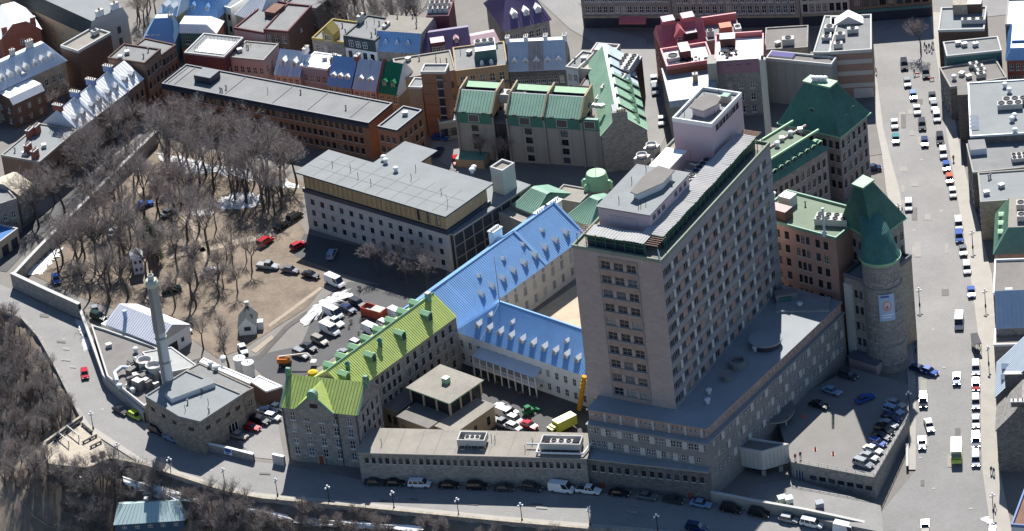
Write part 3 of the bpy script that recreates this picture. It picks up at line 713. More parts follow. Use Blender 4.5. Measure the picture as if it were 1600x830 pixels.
# ================================================================== hospital base (podium)
PC = [at(p, ZP) for p in ((919, 639), (1103, 669), (1313, 472), (1205, 447))]
po = PC[0]
podium = empty('podium_building', 'flat-roofed hospital base wing stepping down in grey tiers below the tower', 'building', (po.x, po.y, 0), TRZ)
def ploc(p, z):
    q = at(p, z)-Vector((po.x, po.y, 0)); c, n = math.cos(-TRZ), math.sin(-TRZ); return (c*q.x-n*q.y, n*q.x+c*q.y)
t1 = [ploc(p, ZP) for p in ((919, 639), (1103, 669), (1313, 472))]
t1 += [ploc((1200, 440), ZP), (t1[0][0], t1[0][1]+40)]
flat_roof(podium, t1, ZP-.3, tar4, 0, towp, .35)
Z2 = ZP-3.0
walls(podium, t1, Z2, ZP-.3, towp, [(0, 26, 1, .75, .9, Z2+1.2, 2, 'gnn'.replace('gnn', 'w1')), (1, 38, 1, .8, .9, Z2+1.2, 2, 'w1')], name='clerestory_wall')
t2 = [ploc((917, 664), Z2), ploc((1105.5, 695), Z2), ploc((1318, 490), Z2)]
t2 += [ploc((1260, 470), Z2), (t2[0][0], t2[0][1]+30)]
flat_roof(podium, t2, Z2-.02, tar4, 0, towg, .25)
L0 = math.dist(t2[0], t2[1])
walls(podium, t2, -7, Z2-.02, M('base_panel', (.21, .205, .195), var=.12, cells=(.7, .7, 1.2), cvar=.08),
      [(0, 20, 1, 1.25, 1.5, Z2-2.0, 2, 'w2', .0, .98), (0, 22, 1, .9, 1.6, Z2-5.2, 2, 'w2', .02, .93),
       (1, 34, 1, 1.15, 1.5, Z2-2.0, 2, 'w2', .03, .98), (1, 34, 1, 1.15, 1.6, Z2-5.4, 2, 'w2', .03, .98), (1, 34, 1, 1.15, 1.6, Z2-8.8, 2, 'w2', .03, .98)])
def mkp():
    b = MB(); b.box(-.6, .6, -.12, -.004, 0, 1.9, concl); return b.mesh('white_panel')
wpm = cached('wp2', mkp)
for e_, (p, q) in enumerate(((t2[0], t2[1]), (t2[1], t2[2]))):
    an = math.atan2(q[1]-p[1], q[0]-p[0]); LL = math.dist(p, q)
    for row in ((0, 1) if e_ == 0 else (0, 1, 2)):
        for i in range(7 if e_ == 0 else 9):
            u = LL*(i+1+.35*row)/(7.4 if e_ == 0 else 9.6)
            if u < LL-.7: inst('white_panel', wpm, podium, (p[0]+math.cos(an)*u, p[1]+math.sin(an)*u, Z2-2.1-3.3*row), an)
for i in range(7):
    t = (i+1)/7.3; p, q = t1[0], t1[1]; b = MB(); b.box(-.3, .3, -.1, -.003, 0, 2.6, concl); b.build('pier', podium, loc=(p[0]+(q[0]-p[0])*t, p[1]+(q[1]-p[1])*t, Z2), rz=math.atan2(q[1]-p[1], q[0]-p[0]))
# things on the base roof
q = ploc((1196, 527), ZP+2); b = MB(); b.lathe([(3.2, 0), (3.2, 1.4)], dfr, 28); b.lathe([(3.7, 1.4), (3.7, 1.75), (.1, 1.8)], tar4, 28); b.build('round_skylight', podium, loc=(*q, ZP))
q = ploc((1152, 566), ZP+1); b = MB(); b.lathe([(2.0, 0), (2.1, 1.6), (1.5, 1.6), (1.4, .8)], steel, 12); b.build('cooling_unit', podium, loc=(*q, ZP))
q = ploc((1136, 586), ZP+1); b = MB(); b.lathe([(1.2, 0), (1.2, 1.2), (1.6, 1.3)], steel, 10); b.build('cooling_unit', podium, loc=(*q, ZP))
q = ploc((1228, 462), ZP+1); b = MB(); b.box(-2.5, 2.5, -1.3, 1.3, 0, 2, steel); b.box(-1.5, 1, -1.8, -1.3, .4, 1.5, copperd); b.build('plant_unit', podium, loc=(*q, ZP), rz=.6)
q = ploc((1255, 475), ZP+.5); b = MB(); b.box(-6, 6, -3, 3, 0, .5, tar4); b.build('roof_step', podium, loc=(*q, ZP), rz=.35)
for p in ((1108, 615), (1180, 548), (1250, 480), (1106, 630)): q = ploc(p, ZP); vent(podium, *q, ZP, 3)
# low stone building along the rampart road
low = Bld('low_stone_building', 'long low stone building with grey roof along the shaded rampart road', (559.5, 708.6), (916, 717.8), 7.4, (612.5, 672), stone,
          [(0, 32, 1, .85, 1.5, 5.2, 2, 'd2s', .02, .98)], zb=-.3, roof='slab', rm=tar3, pm=conc, over=.25)
for px, w_ in (((739, 690), 6.2), ((878, 696), 9.0)):
    q = low.loc(px, 8.4); e = bpy.data.objects.new('rooftop_chiller', None); link(e, low.root); e.location = (q.x, q.y, low.H+.3)
    b = MB(); wv = 3.6
    for (x0, x1, y0, y1) in ((-w_/2, w_/2, -wv/2, -wv/2+.25), (-w_/2, w_/2, wv/2-.25, wv/2), (-w_/2, -w_/2+.25, -wv/2+.25, wv/2-.25), (w_/2-.25, w_/2, -wv/2+.25, wv/2-.25)): b.box(x0, x1, y0, y1, .7, 2.2, concl)
    b.build('screen', e); ac(e, 0, 0, .6, w_*.55, 1.5, 1.3, 3)
    b = MB(); b.box(-w_/2+.3, w_/2-.3, -wv/2+.3, wv/2-.3, .55, .7, dfr)
    for i in range(5): b.box(-w_/2+.1+i*(w_-.4)/4, -w_/2+.3+i*(w_-.4)/4, -wv/2-.1, -wv/2+.1, 0, .7, steel)
    b.build('stand', e)
q = low.loc((878, 700), 8.2); b = MB(); pp = [(-8, .6, .9), (-5.2, .6, .9), (-5.2, -2.3, .6), (5.2, -2.3, .6), (6.4, 2.5, .9), (8.4, 3.5, 2.2)]
for u, v in zip(pp, pp[1:]): b.tube(u, v, .22, .22, white, 6)
b.build('duct', low.root, loc=(q.x, q.y, low.H+.3))
joints(low.root, .3, low.L-.3, .3, low.D-.3, low.H+.3, 12)
for i in range(9): vent(low.root, low.L*R.uniform(.03, .97), low.D*R.uniform(.2, .8), low.H+.3, R.choice((2, 0, 2)))
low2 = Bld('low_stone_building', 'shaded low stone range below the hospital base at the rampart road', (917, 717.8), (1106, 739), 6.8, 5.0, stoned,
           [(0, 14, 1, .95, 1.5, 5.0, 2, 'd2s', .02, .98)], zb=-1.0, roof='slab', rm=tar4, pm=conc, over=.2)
for u in (.08, .82): b = MB(); b.box(low2.L*u, low2.L*u+1.3, -.06, -.003, -.5, 2.2, M('door_red', (.2, .06, .04))); b.build('door', low2.root)
# parking deck beside the street
dk = [(1236, 722), (1366, 746), (1420, 652), (1419, 600), (1330, 575), (1210, 640)]
DP = [at(p, 2.0) for p in dk]; do = DP[0]
deck = empty('parking_deck', 'raised concrete parking deck with stone retaining walls beside the street', 'parking deck', (do.x, do.y, 0))
dl = [((p-do).x, (p-do).y) for p in DP]
walls(deck, dl, -9, 2.0, stone, [(0, 7, 1, 1.6, 1.1, -1.6, 2, 'd2', .2, .98), (0, 1, 1, 2.0, 2.6, -2.4, 3, 'w3', .0, .18)])
b = MB(); b.poly([(*p, 2.0) for p in dl], M('deck_asphalt', (.185, .175, .16), var=.18, scale=.2)); b.build('deck_surface', deck)
b = MB()
for i in (0, 1):
    p, q = Vector(dl[i]), Vector(dl[i+1]); n = int((q-p).length/2)
    for k in range(n+1): r = p.lerp(q, k/n); b.tube((r.x, r.y, 2), (r.x, r.y, 3.0), .05, .05, steel, 4)
    for z in (2.5, 3.0): b.tube((p.x, p.y, z), (q.x, q.y, z), .05, .05, concl, 4)
b.build('railing', deck)
# hospital entrance box and canopy
EP = [at(p, 4.8) for p in ((1143.6, 698.5), (1190, 707), (1232, 695), (1160, 683.5))]; ec = EP[0]; el = [((p-ec).x, (p-ec).y) for p in EP]
ent = empty('entrance_block', 'windowless concrete entrance block raised on columns beside the hospital base', 'building', (ec.x, ec.y, -1.6))
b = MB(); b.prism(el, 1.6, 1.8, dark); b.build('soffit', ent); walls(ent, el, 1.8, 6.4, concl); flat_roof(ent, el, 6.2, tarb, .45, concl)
for k in (0, 1, 2):
    p = Vector(inset(el, .8)[k]); b = MB(); b.box(p.x-.45, p.x+.45, p.y-.45, p.y+.45, -1, 1.6, conc); b.build('column', ent)
for e_ in (0, 1):
    p, q = Vector(el[e_]), Vector(el[e_+1]); an_ = math.atan2(q.y-p.y, q.x-p.x)
    for k in range(1, 7): r = p.lerp(q, k/7); b = MB(); b.box(-.04, .04, -.05, -.003, 1.8, 6.0, conc); b.build('panel_joint', ent, loc=(r.x, r.y, 0), rz=an_)
q = at((1206, 640), 4.0); cn = empty('entrance_canopy', 'curved grey entrance canopy between the hospital base and the parking deck', 'canopy', (q.x, q.y, 2))
pts = [(5*math.cos(a), 6.5*math.sin(a)) for a in [rad(-70+i*12) for i in range(13)]]+[(-3, 6), (-4, -6)]
b = MB(); b.prism(pts, 2.0, 2.3, conc, tarb); b.build('roof', cn)
for a in (-50, 0, 50): b = MB(); b.tube((4*math.cos(rad(a)), 5.3*math.sin(rad(a)), 0), (4*math.cos(rad(a)), 5.3*math.sin(rad(a)), 2.0), .2, .2, concl, 8); b.build('column', cn)
# service lane slab
LP = [at(p, -1.6) for p in ((1112, 772), (1236, 748), (1376, 790), (1380, 832), (1250, 806))]
b = MB(); b.prism([(p.x, p.y) for p in LP], -7, -1.6, roadm); struct(b.build('service_lane'))
# ================================================================== solve a ridge from its pixel
def ridge(A, B, ze, rp, pitch=45):
    """height of the ridge above the eave and half depth, for a roof of given pitch whose ridge shows at rp"""
    a, b = at(A, ze), at(B, ze); d = (b-a).xy.normalized(); n = Vector((-d.y, d.x)); best = (9, 9); bd = 1e9
    for i in range(10, 200):
        h = i*.06; q = at(rp, ze+h); y = (q-a).xy.dot(n); e = abs(y-h/math.tan(rad(pitch)))
        if e < bd: bd = e; best = (h, y)
    return best
# green wing and its gabled end block
ZG = 14.0
h, y = ridge((439, 635), (560, 648), ZG, (512, 591), 38)
gb = Bld('gabled_stone_block', 'tall grey stone block with yellow-green metal roof and centre gable facing the rampart road', (439, 635), (560, 648), ZG, 2*y, stone,
         [(0, 5, 4, 1.25, 2.0, 1.8, 3.0, 'w2s', .04, .96), (1, 4, 4, 1.1, 1.9, 1.8, 3.0, 'd2s', .08, .95)], roof=(h, 0, 0, .5, .5), rm=greeny, seam=.75, endm=stone, over=.5, sm=M('seam_olive', (.28, .36, .1)))
L, D, H = gb.L, gb.D, gb.H
for xx in (0, L):      # gable parapets with rolled caps
    b = MB(); s = .25
    b.prism([(xx-s, -.3), (xx+s, -.3), (xx+s, D/2), (xx-s, D/2)], H-.4, H+.2, stone)
    for t in (0, 1):
        y0, y1 = ((-.5, D/2), (D+.5, D/2))[t]
        b.poly([(xx-s, y0, H), (xx-s, y1, H+h+.5), (xx+s, y1, H+h+.5), (xx+s, y0, H)], copper); b.poly([(xx-s, y0, H-.6), (xx-s, y0, H), (xx-s, y1, H+h+.5), (xx-s, y1, H+h-.3)], stone); b.poly([(xx+s, y0, H-.6), (xx+s, y1, H+h-.3), (xx+s, y1, H+h+.5), (xx+s, y0, H)], stone)
    b.build('gable_parapet', gb.root)
    b = MB(); b.box(xx-.5, xx+.5, D/2-.7, D/2+.7, H+h-1.2, H+h+1.0, copper); b.tube((xx-.5, D/2, H+h+1.0), (xx+.5, D/2, H+h+1.0), .7, .7, copper, 10); b.build('chimney', gb.root)
cw = L*.5; ch = 4.6; cx = L*.44        # centre cross gable
b = MB(); z0 = H-.2; pk = (cx, -.45, z0+ch)
b.poly([(cx-cw/2, -.45, z0), (cx+cw/2, -.45, z0), pk], stone)
b.box(cx-cw/2, cx+cw/2, -.45, -.003, H-2.0, z0, stone)
for s in (-1, 1):
    q = [(cx+s*(cw/2+.3), -.6, z0), (cx, -.6, z0+ch+.2), (cx, D/2*.9, z0+ch+.2), (cx+s*(cw/2+.3), .2, z0)]; b.poly(q if s < 0 else q[::-1], greeny)
b.build('cross_gable', gb.root)
b = MB(); b.tube((cx, -.8, z0+ch-.3), (cx, .4, z0+ch-.3), 1.15, 1.15, copper, 12); b.build('gable_cap', gb.root)
for s in (-1, 1):
    b = MB(); p = Vector((cx+s*cw/2, -.65, z0+.1)); q = Vector((cx, -.65, z0+ch)); b.tube(p, q, .22, .22, copper, 6); b.build('coping', gb.root)
inst('window', win_mesh(1.8, 1.0, 'd3'), gb.root, (cx, -.66, H+.8))
b = MB(); b.box(L*.44-.9, L*.44+.9, -.4, -.003, 0, 2.6, stoneb); b.box(L*.44-.55, L*.44+.55, -.43, -.4, 0, 2.2, M('door_red', (.2, .06, .04))); b.build('door', gb.root)
for u in (.02, .72, .97): b = MB(); b.tube((L*u, -.12, 0), (L*u, -.12, H-.1), .1, .1, dfr, 5); b.build('downpipe', gb.root)
A, Bp = (546, 616), (712, 494)
h, y = ridge(A, Bp, ZG, (593, 519), 38)
gw = Bld('green_roofed_wing', 'long stone wing with yellow-green standing-seam roof and small dormers', A, Bp, ZG, 2*y, stone,
         [(0, 9, 4, 1.0, 1.9, 1.6, 3.1, 'd2s', .02, .47), (0, 7, 4, 1.0, 1.9, 1.6, 3.1, 'd2s', .5, .97)], roof=(h, 0, 0, .5, .5), rm=greeny, seam=.62, endm=stone, over=.4, sm=M('seam_olive', (0, 0, 0)))
L, D, H = gw.L, gw.D, gw.H
for i, u in enumerate((.06, .3, .58, .83)): dormer(gw.root, L*u, D*.16, H+h*.32, 0, 1.6, 2.0, 2.6, copper, copperl, .5, 'd2')
for i in range(8): dormer(gw.root, L*(.1+.115*i), D*.84, H+h*.32, math.pi, 1.6, 1.8, 2.6, copper, copperl, .5, 'd2')
b = MB(); b.tube((0, D/2, H+h+.05), (L, D/2, H+h+.05), .2, .2, copper, 6); b.build('ridge_cap', gw.root)
for u in (.12, .42): b = MB(); b.lathe([(.5, 0), (.5, 1.6), (.75, 1.7), (.2, 2.3)], copperd, 10); b.build('roof_ventilator', gw.root, loc=(L*u, D*.32, H+h*.6))
chimney(gw.root, L*.93, D*.45, H+h*.8, 1.0, 1.0, 2.4, copper, 0)
# blue roofed wings
ZB = 8.5
h, y = ridge((714.4, 517.5), (925, 590.5), ZB, (800, 478.5), 38)
bw = Bld('blue_roofed_wing', 'long white convent wing with blue seam roof, eleven small dormers and a veranda', (712, 516.7), (930, 592), ZB, 2*y, white,
         [(0, 16, 2, 1.05, 1.9, 1.0, 3.5, 'w2', .0, 1)], roof=(h, y, 0, .5, .5), rm=bluem, seam=.6, over=.45)
L, D, H = bw.L, bw.D, bw.H
for i in range(11): dormer(bw.root, L*(.13+.079*i), D*.1, H+h*.17, 0, 1.25, 1.35, 2.2, white, silver, .6)
for u in (.17, .33, .72): dormer(bw.root, L*u, D*.28, H+h*.55, 0, .9, .8, 1.6, white, silver, .4)
b = MB(); b.tube((y, D/2, H+h+.06), (L, D/2, H+h+.06), .16, .16, bluel, 6); b.build('ridge_cap', bw.root)
b = MB(); b.box(L*.19-.2, L*.19+.2, 0, .3, H, H+.3, bluel); b.poly([(L*.19-.15, -.4, H+.1), (L*.19+.15, -.4, H+.1), (L*.19+.15, D/2, H+h+.2), (L*.19-.15, D/2, H+h+.2)], bluel); b.build('fire_break', bw.root)
b = MB(); b.tube((y, D/2, H+h), (y, D/2, H+h+12), .12, .05, steel, 6); b.build('mast', bw.root)
# veranda on two levels
vx0, vx1 = L*.17, L*.62; e = bpy.data.objects.new('veranda', None); link(e, bw.root)
b = MB(); b.poly([(vx0, -3.0, 5.4), (vx1, -3.0, 5.4), (vx1, -.02, 6.3), (vx0, -.02, 6.3)], pale); b.poly([(vx0, -.02, 6.2), (vx1, -.02, 6.2), (vx1, -3, 5.3), (vx0, -3, 5.3)], white); b.build('veranda_roof', e)
b = MB(); b.box(vx0, vx1, -2.9, -.02, 2.7, 2.95, white); b.build('veranda_floor', e)
for i in range(10):
    x = vx0+(vx1-vx0)*i/9; b = MB(); b.box(x-.12, x+.12, -2.9, -2.7, 0, 2.7, white); b.box(x-.12, x+.12, -2.9, -2.7, 2.95, 5.35, white); b.build('post', e)
b = MB(); b.box(vx0, vx1, -2.88, -2.8, 3.75, 3.87, white)
for i in range(60): x = vx0+(vx1-vx0)*i/60; b.box(x, x+.06, -2.86, -2.82, 2.95, 3.75, white)
stuff(b.build('balustrade', e))
A, Bp = (709, 520), (925, 360)
h2, y2 = ridge((781.8, 464), (869.6, 400), 9.0, (787, 374), 38)
bv = Bld('blue_roofed_wing', 'cream convent wing with sunlit blue seam roof ending in a gable near the tower', (745, 491), (915, 367), 9.0, 2*y2, M('limewash', (.5, .47, .4), var=.12),
         [(0, 11, 2, 1.3, 2.4, .9, 3.7, 'w3', .05, .98), (0, 11, 1, .9, 1.0, 7.4, 3, 'w2', .05, .98)], roof=(h2, 0, 0, .5, .5), rm=bluem, seam=.6, over=.45, sm=bluel)
L, D, H = bv.L, bv.D, bv.H
for i in range(9): dormer(bv.root, L*(.12+.097*i), D*.1, H+h2*.17, 0, 1.2, 1.3, 2.2, white, silver, .6)
for i, u in enumerate((.2, .42, .6, .78)): dormer(bv.root, L*u, D*.3, H+h2*.57, 0, .9, .8, 1.6, white, silver, .4)
b = MB(); b.tube((-6, D/2, H+h2+.06), (L, D/2, H+h2+.06), .16, .16, bluel, 6); b.build('ridge_cap', bv.root)
slope_roof(bv.root, 9, D, H-.05, h2, (0, 0, D/2, D/2), bluem, bluel, .6, .4, x0=-9, name='roof_extension', sn='standing_seam', sm=bluel)
walls(bv.root, [(-9, 0), (0, 0), (0, D), (-9, D)], -1, H-.06, MATS['limewash'], name='wall_extension')
for u in (L-.3, L*.62):
    b = MB(); s = .3
    for y0, y1 in ((-.6, D/2), (D+.6, D/2)): b.poly([(u-s, y0, H+.1), (u-s, y1, H+h2+.45), (u+s, y1, H+h2+.45), (u+s, y0, H+.1)], bluel); b.poly([(u-s, y0, H-.4), (u-s, y0, H+.1), (u-s, y1, H+h2+.45), (u-s, y1, H+h2-.1)], bluel)
    b.poly([(u+s, -.6, H-.4), (u+s, D/2, H+h2-.1), (u+s, D/2, H+h2+.45), (u+s, -.6, H+.1)], bluel); b.build('fire_break', bv.root)
for px in ((866, 312), (845, 326)):
    q = bv.loc(px, 14); b = MB(); b.box(-1.7, 1.7, -.8, .8, -8, .4, white); b.box(-1.9, 1.9, -1, 1, .4, .6, snowm)
    for i in range(4): b.lathe([(.25, .6), (.2, 1.2)], white, 8, -1.3+i*.85)
    b.build('chimney', bv.root, loc=(q.x, q.y, H+h2*.6))
q = bv.loc((775, 372), 11); b = MB(); b.box(-1.6, 1.6, -.8, .8, -9, 4.2, white); b.box(-1.8, 1.8, -1, 1, 4.2, 4.5, concl)
for i in range(5): b.lathe([(.2, 4.5), (.17, 5.0)], white, 8, -1.3+i*.65)
b.build('chimney', bv.root, loc=(q.x, q.y, H))
# courtyard pavilion
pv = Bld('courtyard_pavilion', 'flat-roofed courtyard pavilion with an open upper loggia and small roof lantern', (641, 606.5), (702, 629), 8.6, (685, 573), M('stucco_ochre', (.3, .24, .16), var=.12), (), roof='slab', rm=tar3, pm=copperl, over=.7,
         mats={0: dark, 1: dark})  # closed walls painted dark for the shade inside the loggia openings
L, D, H = pv.L, pv.D, pv.H
for i in range(4):
    b = MB(); b.box(L*i/3-.2, L*i/3+.2, -.25, .2, 5.1, H, cream); b.build('column', pv.root)
for i in range(1, 4):
    b = MB(); b.box(L-.2, L+.25, D*i/3-.2, D*i/3+.2, 5.1, H, cream); b.build('column', pv.root)
b = MB(); b.box(L*.5-.7, L*.5+.7, D*.55-.7, D*.55+.7, H+.3, H+1.7, copperl, silver); b.build('roof_lantern', pv.root)
for nm, pts in (('wing', [(1.5, -6.5), (L-1, -6.5), (L-1, -.1), (1.5, -.1)]), ('wing', [(L+.1, -5), (L+5.5, -5), (L+5.5, D-2), (L+.1, D-2)]), ('wing', [(-5.5, -5), (-.1, -5), (-.1, D), (-5.5, D)])):
    e = bpy.data.objects.new(nm, None); link(e, pv.root)
    walls(e, pts, -1, 5, MATS['stucco_ochre'], [(0, 3, 1, 1.1, 2.2, 1.2, 3, 'd2'), (1, 3, 1, 1.1, 2.2, 1.2, 3, 'd2')]); flat_roof(e, pts, 5, tar3 if pts[0][0] > 3 else tarb, 0, conc, .35)
# ================================================================== flat-roofed annex with timber band (building with big light roof)
ZR = 15.5
A, Bp = at((462, 270.8), ZR), at((696, 340.4), ZR)
an = empty('annex_building', 'large flat light-grey roofed building with timber top storey and pale stone walls', 'building', (A.x, A.y, 0), math.atan2(Bp.y-A.y, Bp.x-A.x))
arz = an.rotation_euler.z
def aloc(p, z):
    q = at(p, z)-Vector((A.x, A.y, 0)); c, n = math.cos(-arz), math.sin(-arz); return (c*q.x-n*q.y, n*q.x+c*q.y)
L = (Bp-A).xy.length; D = aloc((767, 287.3), ZR)[1]; D2 = aloc((511, 235.4), ZR)[1]
xa, ya = aloc((633, 223), ZR); xb, yb = aloc((682, 238), ZR)
pts = [(0, 0), (L, 0), (L, D), (xb, D), (xb, ya), (xa, ya), (xa, D2), (0, D2)]
rp = inset(pts, -.1); b = MB(); b.prism(rp, ZR-.02, ZR+.35, dkpanel, tar2); b.build('roof', an)
ip = inset(pts, 1.2)
walls(an, ip, ZR-4.2, ZR-.05, woodp, [(0, 3, 1, 1.1, 3.0, ZR-3.8, 3, 'd1', .78, .98)], name='timber_storey')
op = inset(pts, .9); b = MB(); b.prism(inset(pts, .7), ZR-5.3, ZR-4.25, dkpanel); b.build('dark_band', an)
walls(an, op, -1, ZR-5.35, M('pale_stone', (.37, .35, .33), cells=(1.4, 1.4, 2.2), cvar=.08, var=.08), [(0, 14, 3, 1.2, 1.5, 1.2, 3.0, 'd2s', .02, .98), (7, 4, 3, 1.2, 1.5, 1.2, 3.0, 'd2s', .05, .95)], name='stone_wall')
for i in range(30):
    u = L*(.03+.94*i/29); b = MB(); b.box(u-.06, u+.06, 1.0, 1.19, ZR-4.2, ZR-.1, woodp) if i % 2 == 0 else b.box(u-.04, u+.04, 1.05, 1.19, ZR-4.2, ZR-.1, woodp); b.build('batten', an)
for p, t in (((600, 252), 3), ((603, 257), 3), ((619, 270), 3), ((738, 272), 3), ((741, 268), 3)): vent(an, *aloc(p, ZR), ZR+.35, t)
joints(an, .5, L-.5, .4, D2-.6, ZR+.35, 11); joints(an, .5, L-.5, .4, D2-.6, ZR+.35, 3, True)
for p in ((548, 268), (650, 268), (643, 282), (520, 262), (580, 290), (690, 305), (560, 280)): vent(an, *aloc(p, ZR), ZR+.35, 2)
q = aloc((700, 323), ZR); b = MB(); b.tube((0, 0, 0), (0, 0, 2.2), .06, .06, steel, 5); b.tube((0, 0, 2.2), (-.7, .2, 2.6), .06, .05, steel, 5); b.build('vent_pipe', an, loc=(*q, ZR+.35))
ga = Bld('glass_annex', 'glazed corridor with dark frame grid and pale roof strip beside the timber-topped building', (708, 367), (826, 291), 10.0, 8.5, dfr, (), roof='slab', rm=tar2, pm=conc, over=.4, mats={0: GL[1], 3: GL[1]})
for i in range(9):
    u = ga.L*i/8; b = MB(); b.box(u-.12, u+.12, -.18, -.003, 0, ga.H, steel); b.build('mullion', ga.root)
for z in (.2, 3.3, 6.5, 9.6): b = MB(); b.box(0, ga.L, -.14, -.004, z, z+.22, steel); b.build('transom', ga.root)
stw = Bld('stair_tower', 'pale square stair tower with open roof parapet beside the glazed corridor', (766, 264), (785, 270), 16.5, (802, 257), M('panel_sage', (.4, .42, .38), var=.08), (), roof='flat', rm=tar3, par=.6, pm=concl)
lf = Bld('low_flat_block', 'low tan flat-roofed block tucked between the glazed corridor and the blue roof', (776, 332), (822, 352), 8.0, (815, 308), conc, (), roof='flat', rm=tar3, par=.4)
chp = Bld('green_roofed_chapel', 'small chapel block with dark green seam hip roof beside the bright white chimneys', (803, 321), (836, 334), 9.0, (841, 284), conc, (), roof=(2.6, .12, .12, .45, .45), rm=copper, seam=.7, over=.4, sm=copperd)
chb = Bld('green_roofed_block', 'green seam roofed block behind the gable end of the sunlit blue roof', (885, 338), (921, 352), 9.5, (935, 300), conc, (), roof=(3.2, .3, .3, .45, .45), rm=copper, seam=.7, over=.4, sm=copperd)
fl2 = Bld('low_flat_block', 'low grey flat roof behind the white chimneys of the blue-roofed wing', (860, 310), (906, 318), 9.0, (872, 288), conc, (), roof='flat', rm=tar3, par=.3)
q = at((934, 296), 8); tr = empty('green_turret', 'round green-roofed ventilation turret with side hoods behind the convent roofs', 'turret', (q.x, q.y, 0))
b = MB(); b.lathe([(2.6, 0), (2.6, 9)], conc, 18); b.build('drum', tr); b = MB(); b.lathe([(3.4, 9), (2.9, 10.2), (2.5, 12.2), (2.3, 12.6), (.05, 12.9)], copperl, 20); b.build('roof', tr)
for a in (-20, 160, 215): b = MB(); b.lathe([(.9, 0), (.9, 1.6), (.4, 2.1)], copperl, 8, 3.0*math.cos(rad(a)), 3.0*math.sin(rad(a))); b.build('hood', tr, loc=(0, 0, 8.6))
b = MB(); b.tube((0, 0, 12.8), (0, 0, 17), .06, .03, steel, 5); b.build('finial', tr)
# ================================================================== old hospital by the street
ZQ = 30.0
pw = Bld('pink_brick_wing', 'pink brick hospital wing with green-edged flat roof behind the hospital base', (1178, 339.5), (1306, 374), ZQ, (1200, 291), pinkb,
         [(0, 3, 6, 1.2, 2.0, 9.3, 3.45, 'd2s', .12, .45), (0, 3, 6, .95, 2.0, 9.3, 3.45, 'd2s', .5, .68), (0, 2, 6, 1.2, 2.0, 9.3, 3.45, 'd2s', .72, .92)], roof='flat', rm=M('roof_moss', (.15, .19, .13), var=.2), par=.5, pm=copper)
q = pw.loc((1300, 340), ZQ+1.5); ac(pw.root, q.x, q.y, pw.H, 7.5, 3.2, 1.8, 4, 2, .35)
for p, t in (((1232, 315), 1), ((1213, 336), 1), ((1208, 303), 3), ((1258, 316), 0)):
    q = pw.loc(p, ZQ+.8); vent(pw.root, q.x, q.y, pw.H, t)
q = pw.loc((1213, 332), ZQ+1); b = MB(); b.box(-4, 3.5, -1.5, 1.5, 0, 2.6, brickd, pinks); b.build('roof_hut', pw.root, loc=(q.x, q.y, pw.H))
q = pw.loc((1231, 314), ZQ+1); b = MB(); b.box(-1.6, 1.6, -1.4, 1.4, 0, 2.6, concl, white); b.build('lift_box', pw.root, loc=(q.x, q.y, pw.H))
q = pw.loc((1288, 362), ZQ+1); b = MB(); b.lathe([(.7, 0), (.5, 1), (.3, 1.2), (.25, 7)], silver, 8); b.build('flue', pw.root, loc=(q.x, q.y, pw.H))
def pavilion(name, label, px, ze, top, zt, wall, wins, rm, bandm, lid=(.2, .3), zb=0, body_h=None):
    P = [at(p, ze) for p in px]; c = sum(P, Vector())/4; root = empty(name, label, 'building', (c.x, c.y, zb))
    loc = [((p-c).x, (p-c).y) for p in P]; H = ze-zb
    walls(root, loc, -2, H, wall, wins)
    t = [at(p, zt) for p in top]; tl = [((p-c).x, (p-c).y, zt-zb) for p in t]; b = MB(); sb = MB(); ee = [(*p, H+.1) for p in inset(loc, -.7)]
    for i in range(4):
        j = (i+1) % 4; b.poly([ee[i], ee[j], tl[j], tl[i]], rm); sb.seams(ee[i], ee[j], tl[j], tl[i], rm, .7)
    b.poly([(*p, H+.02) for p in inset(loc, -.7)][::-1], rm); b.build('roof', root); stuff(sb.build('standing_seam', root))
    b = MB(); q = inset([x[:2] for x in tl], -.35); b.prism(q, zt-zb-.1, zt-zb+.35, copper, copperl); b.build('roof_cap', root)
    b = MB(); q = inset(loc, -.85); r = inset(loc, -.3)
    for i in range(4):
        j = (i+1) % 4; b.poly([(*q[i], H-.1), (*q[j], H-.1), (*q[j], H+.15), (*q[i], H+.15)], copperl); b.poly([(*q[i], H+.15), (*q[j], H+.15), (*r[j], H+.35), (*r[i], H+.35)], copperl); b.poly([(*q[j], H-.1), (*q[i], H-.1), (*loc[i], H-.1), (*loc[j], H-.1)], bandm)
    b.build('gutter', root)
    return root, loc, H, tl
W4 = lambda e, n, r, z, dz: (e, n, r, 1.1, 2.0, z, dz, 'd2s')
r1, l1, H1, t1_ = pavilion('corner_pavilion', 'corner hospital pavilion with steep dark green roof beside the round turret', ((1319, 347), (1366, 374), (1411, 341), (1363, 314)), ZQ,
    ((1334, 289), (1348, 294), (1363, 283), (1349, 277)), ZQ+13, stone, [W4(0, 5, 7, 4, 3.5), W4(1, 5, 7, 4, 3.5)], copperd, copper)
def on_slope(root, e0, e1, t0, t1, fu, fv, w_, h_):
    p = Vector(e0).lerp(Vector(e1), fu); q = Vector(t0).lerp(Vector(t1), fu); s = p.lerp(q, fv); d = Vector(e1)-Vector(e0); an_ = math.atan2(d.y, d.x)
    dormer(root, s.x, s.y, s.z-.3, an_, w_, h_, 2.4, copperd, copperl, .2, 'd2')
ee = [(*p, H1) for p in l1]
for fu, fv in ((.3, .2), (.65, .35)): on_slope(r1, ee[1], ee[2], t1_[1], t1_[2], fu, fv, 1.5, 1.6)
for fu, fv in ((.35, .25),): on_slope(r1, ee[0], ee[1], t1_[0], t1_[1], fu, fv, 1.5, 1.6)
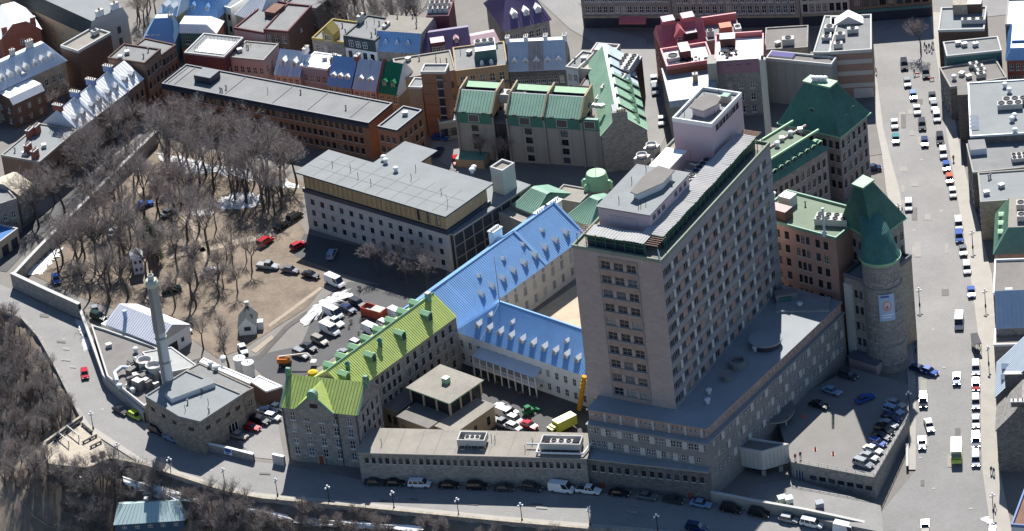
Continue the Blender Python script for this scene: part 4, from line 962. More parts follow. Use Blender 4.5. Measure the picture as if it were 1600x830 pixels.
r2, l2, H2, t2_ = pavilion('rear_pavilion', 'rear hospital pavilion with tall dark green roof and pale cap above the street', ((1221, 192), (1312, 213), (1354, 178), (1265, 158)), 17.5,
    ((1257, 128), (1296, 137), (1306, 129), (1267, 120)), 28.0, stone, [W4(0, 9, 4, 3, 3.6), W4(1, 5, 4, 3, 3.6)], copperd, copper)
ee = [(*p, H2) for p in l2]
for fu, fv in ((.35, .2), (.72, .25)): on_slope(r2, ee[1], ee[2], t2_[1], t2_[2], fu, fv, 1.4, 1.5)
for fu, fv in ((.5, .3),): on_slope(r2, ee[0], ee[1], t2_[0], t2_[1], fu, fv, 1.4, 2.4)
for i in range(4):
    p = Vector(t2_[0]).lerp(Vector(t2_[2]), .3+.12*i); vent(r2, p.x, p.y, p.z+.3, 3)
mw = Bld('mansard_wing', 'grey stone wing with green mansard and row of pale-topped dormers linking the pavilions', (1196, 292), (1292, 232.5), 17.5, (1196, 232), stone,
         [(0, 11, 4, 1.1, 2.0, 2.5, 3.6, 'd2s', .02, .98)], roof=(4.2, .2, .2, 2.2, 2.2), rm=copperd, seam=.7, topm=MATS['roof_moss'], over=.5)
for i in range(9): dormer(mw.root, mw.L*(.08+.105*i), .5, mw.H+.5, 0, 1.4, 2.0, 1.8, copperd, copperl, .15, 'd2')
for yy in (2.2, mw.D-2.2, mw.D/2): b = MB(); b.box(0, mw.L, yy-.2, yy+.2, mw.H+4.2, mw.H+4.7, copperl if yy != mw.D/2 else pinks); b.build('parapet', mw.root)
for i in range(7): vent(mw.root, mw.L*(.1+.13*i), mw.D*.5+R.uniform(-1, 1), mw.H+4.2, R.choice((1, 3)))
# round turret with banner
q = at((1375, 399), ZQ-2.5); tq = empty('round_turret', 'round stone corner turret with green conical roof and a blue hanging banner', 'turret', (q.x, q.y, 0))
RT = 4.2; b = MB(); b.lathe([(RT+.3, -2), (RT+.3, 6), (RT, 6.2), (RT, 20.5), (RT+.35, 20.6), (RT+.35, 21), (RT, 21.1), (RT, ZQ-3)], stone, 32); b.build('wall', tq, smooth=False)
b = MB(); b.lathe([(RT+.25, ZQ-3.2), (RT+.25, ZQ-2.9), (RT+.5, ZQ-2.7), (RT+.5, ZQ-2.3)], copperl, 32); b.build('gutter', tq)
b = MB(); rg = []
for r_, z_, s_ in ((RT+.45, ZQ-2.4, 0), (RT*.95, ZQ-1, .3), (RT*.85, ZQ+1, 1.0), (RT*.75, ZQ+3, 2.2), (RT*.6, ZQ+5, 4), (.3, ZQ+6.4, 6)):
    rg.append([(r_*math.cos(6.2832*i/32)-s_*.25, r_*math.sin(6.2832*i/32)+s_, z_) for i in range(32)])
for a_, c_ in zip(rg, rg[1:]):
    for i in range(32): j = (i+1) % 32; b.poly([a_[i], a_[j], c_[j], c_[i]], copperd)
b.build('roof', tq)
b = MB()
for i in range(32):
    for a_, c_ in zip(rg[:4], rg[1:5]): b.tube(a_[i], c_[i], .06, .06, copperd, 4, cap=False)
stuff(b.build('standing_seam', tq))
for a in range(-150, 10, 26):
    for z in (2.0, 7.2, 10.9, 14.6, 22.4):
        if -118 < a < -60 and 5 < z < 20: continue
        inst('window', win_mesh(1.0, 2.0, 'd2s'), tq, ((RT+(.36 if z < 6 else .06))*math.cos(rad(a)), (RT+(.36 if z < 6 else .06))*math.sin(rad(a)), z), rad(a+90))
for k in range(3): b = MB(); b.lathe([(RT+1.2-k*.25, 0), (RT+1.2-k*.25, .35)], stoneb, 28); b.build('step', tq, loc=(0, 0, -.2+k*.35))
bn = empty('hanging_banner', 'pale blue banner with a pink round emblem hanging on the round turret', 'banner', (q.x, q.y, 3.5), rad(-86)+math.pi/2)
b = MB(); BW = 3.6
def fb(u, v):
    a = (u-.5)*BW/(RT+.3); return ((RT+.32)*math.sin(a), -(RT+.32)*math.cos(a), 9.6+6.8*v)
b.grid(fb, 8, 4, plain('banner_blue', (.33, .45, .6), .7)); b.build('cloth', bn)
def disc(r, cz, m, ex, cx=0, r1=0):
    b = MB(); k = 20
    for i in range(k):
        qd = []
        for (rr, t) in ((r1, i), (r, i), (r, i+1), (r1, i+1)):
            a = (cx+rr*math.cos(6.283*t/k)*.8)/(RT+.3); qd.append(((RT+ex)*math.sin(a), -(RT+ex)*math.cos(a), cz+rr*math.sin(6.283*t/k)))
        b.poly(qd, m)
    return b.build('emblem', bn)
disc(1.35, 13.4, plain('banner_pink', (.55, .27, .25), .7), .34); disc(.8, 13.6, plain('banner_pale', (.6, .5, .48), .7), .35, .1); disc(.35, 13.2, plain('banner_red', (.4, .1, .1), .7), .36)
b = MB()
def bar(x0, x1, z0, z1, m, ex):
    b.grid(lambda u, v: ((RT+ex)*math.sin((x0+(x1-x0)*u)/(RT+.3)), -(RT+ex)*math.cos((x0+(x1-x0)*u)/(RT+.3)), z0+(z1-z0)*v), 6, 1, m)
bar(-1.3, .6, 15.6, 16.1, plain('banner_navy', (.06, .1, .25), .7), .345); bar(-1.4, 1.4, 11.0, 11.3, plain('sign_white', (0, 0, 0)), .345); bar(-1.4, .9, 10.4, 10.7, plain('sign_white', (0, 0, 0)), .345)
b.build('print', bn)
# grey stone block in front of the pavilion
sb_ = Bld('stone_side_block', 'grey stone hospital block with heavy dark cornice left of the round turret', (1318, 431), (1368, 446), 21.5, 14, stoneb,
          [(0, 4, 4, .9, 2.0, 4.4, 4.1, 'd2', .28, .9)], roof='flat', rm=tar4, par=.8, pm=M('cornice', (.12, .125, .14), var=.1), mats={0: stone})
b = MB(); b.box(sb_.L*.02, sb_.L*.26, -.5, -.003, 0, 20.0, concl); b.build('pilaster', sb_.root)
b = MB(); b.box(sb_.L*.25, sb_.L+1, -3.2, -.01, -1, 2.6, pinks, tar4); b.box(sb_.L*.22, sb_.L+1.2, -3.4, -.01, 2.6, 3.0, M('cornice', (0, 0, 0))); b.build('porch', sb_.root)
# flue stack behind the tower
q = at((1203, 232)); fs = empty('flue_stack', 'slender pale concrete flue stack standing behind the hospital tower', 'flue', q)
b = MB(); b.lathe([(.85, 0), (.75, 24), (.9, 24.2), (.9, 24.8), (.5, 24.9)], concl, 12); b.build('shaft', fs); b = MB(); b.lathe([(.3, 24.8), (.3, 25.6)], dfr, 8); b.build('flue_liner', fs)
# ================================================================== the town around
def W(e, n, r, w_=1.1, h_=1.8, z=1.2, dz=3.2, k='w2s', u0=.03, u1=.97): return (e, n, r, w_, h_, z, dz, k, u0, u1)
def dorms(b, n, y=.6, zf=.6, w_=1.4, h_=1.7, wm=None, rm=None, u0=.08, u1=.92, d=2.4, rh=.7, k='w2'):
    for i in range(n): dormer(b.root, b.L*(u0+(u1-u0)*(i+.5)/n), y, b.H+zf, 0, w_, h_, d, wm or white, rm or silver, rh, k)
def firewall(b, x, h, m=None, th=.35):
    q = MB(); m = m or conc; q.prism([(x-th, -.2), (x+th, -.2), (x+th, b.D+.2), (x-th, b.D+.2)], b.H-.5, b.H+.4, m)
    z = b.H+.4
    for s in (x-th, x+th): q.poly([(s, -.2, z), (s, b.D+.2, z), (s, b.D/2, z+h)], m)
    for y0 in (-.2, b.D+.2): q.poly([(x-th, y0, z), (x+th, y0, z), (x+th, b.D/2, z+h), (x-th, b.D/2, z+h)], m)
    q.build('fire_wall', b.root)
# --- upper left
b = Bld('apartment_block', 'long cream apartment block with dark sloping top storey and flat grey roof', (-14, -15), (141, 56), 9.5, 12.5, cream, [W(0, 9, 2, 1.0, 2.0, 1.6, 3.3), W(1, 2, 2, 1.2, 2.0, 3, 3.4, 'd2')], roof=(3.8, 0, 0, 1.2, 1.2), rm=slate, endm=creamg, topm=tar2, mats={1: creamg})
chimney(b.root, b.L-.6, b.D*.35, b.H+3.8, .9, 2.2, 1.6, white, 2); chimney(b.root, b.L-.6, b.D*.75, b.H+3.8, .9, 2.2, 1.6, white, 2)
b = Bld('brick_gable_house', 'dark red brick house whose broad gable end rises over blue-grey roofs', (3, 62), (64, 47), 9, 13, brick, [W(0, 1, 1, 1.3, 1.8, 6, 3, 'w2', .4, .6)], roof=(3.6, .33, .33, 0, 0), rm=roofw, endm=brick, topm=roofw)
chimney(b.root, 1.2, .8, b.H+.6, 1.4, .9, 2.4, brick, 0); chimney(b.root, b.L-1.6, .8, b.H+1.4, 1.4, .9, 2.4, brick, 0)
b = Bld('mansard_house', 'tall house with pale blue metal mansard and pointed dormers below the red gable', (-20, 150), (102, 95), 9, 9.5, stoneb, [W(0, 10, 2)], roof=(5.2, 3.0, 3.0, .42, .42), rm=pale, seam=.7, over=.5)
dorms(b, 8, .9, .7, 1.5, 2.0, white, roofw); chimney(b.root, b.L*.72, b.D*.5, b.H+4.5, 1.8, 1.0, 2.6, concl, 3); chimney(b.root, b.L*.5, b.D*.5, b.H+4.5, 1.2, .9, 2.2, concl, 2)
b = Bld('snow_roofed_house', 'dark brick house with bright white sloping roof beside a rear yard', (19, 164), (69, 141), 7, (1, 147), brickd, [W(0, 3, 2, 1.0, 1.6, 1, 3, 'w2'), W(3, 2, 2, 1, 1.6, 1, 3)], roof=(1.6, 0, 0, .96, .04), rm=roofw, endm=brickd)
chimney(b.root, b.L*.85, b.D*.85, b.H+1.2, 1.5, 1.0, 2.4, bluew, 0)
b = Bld('firewall_block', 'narrow dark brick block with blank side wall and tan roof strip', (122, 82), (173, 53), 11, 6.5, brickd, (), roof='flat', rm=tar3, par=.5, pm=concl)
ac(b.root, b.L*.8, b.D*.5, b.H, 2, 1.4, 1.4, 1)
# terrace along the shaded street
b = Bld('terrace_end_house', 'end terrace house with flat light-grey roof and two red brick chimneys', (62, 254), (121, 204), 10, (0, 245), bricky, [W(0, 6, 2, .95, 1.8, 1.5, 3.6, 'd2s'), W(3, 3, 2)], roof='flat', rm=tar2, par=.3, pm=conc)
for fx, fy in ((.22, .5), (.1, .2), (.62, .85), (.75, .8)): chimney(b.root, b.L*fx, b.D*fy, b.H, 2.2, 1.0, 2.2, brick, 4)
vents(b.root, b.L, b.D, b.H, 5)
P0, P1 = Vector((121, 204)), Vector((224, 123)); cuts = (0, .26, .5, .76, 1.0); descr = ('white-roofed terrace house with two pointed dormers beside the flat grey end roof', 'white-roofed terrace house between the second and third chimney walls', 'white-roofed terrace house with a broad glazed roof terrace', 'white-roofed terrace house against the tall brown brick block')
for i in range(4):
    A = tuple(P0.lerp(P1, cuts[i])); Bq = tuple(P0.lerp(P1, cuts[i+1]))
    b = Bld('terrace_house', descr[i], A, Bq, 9.5, 10.5, bricky if i % 2 else stoneb, [W(0, 3, 2, .95, 1.8, 1.5, 3.6, 'd2s')], roof=(4.4, 0, 0, .5, .5), rm=roofw, seam=.9, endm=bluew, over=.3, cat='house')
    dorms(b, 2, 1.3, 1.1, 1.2, 1.3, creamg, roofw, rh=.5); firewall(b, .1, 4.6, pale); chimney(b.root, .3, b.D*.5, b.H+4.6, 2.6, 1.0, 1.6, bluew if i else brick, 4, math.pi/2)
b = Bld('brown_block', 'tall brown brick block with flat grey roof at the end of the white-roofed terrace', (226, 100), (251, 78), 13, (168, 92), bricky, [W(0, 4, 3, 1.0, 1.8, 1.5, 3.7, 'd2s'), W(3, 2, 2)], roof='flat', rm=tar, par=.35, pm=brickd)
vents(b.root, b.L, b.D, b.H, 5); b2 = Bld('brown_block', 'lower brown brick block attached behind the tall brown one, plain grey roof', (251.5, 88), (275, 71), 11, 10, bricky, [W(0, 4, 3, 1, 1.7, 1.3, 3.3, 'd2s')], roof='flat', rm=tar, par=.3, pm=brickd)
b = Bld('blue_gable_house', 'small house with shaded blue steep roof and white skylights', (222, 70), (271, 68), 7, 9, bluew, [W(0, 3, 1)], roof=(5.5, .4, .1, .45, .3), rm=bluel, endm=bluew)
for u in (.2, .36, .52): q = MB(); q.box(-.5, .5, -.05, .05, 0, 1.0, white); q.build('skylight', b.root, loc=(b.L*u, b.D*.14, b.H+1.2), rz=.1)
chimney(b.root, b.L*.9, b.D*.5, b.H+4, 1.2, .9, 2, concl, 2)
b = Bld('tan_brick_house', 'tan brick house with pale blue mansard roof and round-topped dormers', (248, 19), (276, 25), 10, 11, bricktan, [W(0, 2, 2)], roof=(3.5, .15, .15, .4, .4), rm=pale, endm=bricktan)
dorms(b, 2, .4, .4, 1.5, 1.6, pale, silver)
b = Bld('blue_roofed_house', 'house with steep deep blue metal roof and one dormer', (285, 26), (338, 31), 8, 12, stoned, [W(0, 4, 2)], roof=(6.5, .25, .2, .45, .4), rm=bluem, seam=.8, over=.4)
dorms(b, 2, 1.2, 1.3, 1.3, 1.6, bluem, bluel)
b = Bld('teal_house', 'teal-fronted house with pale snow-covered roof and orange brick ground floor', (281, 51), (337, 52), 9, (288, 33), teal, [W(0, 3, 2, 1.3, 2.0, 2, 3.6, 'w2s')], roof=(2.2, 0, .25, .7, .2), rm=roofw, endm=copper, mats={1: bricko})
q = MB(); q.box(-.02, b.L+.02, -.1, -.003, -1, 4.6, bricko); q.build('brick_base', b.root)
b = Bld('white_house', 'narrow white house with dark windows near the blue metal roof', (338, 8), (360, 14), 9, 8, white, [W(0, 3, 2, 1.0, 1.7, 2, 3.4, 'd2')], roof='flat', rm=tar2, par=.3)
b = Bld('white_roofed_house', 'house with folded white metal roof between the white house and the grey block', (368, 22), (402, 34), 8, 11, creamg, [W(0, 3, 2)], roof=(4.5, .35, .1, .45, .3), rm=roofw, seam=.8)
b = Bld('yellow_house', 'pale yellow house with small windows at the upper edge of the town', (405, 6), (438, 12), 8, 9, cream, [W(0, 4, 2)], roof=(3, 0, 0, .5, .5), rm=pale)
b = Bld('terrace_deck_house', 'maroon brick house with flat roof and white railed roof terrace', (288, 83), (350, 90), 10, (321, 53), maroon, [W(0, 4, 2), W(1, 3, 2)], roof='flat', rm=tar2, par=.25, pm=concl)
q = MB(); q.box(b.L*.2, b.L*.95, b.D*.12, b.D*.75, b.H, b.H+.18, roofw); q.build('terrace_floor', b.root)
q = MB(); x0, x1, y0, y1 = b.L*.2, b.L*.95, b.D*.12, b.D*.75
for (xa_, ya_, xb_, yb_) in ((x0, y0, x1, y0), (x1, y0, x1, y1), (x1, y1, x0, y1), (x0, y1, x0, y0)):
    for i in range(9): t = i/8; q.tube((xa_+(xb_-xa_)*t, ya_+(yb_-ya_)*t, b.H), (xa_+(xb_-xa_)*t, ya_+(yb_-ya_)*t, b.H+1.1), .04, .04, black, 4)
    q.tube((xa_, ya_, b.H+1.1), (xb_, yb_, b.H+1.1), .04, .04, black, 4)
q.build('railing', b.root)
b = Bld('pinkish_house', 'pink stucco house with plain flat grey-green roof behind bare branches', (360, 90), (412, 95), 8.5, (386, 65), pinks, [W(0, 5, 2), W(1, 3, 2)], roof='flat', rm=tar, par=.25, pm=conc); vents(b.root, b.L, b.D, b.H, 3)
b = Bld('maroon_edged_block', 'wide grey-roofed block with thin maroon roof edge and pink walls', (366, 45), (412, 53), 10, 17, pinks, [W(0, 5, 2)], roof='flat', rm=tar, par=.4, pm=maroon)
q = MB(); q.box(b.L*.45, b.L*.8, b.D*.5, b.D*.8, b.H, b.H+1.6, brickd, rustr); q.build('roof_hut', b.root); vents(b.root, b.L, b.D, b.H, 4)
b = Bld('brown_brick_block', 'brown brick block with blank side wall and grey roof next to the maroon-edged block', (412, 47.5), (450, 51), 10.5, 15, bricky, [W(0, 3, 3, 1.1, 1.9, 1, 3.2), W(1, 1, 1, 1, 1, 7, 2)], roof='flat', rm=tar, par=.4, pm=maroon, mats={1: brickd})
b = Bld('grey_roofed_block', 'grey flat roof at the edge of the dark tree-filled yard', (446, 6), (494, 15), 9, 13, stoned, [W(0, 4, 2)], roof='flat', rm=tar, par=.4); vents(b.root, b.L, b.D, b.H, 3)
b = Bld('mustard_trim_house', 'stone house with mustard trim and an ornate gabled dormer on its grey roof', (487.5, 61), (538, 68), 10, (521, 31), stone, [W(0, 4, 3, 1.1, 1.7, .8, 3.0)], roof='flat', rm=tar, par=.4, pm=mustard)
dormer(b.root, b.L*.52, -.15, b.H-.2, 0, 3.2, 2.4, 3.5, mustard, mustard, 2.2, 'w3'); vents(b.root, b.L, b.D, b.H, 4)
b = Bld('slate_mansard_house', 'white-walled house with dark slate top storey and three white windows', (537, 57), (586, 65), 12, (563, 23), white, [W(0, 4, 3, 1.2, 1.9, .2, 3.0, 'd2s')], roof='flat', rm=tar, par=.35, pm=slate)
q = MB(); q.box(-.02, b.L+.02, -.25, -.003, b.H-3.0, b.H, slate); q.build('slate_storey', b.root)
for i in range(3): inst('window', win_mesh(1.3, 1.8, 'w2'), b.root, (b.L*(.24+.22*i), -.46, b.H-2.4))
vents(b.root, b.L, b.D, b.H, 5); chimney(b.root, .2, b.D*.7, b.H, .8, 2.4, 2, concl, 3); chimney(b.root, b.L, b.D*.5, b.H, .8, 2.8, 2, concl, 3)
b = Bld('blue_seam_house', 'grey stone house with blue seamed mansard front and three dormers', (586.5, 79), (656, 84), 9, 14, stone, [W(0, 8, 2, 1.0, 1.7, 1.5, 3.4)], roof=(4.4, 0, 0, 2.6, 2.6), rm=bluel, seam=.8, topm=tar3, endm=stone)
dorms(b, 3, .9, .7, 1.3, 1.6, bluel, bluel, .1, .85); vents(b.root, b.L, b.D, b.H+4.4, 4); firewall(b, .1, 2.5, bluew)
# row with the rear dormers
b = Bld('pale_metal_house', 'house with dull pale metal roof and two white dormers above the long brick block', (428, 116), (469, 121), 7, 9.5, pinks, [W(0, 4, 2)], roof=(5, 0, 0, .5, .5), rm=pale, seam=.9, endm=bluew); dorms(b, 2, 1.6, 1.4, 1.4, 1.8, white, roofw); chimney(b.root, b.L, b.D*.5, b.H+4.6, .8, 2.2, 1.5, white, 2)
b = Bld('white_flat_house', 'lilac-grey house with bright white flat roof and arched top windows', (469, 103), (511, 109), 9.5, (485, 81), M('stucco_lilac', (.3, .27, .3), var=.15), [W(0, 4, 2, 1.1, 1.8, 2, 3.4)], roof='flat', rm=roofw, par=.25, pm=roofw); vents(b.root, b.L, b.D, b.H, 2); chimney(b.root, b.L*.95, b.D*.6, b.H, .9, 2, 1.6, bricktan, 2)
b = Bld('blue_dormer_house', 'house with mid-blue seamed roof and three small white dormers', (511, 133), (549, 138), 7, 10, stoneb, [W(0, 4, 2)], roof=(6, 0, 0, .5, .5), rm=bluel, seam=.6, endm=brick); dorms(b, 3, 1.2, 1.0, 1.3, 1.5, white, roofw, rh=.5); chimney(b.root, b.L, b.D*.5, b.H+5.6, .9, 2, 1.3, brick, 2)
b = Bld('pale_blue_dormer_house', 'house with pale blue-grey roof in two bays and two white dormers', (551, 138.5), (588, 143), 7, 10, pinks, [W(0, 4, 2)], roof=(6, 0, 0, .5, .5), rm=pale, seam=.6, endm=brick); dorms(b, 2, 1.2, 1.0, 1.4, 1.6, white, roofw, rh=.5); firewall(b, b.L*.52, 6.1, pale, .15)
b = Bld('emerald_house', 'small house with emerald green metal roof and white-edged dormers', (590, 144), (622, 149), 7, 10, bricktan, [W(0, 3, 2)], roof=(6.4, 0, 0, .5, .5), rm=M('metal_emerald', (.015, .17, .075), rough=.5, var=.2), seam=.8, endm=brickd); dorms(b, 2, 1.0, .9, 1.5, 1.9, MATS['metal_emerald'], MATS['metal_emerald'], rh=.6); firewall(b, .1, 6.6, brick, .3); firewall(b, b.L-.1, 6.6, white, .15)
b = Bld('tan_flat_block', 'tan flat-roofed stone block behind the orange brick stair tower', (622, 125), (712, 111), 9.5, (650, 88), bricktan, [W(0, 8, 2, 1.0, 1.8, 1.5, 3.4, 'd2s')], roof='flat', rm=tar3, par=.35, pm=conc); vents(b.root, b.L, b.D, b.H, 7)
b = Bld('tan_stone_block', 'tan block with blue-shaded dormer windows and a dark green roof plant room', (712, 113), (793, 103), 10, (717, 75), bricktan, [W(0, 5, 1, 1.4, 2.2, 6.3, 3, 'w2s'), W(0, 8, 1, 1.2, 2, 1.5, 3, 'w2s')], roof='flat', rm=tar, par=.4, pm=bricktan)
q = MB(); q.box(b.L*.42, b.L*.82, b.D*.25, b.D*.75, b.H, b.H+3.4, teal, roofw); q.build('plant_room', b.root); ac(b.root, b.L*.62, b.D*.55, b.H+3.4, 5, 1.6, .9, 3); vents(b.root, b.L, b.D, b.H, 6)
for u in (.52, .7): q = MB(); q.lathe([(.5, 0), (.5, 1.2), (.2, 1.6)], silver, 10); q.build('cowl', b.root, loc=(b.L*u, b.D*.12, b.H))
q = MB(); q.box(0, b.L, -1.2, -.01, b.H-4.3, b.H-4.0, tar3); q.build('balcony', b.root)
b = Bld('orange_stair_tower', 'tall slim orange brick stair tower with a glazed strip down its front', (657.5, 114), (696, 114), 18, 4.2, bricko, (), roof='flat', rm=tar, par=.4, pm=concl)
q = MB(); q.box(b.L*.62, b.L*.84, -.12, -.003, 1, b.H-.8, GL[1]); q.build('glazed_strip', b.root)
for i in range(7): q = MB(); q.box(b.L*.6, b.L*.86, -.2, -.121, 1+i*2.5, 1.25+i*2.5, concl); q.build('floor_band', b.root)
q = MB(); q.box(b.L*.88, b.L*1.02, -.5, -.003, -1, b.H-2.2, bricko); q.build('fin', b.root)
for i in range(1, 6): q = MB(); q.box(0, b.L*.6, -.03, -.004, i*3-.05, i*3+.05, brickd); q.build('joint', b.root)
b = Bld('beige_stair_block', 'low beige brick block attached left of the orange stair tower', (638, 137), (659, 138), 13, 5, bricktan, [W(0, 1, 3, 1.2, 2, 2, 3.3, 'd2', .7, .98)], roof='flat', rm=tar2, par=.3, pm=concl)
b = Bld('lower_link_block', 'glazed low link block between the orange stair tower and the green terraces', (686, 193), (716, 188), 5, 6, conc, [W(0, 5, 1, 1.0, 2.2, 1, 3, 'd2')], roof='flat', rm=tar, par=.3, pm=concl)
b = Bld('purple_hip_house', 'large stone house with purple hipped metal roof and white dormers', (789, 47), (858, 31), 9, 17, stone, [W(0, 6, 2, 1.3, 2.0, 1.5, 3.6)], roof=(7.5, .3, .3, .48, .48), rm=purple, seam=.8, over=.6); dorms(b, 3, 1.6, 1.4, 1.5, 1.7, white, roofw, .15, .95)
b = Bld('purple_roofed_house', 'low house with purple metal roof and pink-topped dormer box', (660, 88), (737, 77), 8, 10, stoned, [W(0, 6, 2)], roof=(4.2, 0, 0, .45, .45), rm=purple, seam=.6, endm=purple); q = MB(); q.box(b.L*.2, b.L*.48, .2, 4, b.H-.2, b.H+3.2, maroon, purplel); q.build('dormer_box', b.root)
for i in range(3): inst('window', win_mesh(1.0, 1.5, 'w2'), b.root, (b.L*(.25+.09*i), -.02, b.H+.5))
dormer(b.root, b.L*.72, 1.3, b.H+1.6, 0, 1.2, 1.2, 1.8, purple, purplel, .5)
b = Bld('pink_topped_house', 'low pale house with glossy pink metal roof beside the purple one', (737, 73), (779, 65), 8, 7, creamg, [W(0, 3, 2, 2, 1.7, 1.4, 3.5, 'g3')], roof=(1.6, .05, .05, .4, .4), rm=purplel)
b = Bld('maroon_plant_block', 'maroon block with air-conditioning units crowded on its flat roof', (666, 27), (701, 26), 13, 9, maroon, (), roof='flat', rm=pinks, par=.3, pm=maroon)
for i in range(4): ac(b.root, b.L*(.15+.22*i), b.D*.25, b.H, 1.5, 1.3, 1.6, 1); ac(b.root, b.L*(.15+.22*i), b.D*.6, b.H, 1.5, 1.3, 1.6, 1)
b = Bld('rusty_mansard_row', 'row house with pale rust-streaked metal mansard and five white pointed dormers', (794, 112), (884, 108), 8, 10, stoned, [W(0, 9, 2, 1.1, 1.8, 1, 3.4)], roof=(6.2, 0, 0, .42, .42), rm=pale, seam=1.2, endm=stone); dorms(b, 5, 1.0, .6, 1.4, 1.8, white, roofw, .02, .98)
q = MB(); q.poly([(b.L*.36, -.3, b.H+.15), (b.L*.62, -.3, b.H+.15), (b.L*.62, 4.15, b.H+6.25), (b.L*.36, 4.15, b.H+6.25)], rusty); q.build('rusty_sheet', b.root)
for u in (.0, .32, .66, .99): chimney(b.root, b.L*u, b.D*.5, b.H+5.6, .9, 1.8, 1.6, white, 2)
b = Bld('grey_box_block', 'narrow blue-grey block with a small light roof beside the rusty mansard', (884, 106), (903, 109), 11, 9, pale, [W(0, 2, 3)], roof='flat', rm=tar, par=.4, pm=concl); vents(b.root, b.L, b.D, b.H, 2)
b = Bld('grey_box_block', 'grey rendered block with pink roof terrace behind the green terraces', (903, 109), (940, 112), 10.5, 14, creamg, (), roof='flat', rm=pinks, par=.5, pm=concl); vents(b.root, b.L, b.D, b.H, 5); q = MB(); q.box(b.L*.3, b.L*.7, b.D*.5, b.D*.75, b.H, b.H+2.2, creamg, concl); q.build('roof_hut', b.root)
b = Bld('brown_brick_infill', 'dark brown brick block behind the rooftop chillers by the narrow street', (905, 136), (934, 138), 9, 8, brickd, (), roof='flat', rm=tar, par=.3)
# green terraces
gt_ = Bld('green_terrace_block', 'concrete housing block with mint-green seam roofs, blank panels and glazed slots', (714.7, 190), (938, 204), 10.3, 12, conc, [W(0, 1, 4, 1.8, 1.7, .4, 2.5, 'd2', .1, .14), W(0, 1, 4, 1.8, 1.7, .4, 2.5, 'd2', .475, .515), W(0, 1, 4, 1.8, 1.7, .4, 2.5, 'd2', .725, .765), W(0, 1, 4, 2.2, 1.9, .3, 2.5, 'w2', .955, .998)], roof='flat', rm=tarb, par=0)
L, D, H = gt_.L, gt_.D, gt_.H; bays = ((0, .255), (.355, .615), (.615, .875), (.875, 1.0))
for i, (u0, u1) in enumerate(bays):
    x0, x1 = L*u0+.3, L*u1-.3; b = MB(); sb = MB(); hh_ = 3.0
    b.box(x0, x1, -.25, .6, H-.1, H+hh_, M('metal_teal_green', (.05, .17, .13), rough=.5, var=.15, streak=.1)); sb.seams((x0, -.25, H-.1), (x1, -.25, H-.1), (x1, -.25, H+hh_), (x0, -.25, H+hh_), MATS['metal_teal_green'], .7)
    if i < 3:
        for (y0, z0, y1, z1) in ((-.5, H+hh_, 4.4, H+hh_+3.6),):
            b.poly([(x0, y0, z0), (x1, y0, z0), (x1, y1, z1), (x0, y1, z1)], mint); sb.seams((x0, y0, z0), (x1, y0, z0), (x1, y1, z1), (x0, y1, z1), mint, .75)
            b.poly([(x1, y0, z0-.1), (x0, y0, z0-.1), (x0, y1, z1-.1), (x1, y1, z1-.1)], mint)
        b.box(x0, x1, 4.4, 4.7, H, H+hh_+3.6, dkpanel); b.poly([(x0, 7.4, H+hh_+2.9), (x1, 7.4, H+hh_+2.9), (x1, 9.5, H+hh_+3.4), (x0, 9.5, H+hh_+3.4)], copperl); b.box(x0, x1, 7.5, 9.4, H, H+hh_+2.8, dkpanel)
    b.build('green_roof', gt_.root); stuff(sb.build('standing_seam', gt_.root))
    q = MB(); q.box((x0+x1)/2-1.6, (x0+x1)/2+1.2, -.4, -.26, H+.4, H+hh_-.5, wfr); q.build('window_frame', gt_.root); q = MB(); q.box((x0+x1)/2-1.5, (x0+x1)/2+1.1, -.42, -.4, H+.5, H+hh_-.6, GL[1]); q.build('pane', gt_.root)
    for t in (.2, .8):
        if i < 3: q = MB(); q.box(-.5, .5, -.3, .3, 0, .35, dfr); q.build('gutter_box', gt_.root, loc=(x0+(x1-x0)*t, -.45, H+hh_-.1))
for u in (0, .255, .355, .615, .875):
    b = MB(); x = L*u; b.poly([(x-.2, -.8, H+2), (x-.2, 10, H+2), (x-.2, 10, H+7.2), (x-.2, 4.2, H+7.0), (x-.2, -.8, H+3.3)][::-1], bricktan); b.poly([(x+.2, -.8, H+2), (x+.2, 10, H+2), (x+.2, 10, H+7.2), (x+.2, 4.2, H+7.0), (x+.2, -.8, H+3.3)], bricktan)
    b.poly([(x-.2, -.8, H+3.3), (x+.2, -.8, H+3.3), (x+.2, 4.2, H+7), (x-.2, 4.2, H+7)], bricktan); b.poly([(x-.2, 4.2, H+7), (x+.2, 4.2, H+7), (x+.2, 10, H+7.2), (x-.2, 10, H+7.2)], bricktan); b.box(x-.2, x+.2, -.5, -.01, -1, H+2, conc); b.build('fire_wall', gt_.root)
b = MB(); b.box(L*.262, L*.35, -.03, -.004, -1, H, dark); b.build('recess_shade', gt_.root); ac(gt_.root, L*.33, D*.55, H+3, 8, 3, 2.5, 3); q = MB(); q.box(L*.48, L*.56, D*.5, D*.75, H, H+5, concl, silver); q.build('roof_hut', gt_.root)  # flat dark sheet paints the shaded gap between the bays
for u in (.9, .94, .97): vent(gt_.root, L*u, D*.5, H+3, 1)
b = MB(); b.box(0, L*.2, -4.5, -.1, -1, 2.2, bricktan, copper); b.build('garage', gt_.root)
for i in range(12): u = L*(.02+.95*i/11); b = MB(); b.box(u-.03, u+.03, -.04, -.004, 0, H-.2, tarb); b.build('panel_joint', gt_.root)
ge = Bld('green_street_row', 'long stone-gabled row with green seam roof, black fire walls and dormers along the narrow street', (940, 213), (1011, 204), 10.0, (988, 92), stone, [W(1, 14, 3, 1.0, 1.7, 1, 3.0, 'w2s')], roof=(4.8, .38, .5, 0, 0), rm=mint, seam=.7, endm=stone, over=.3)
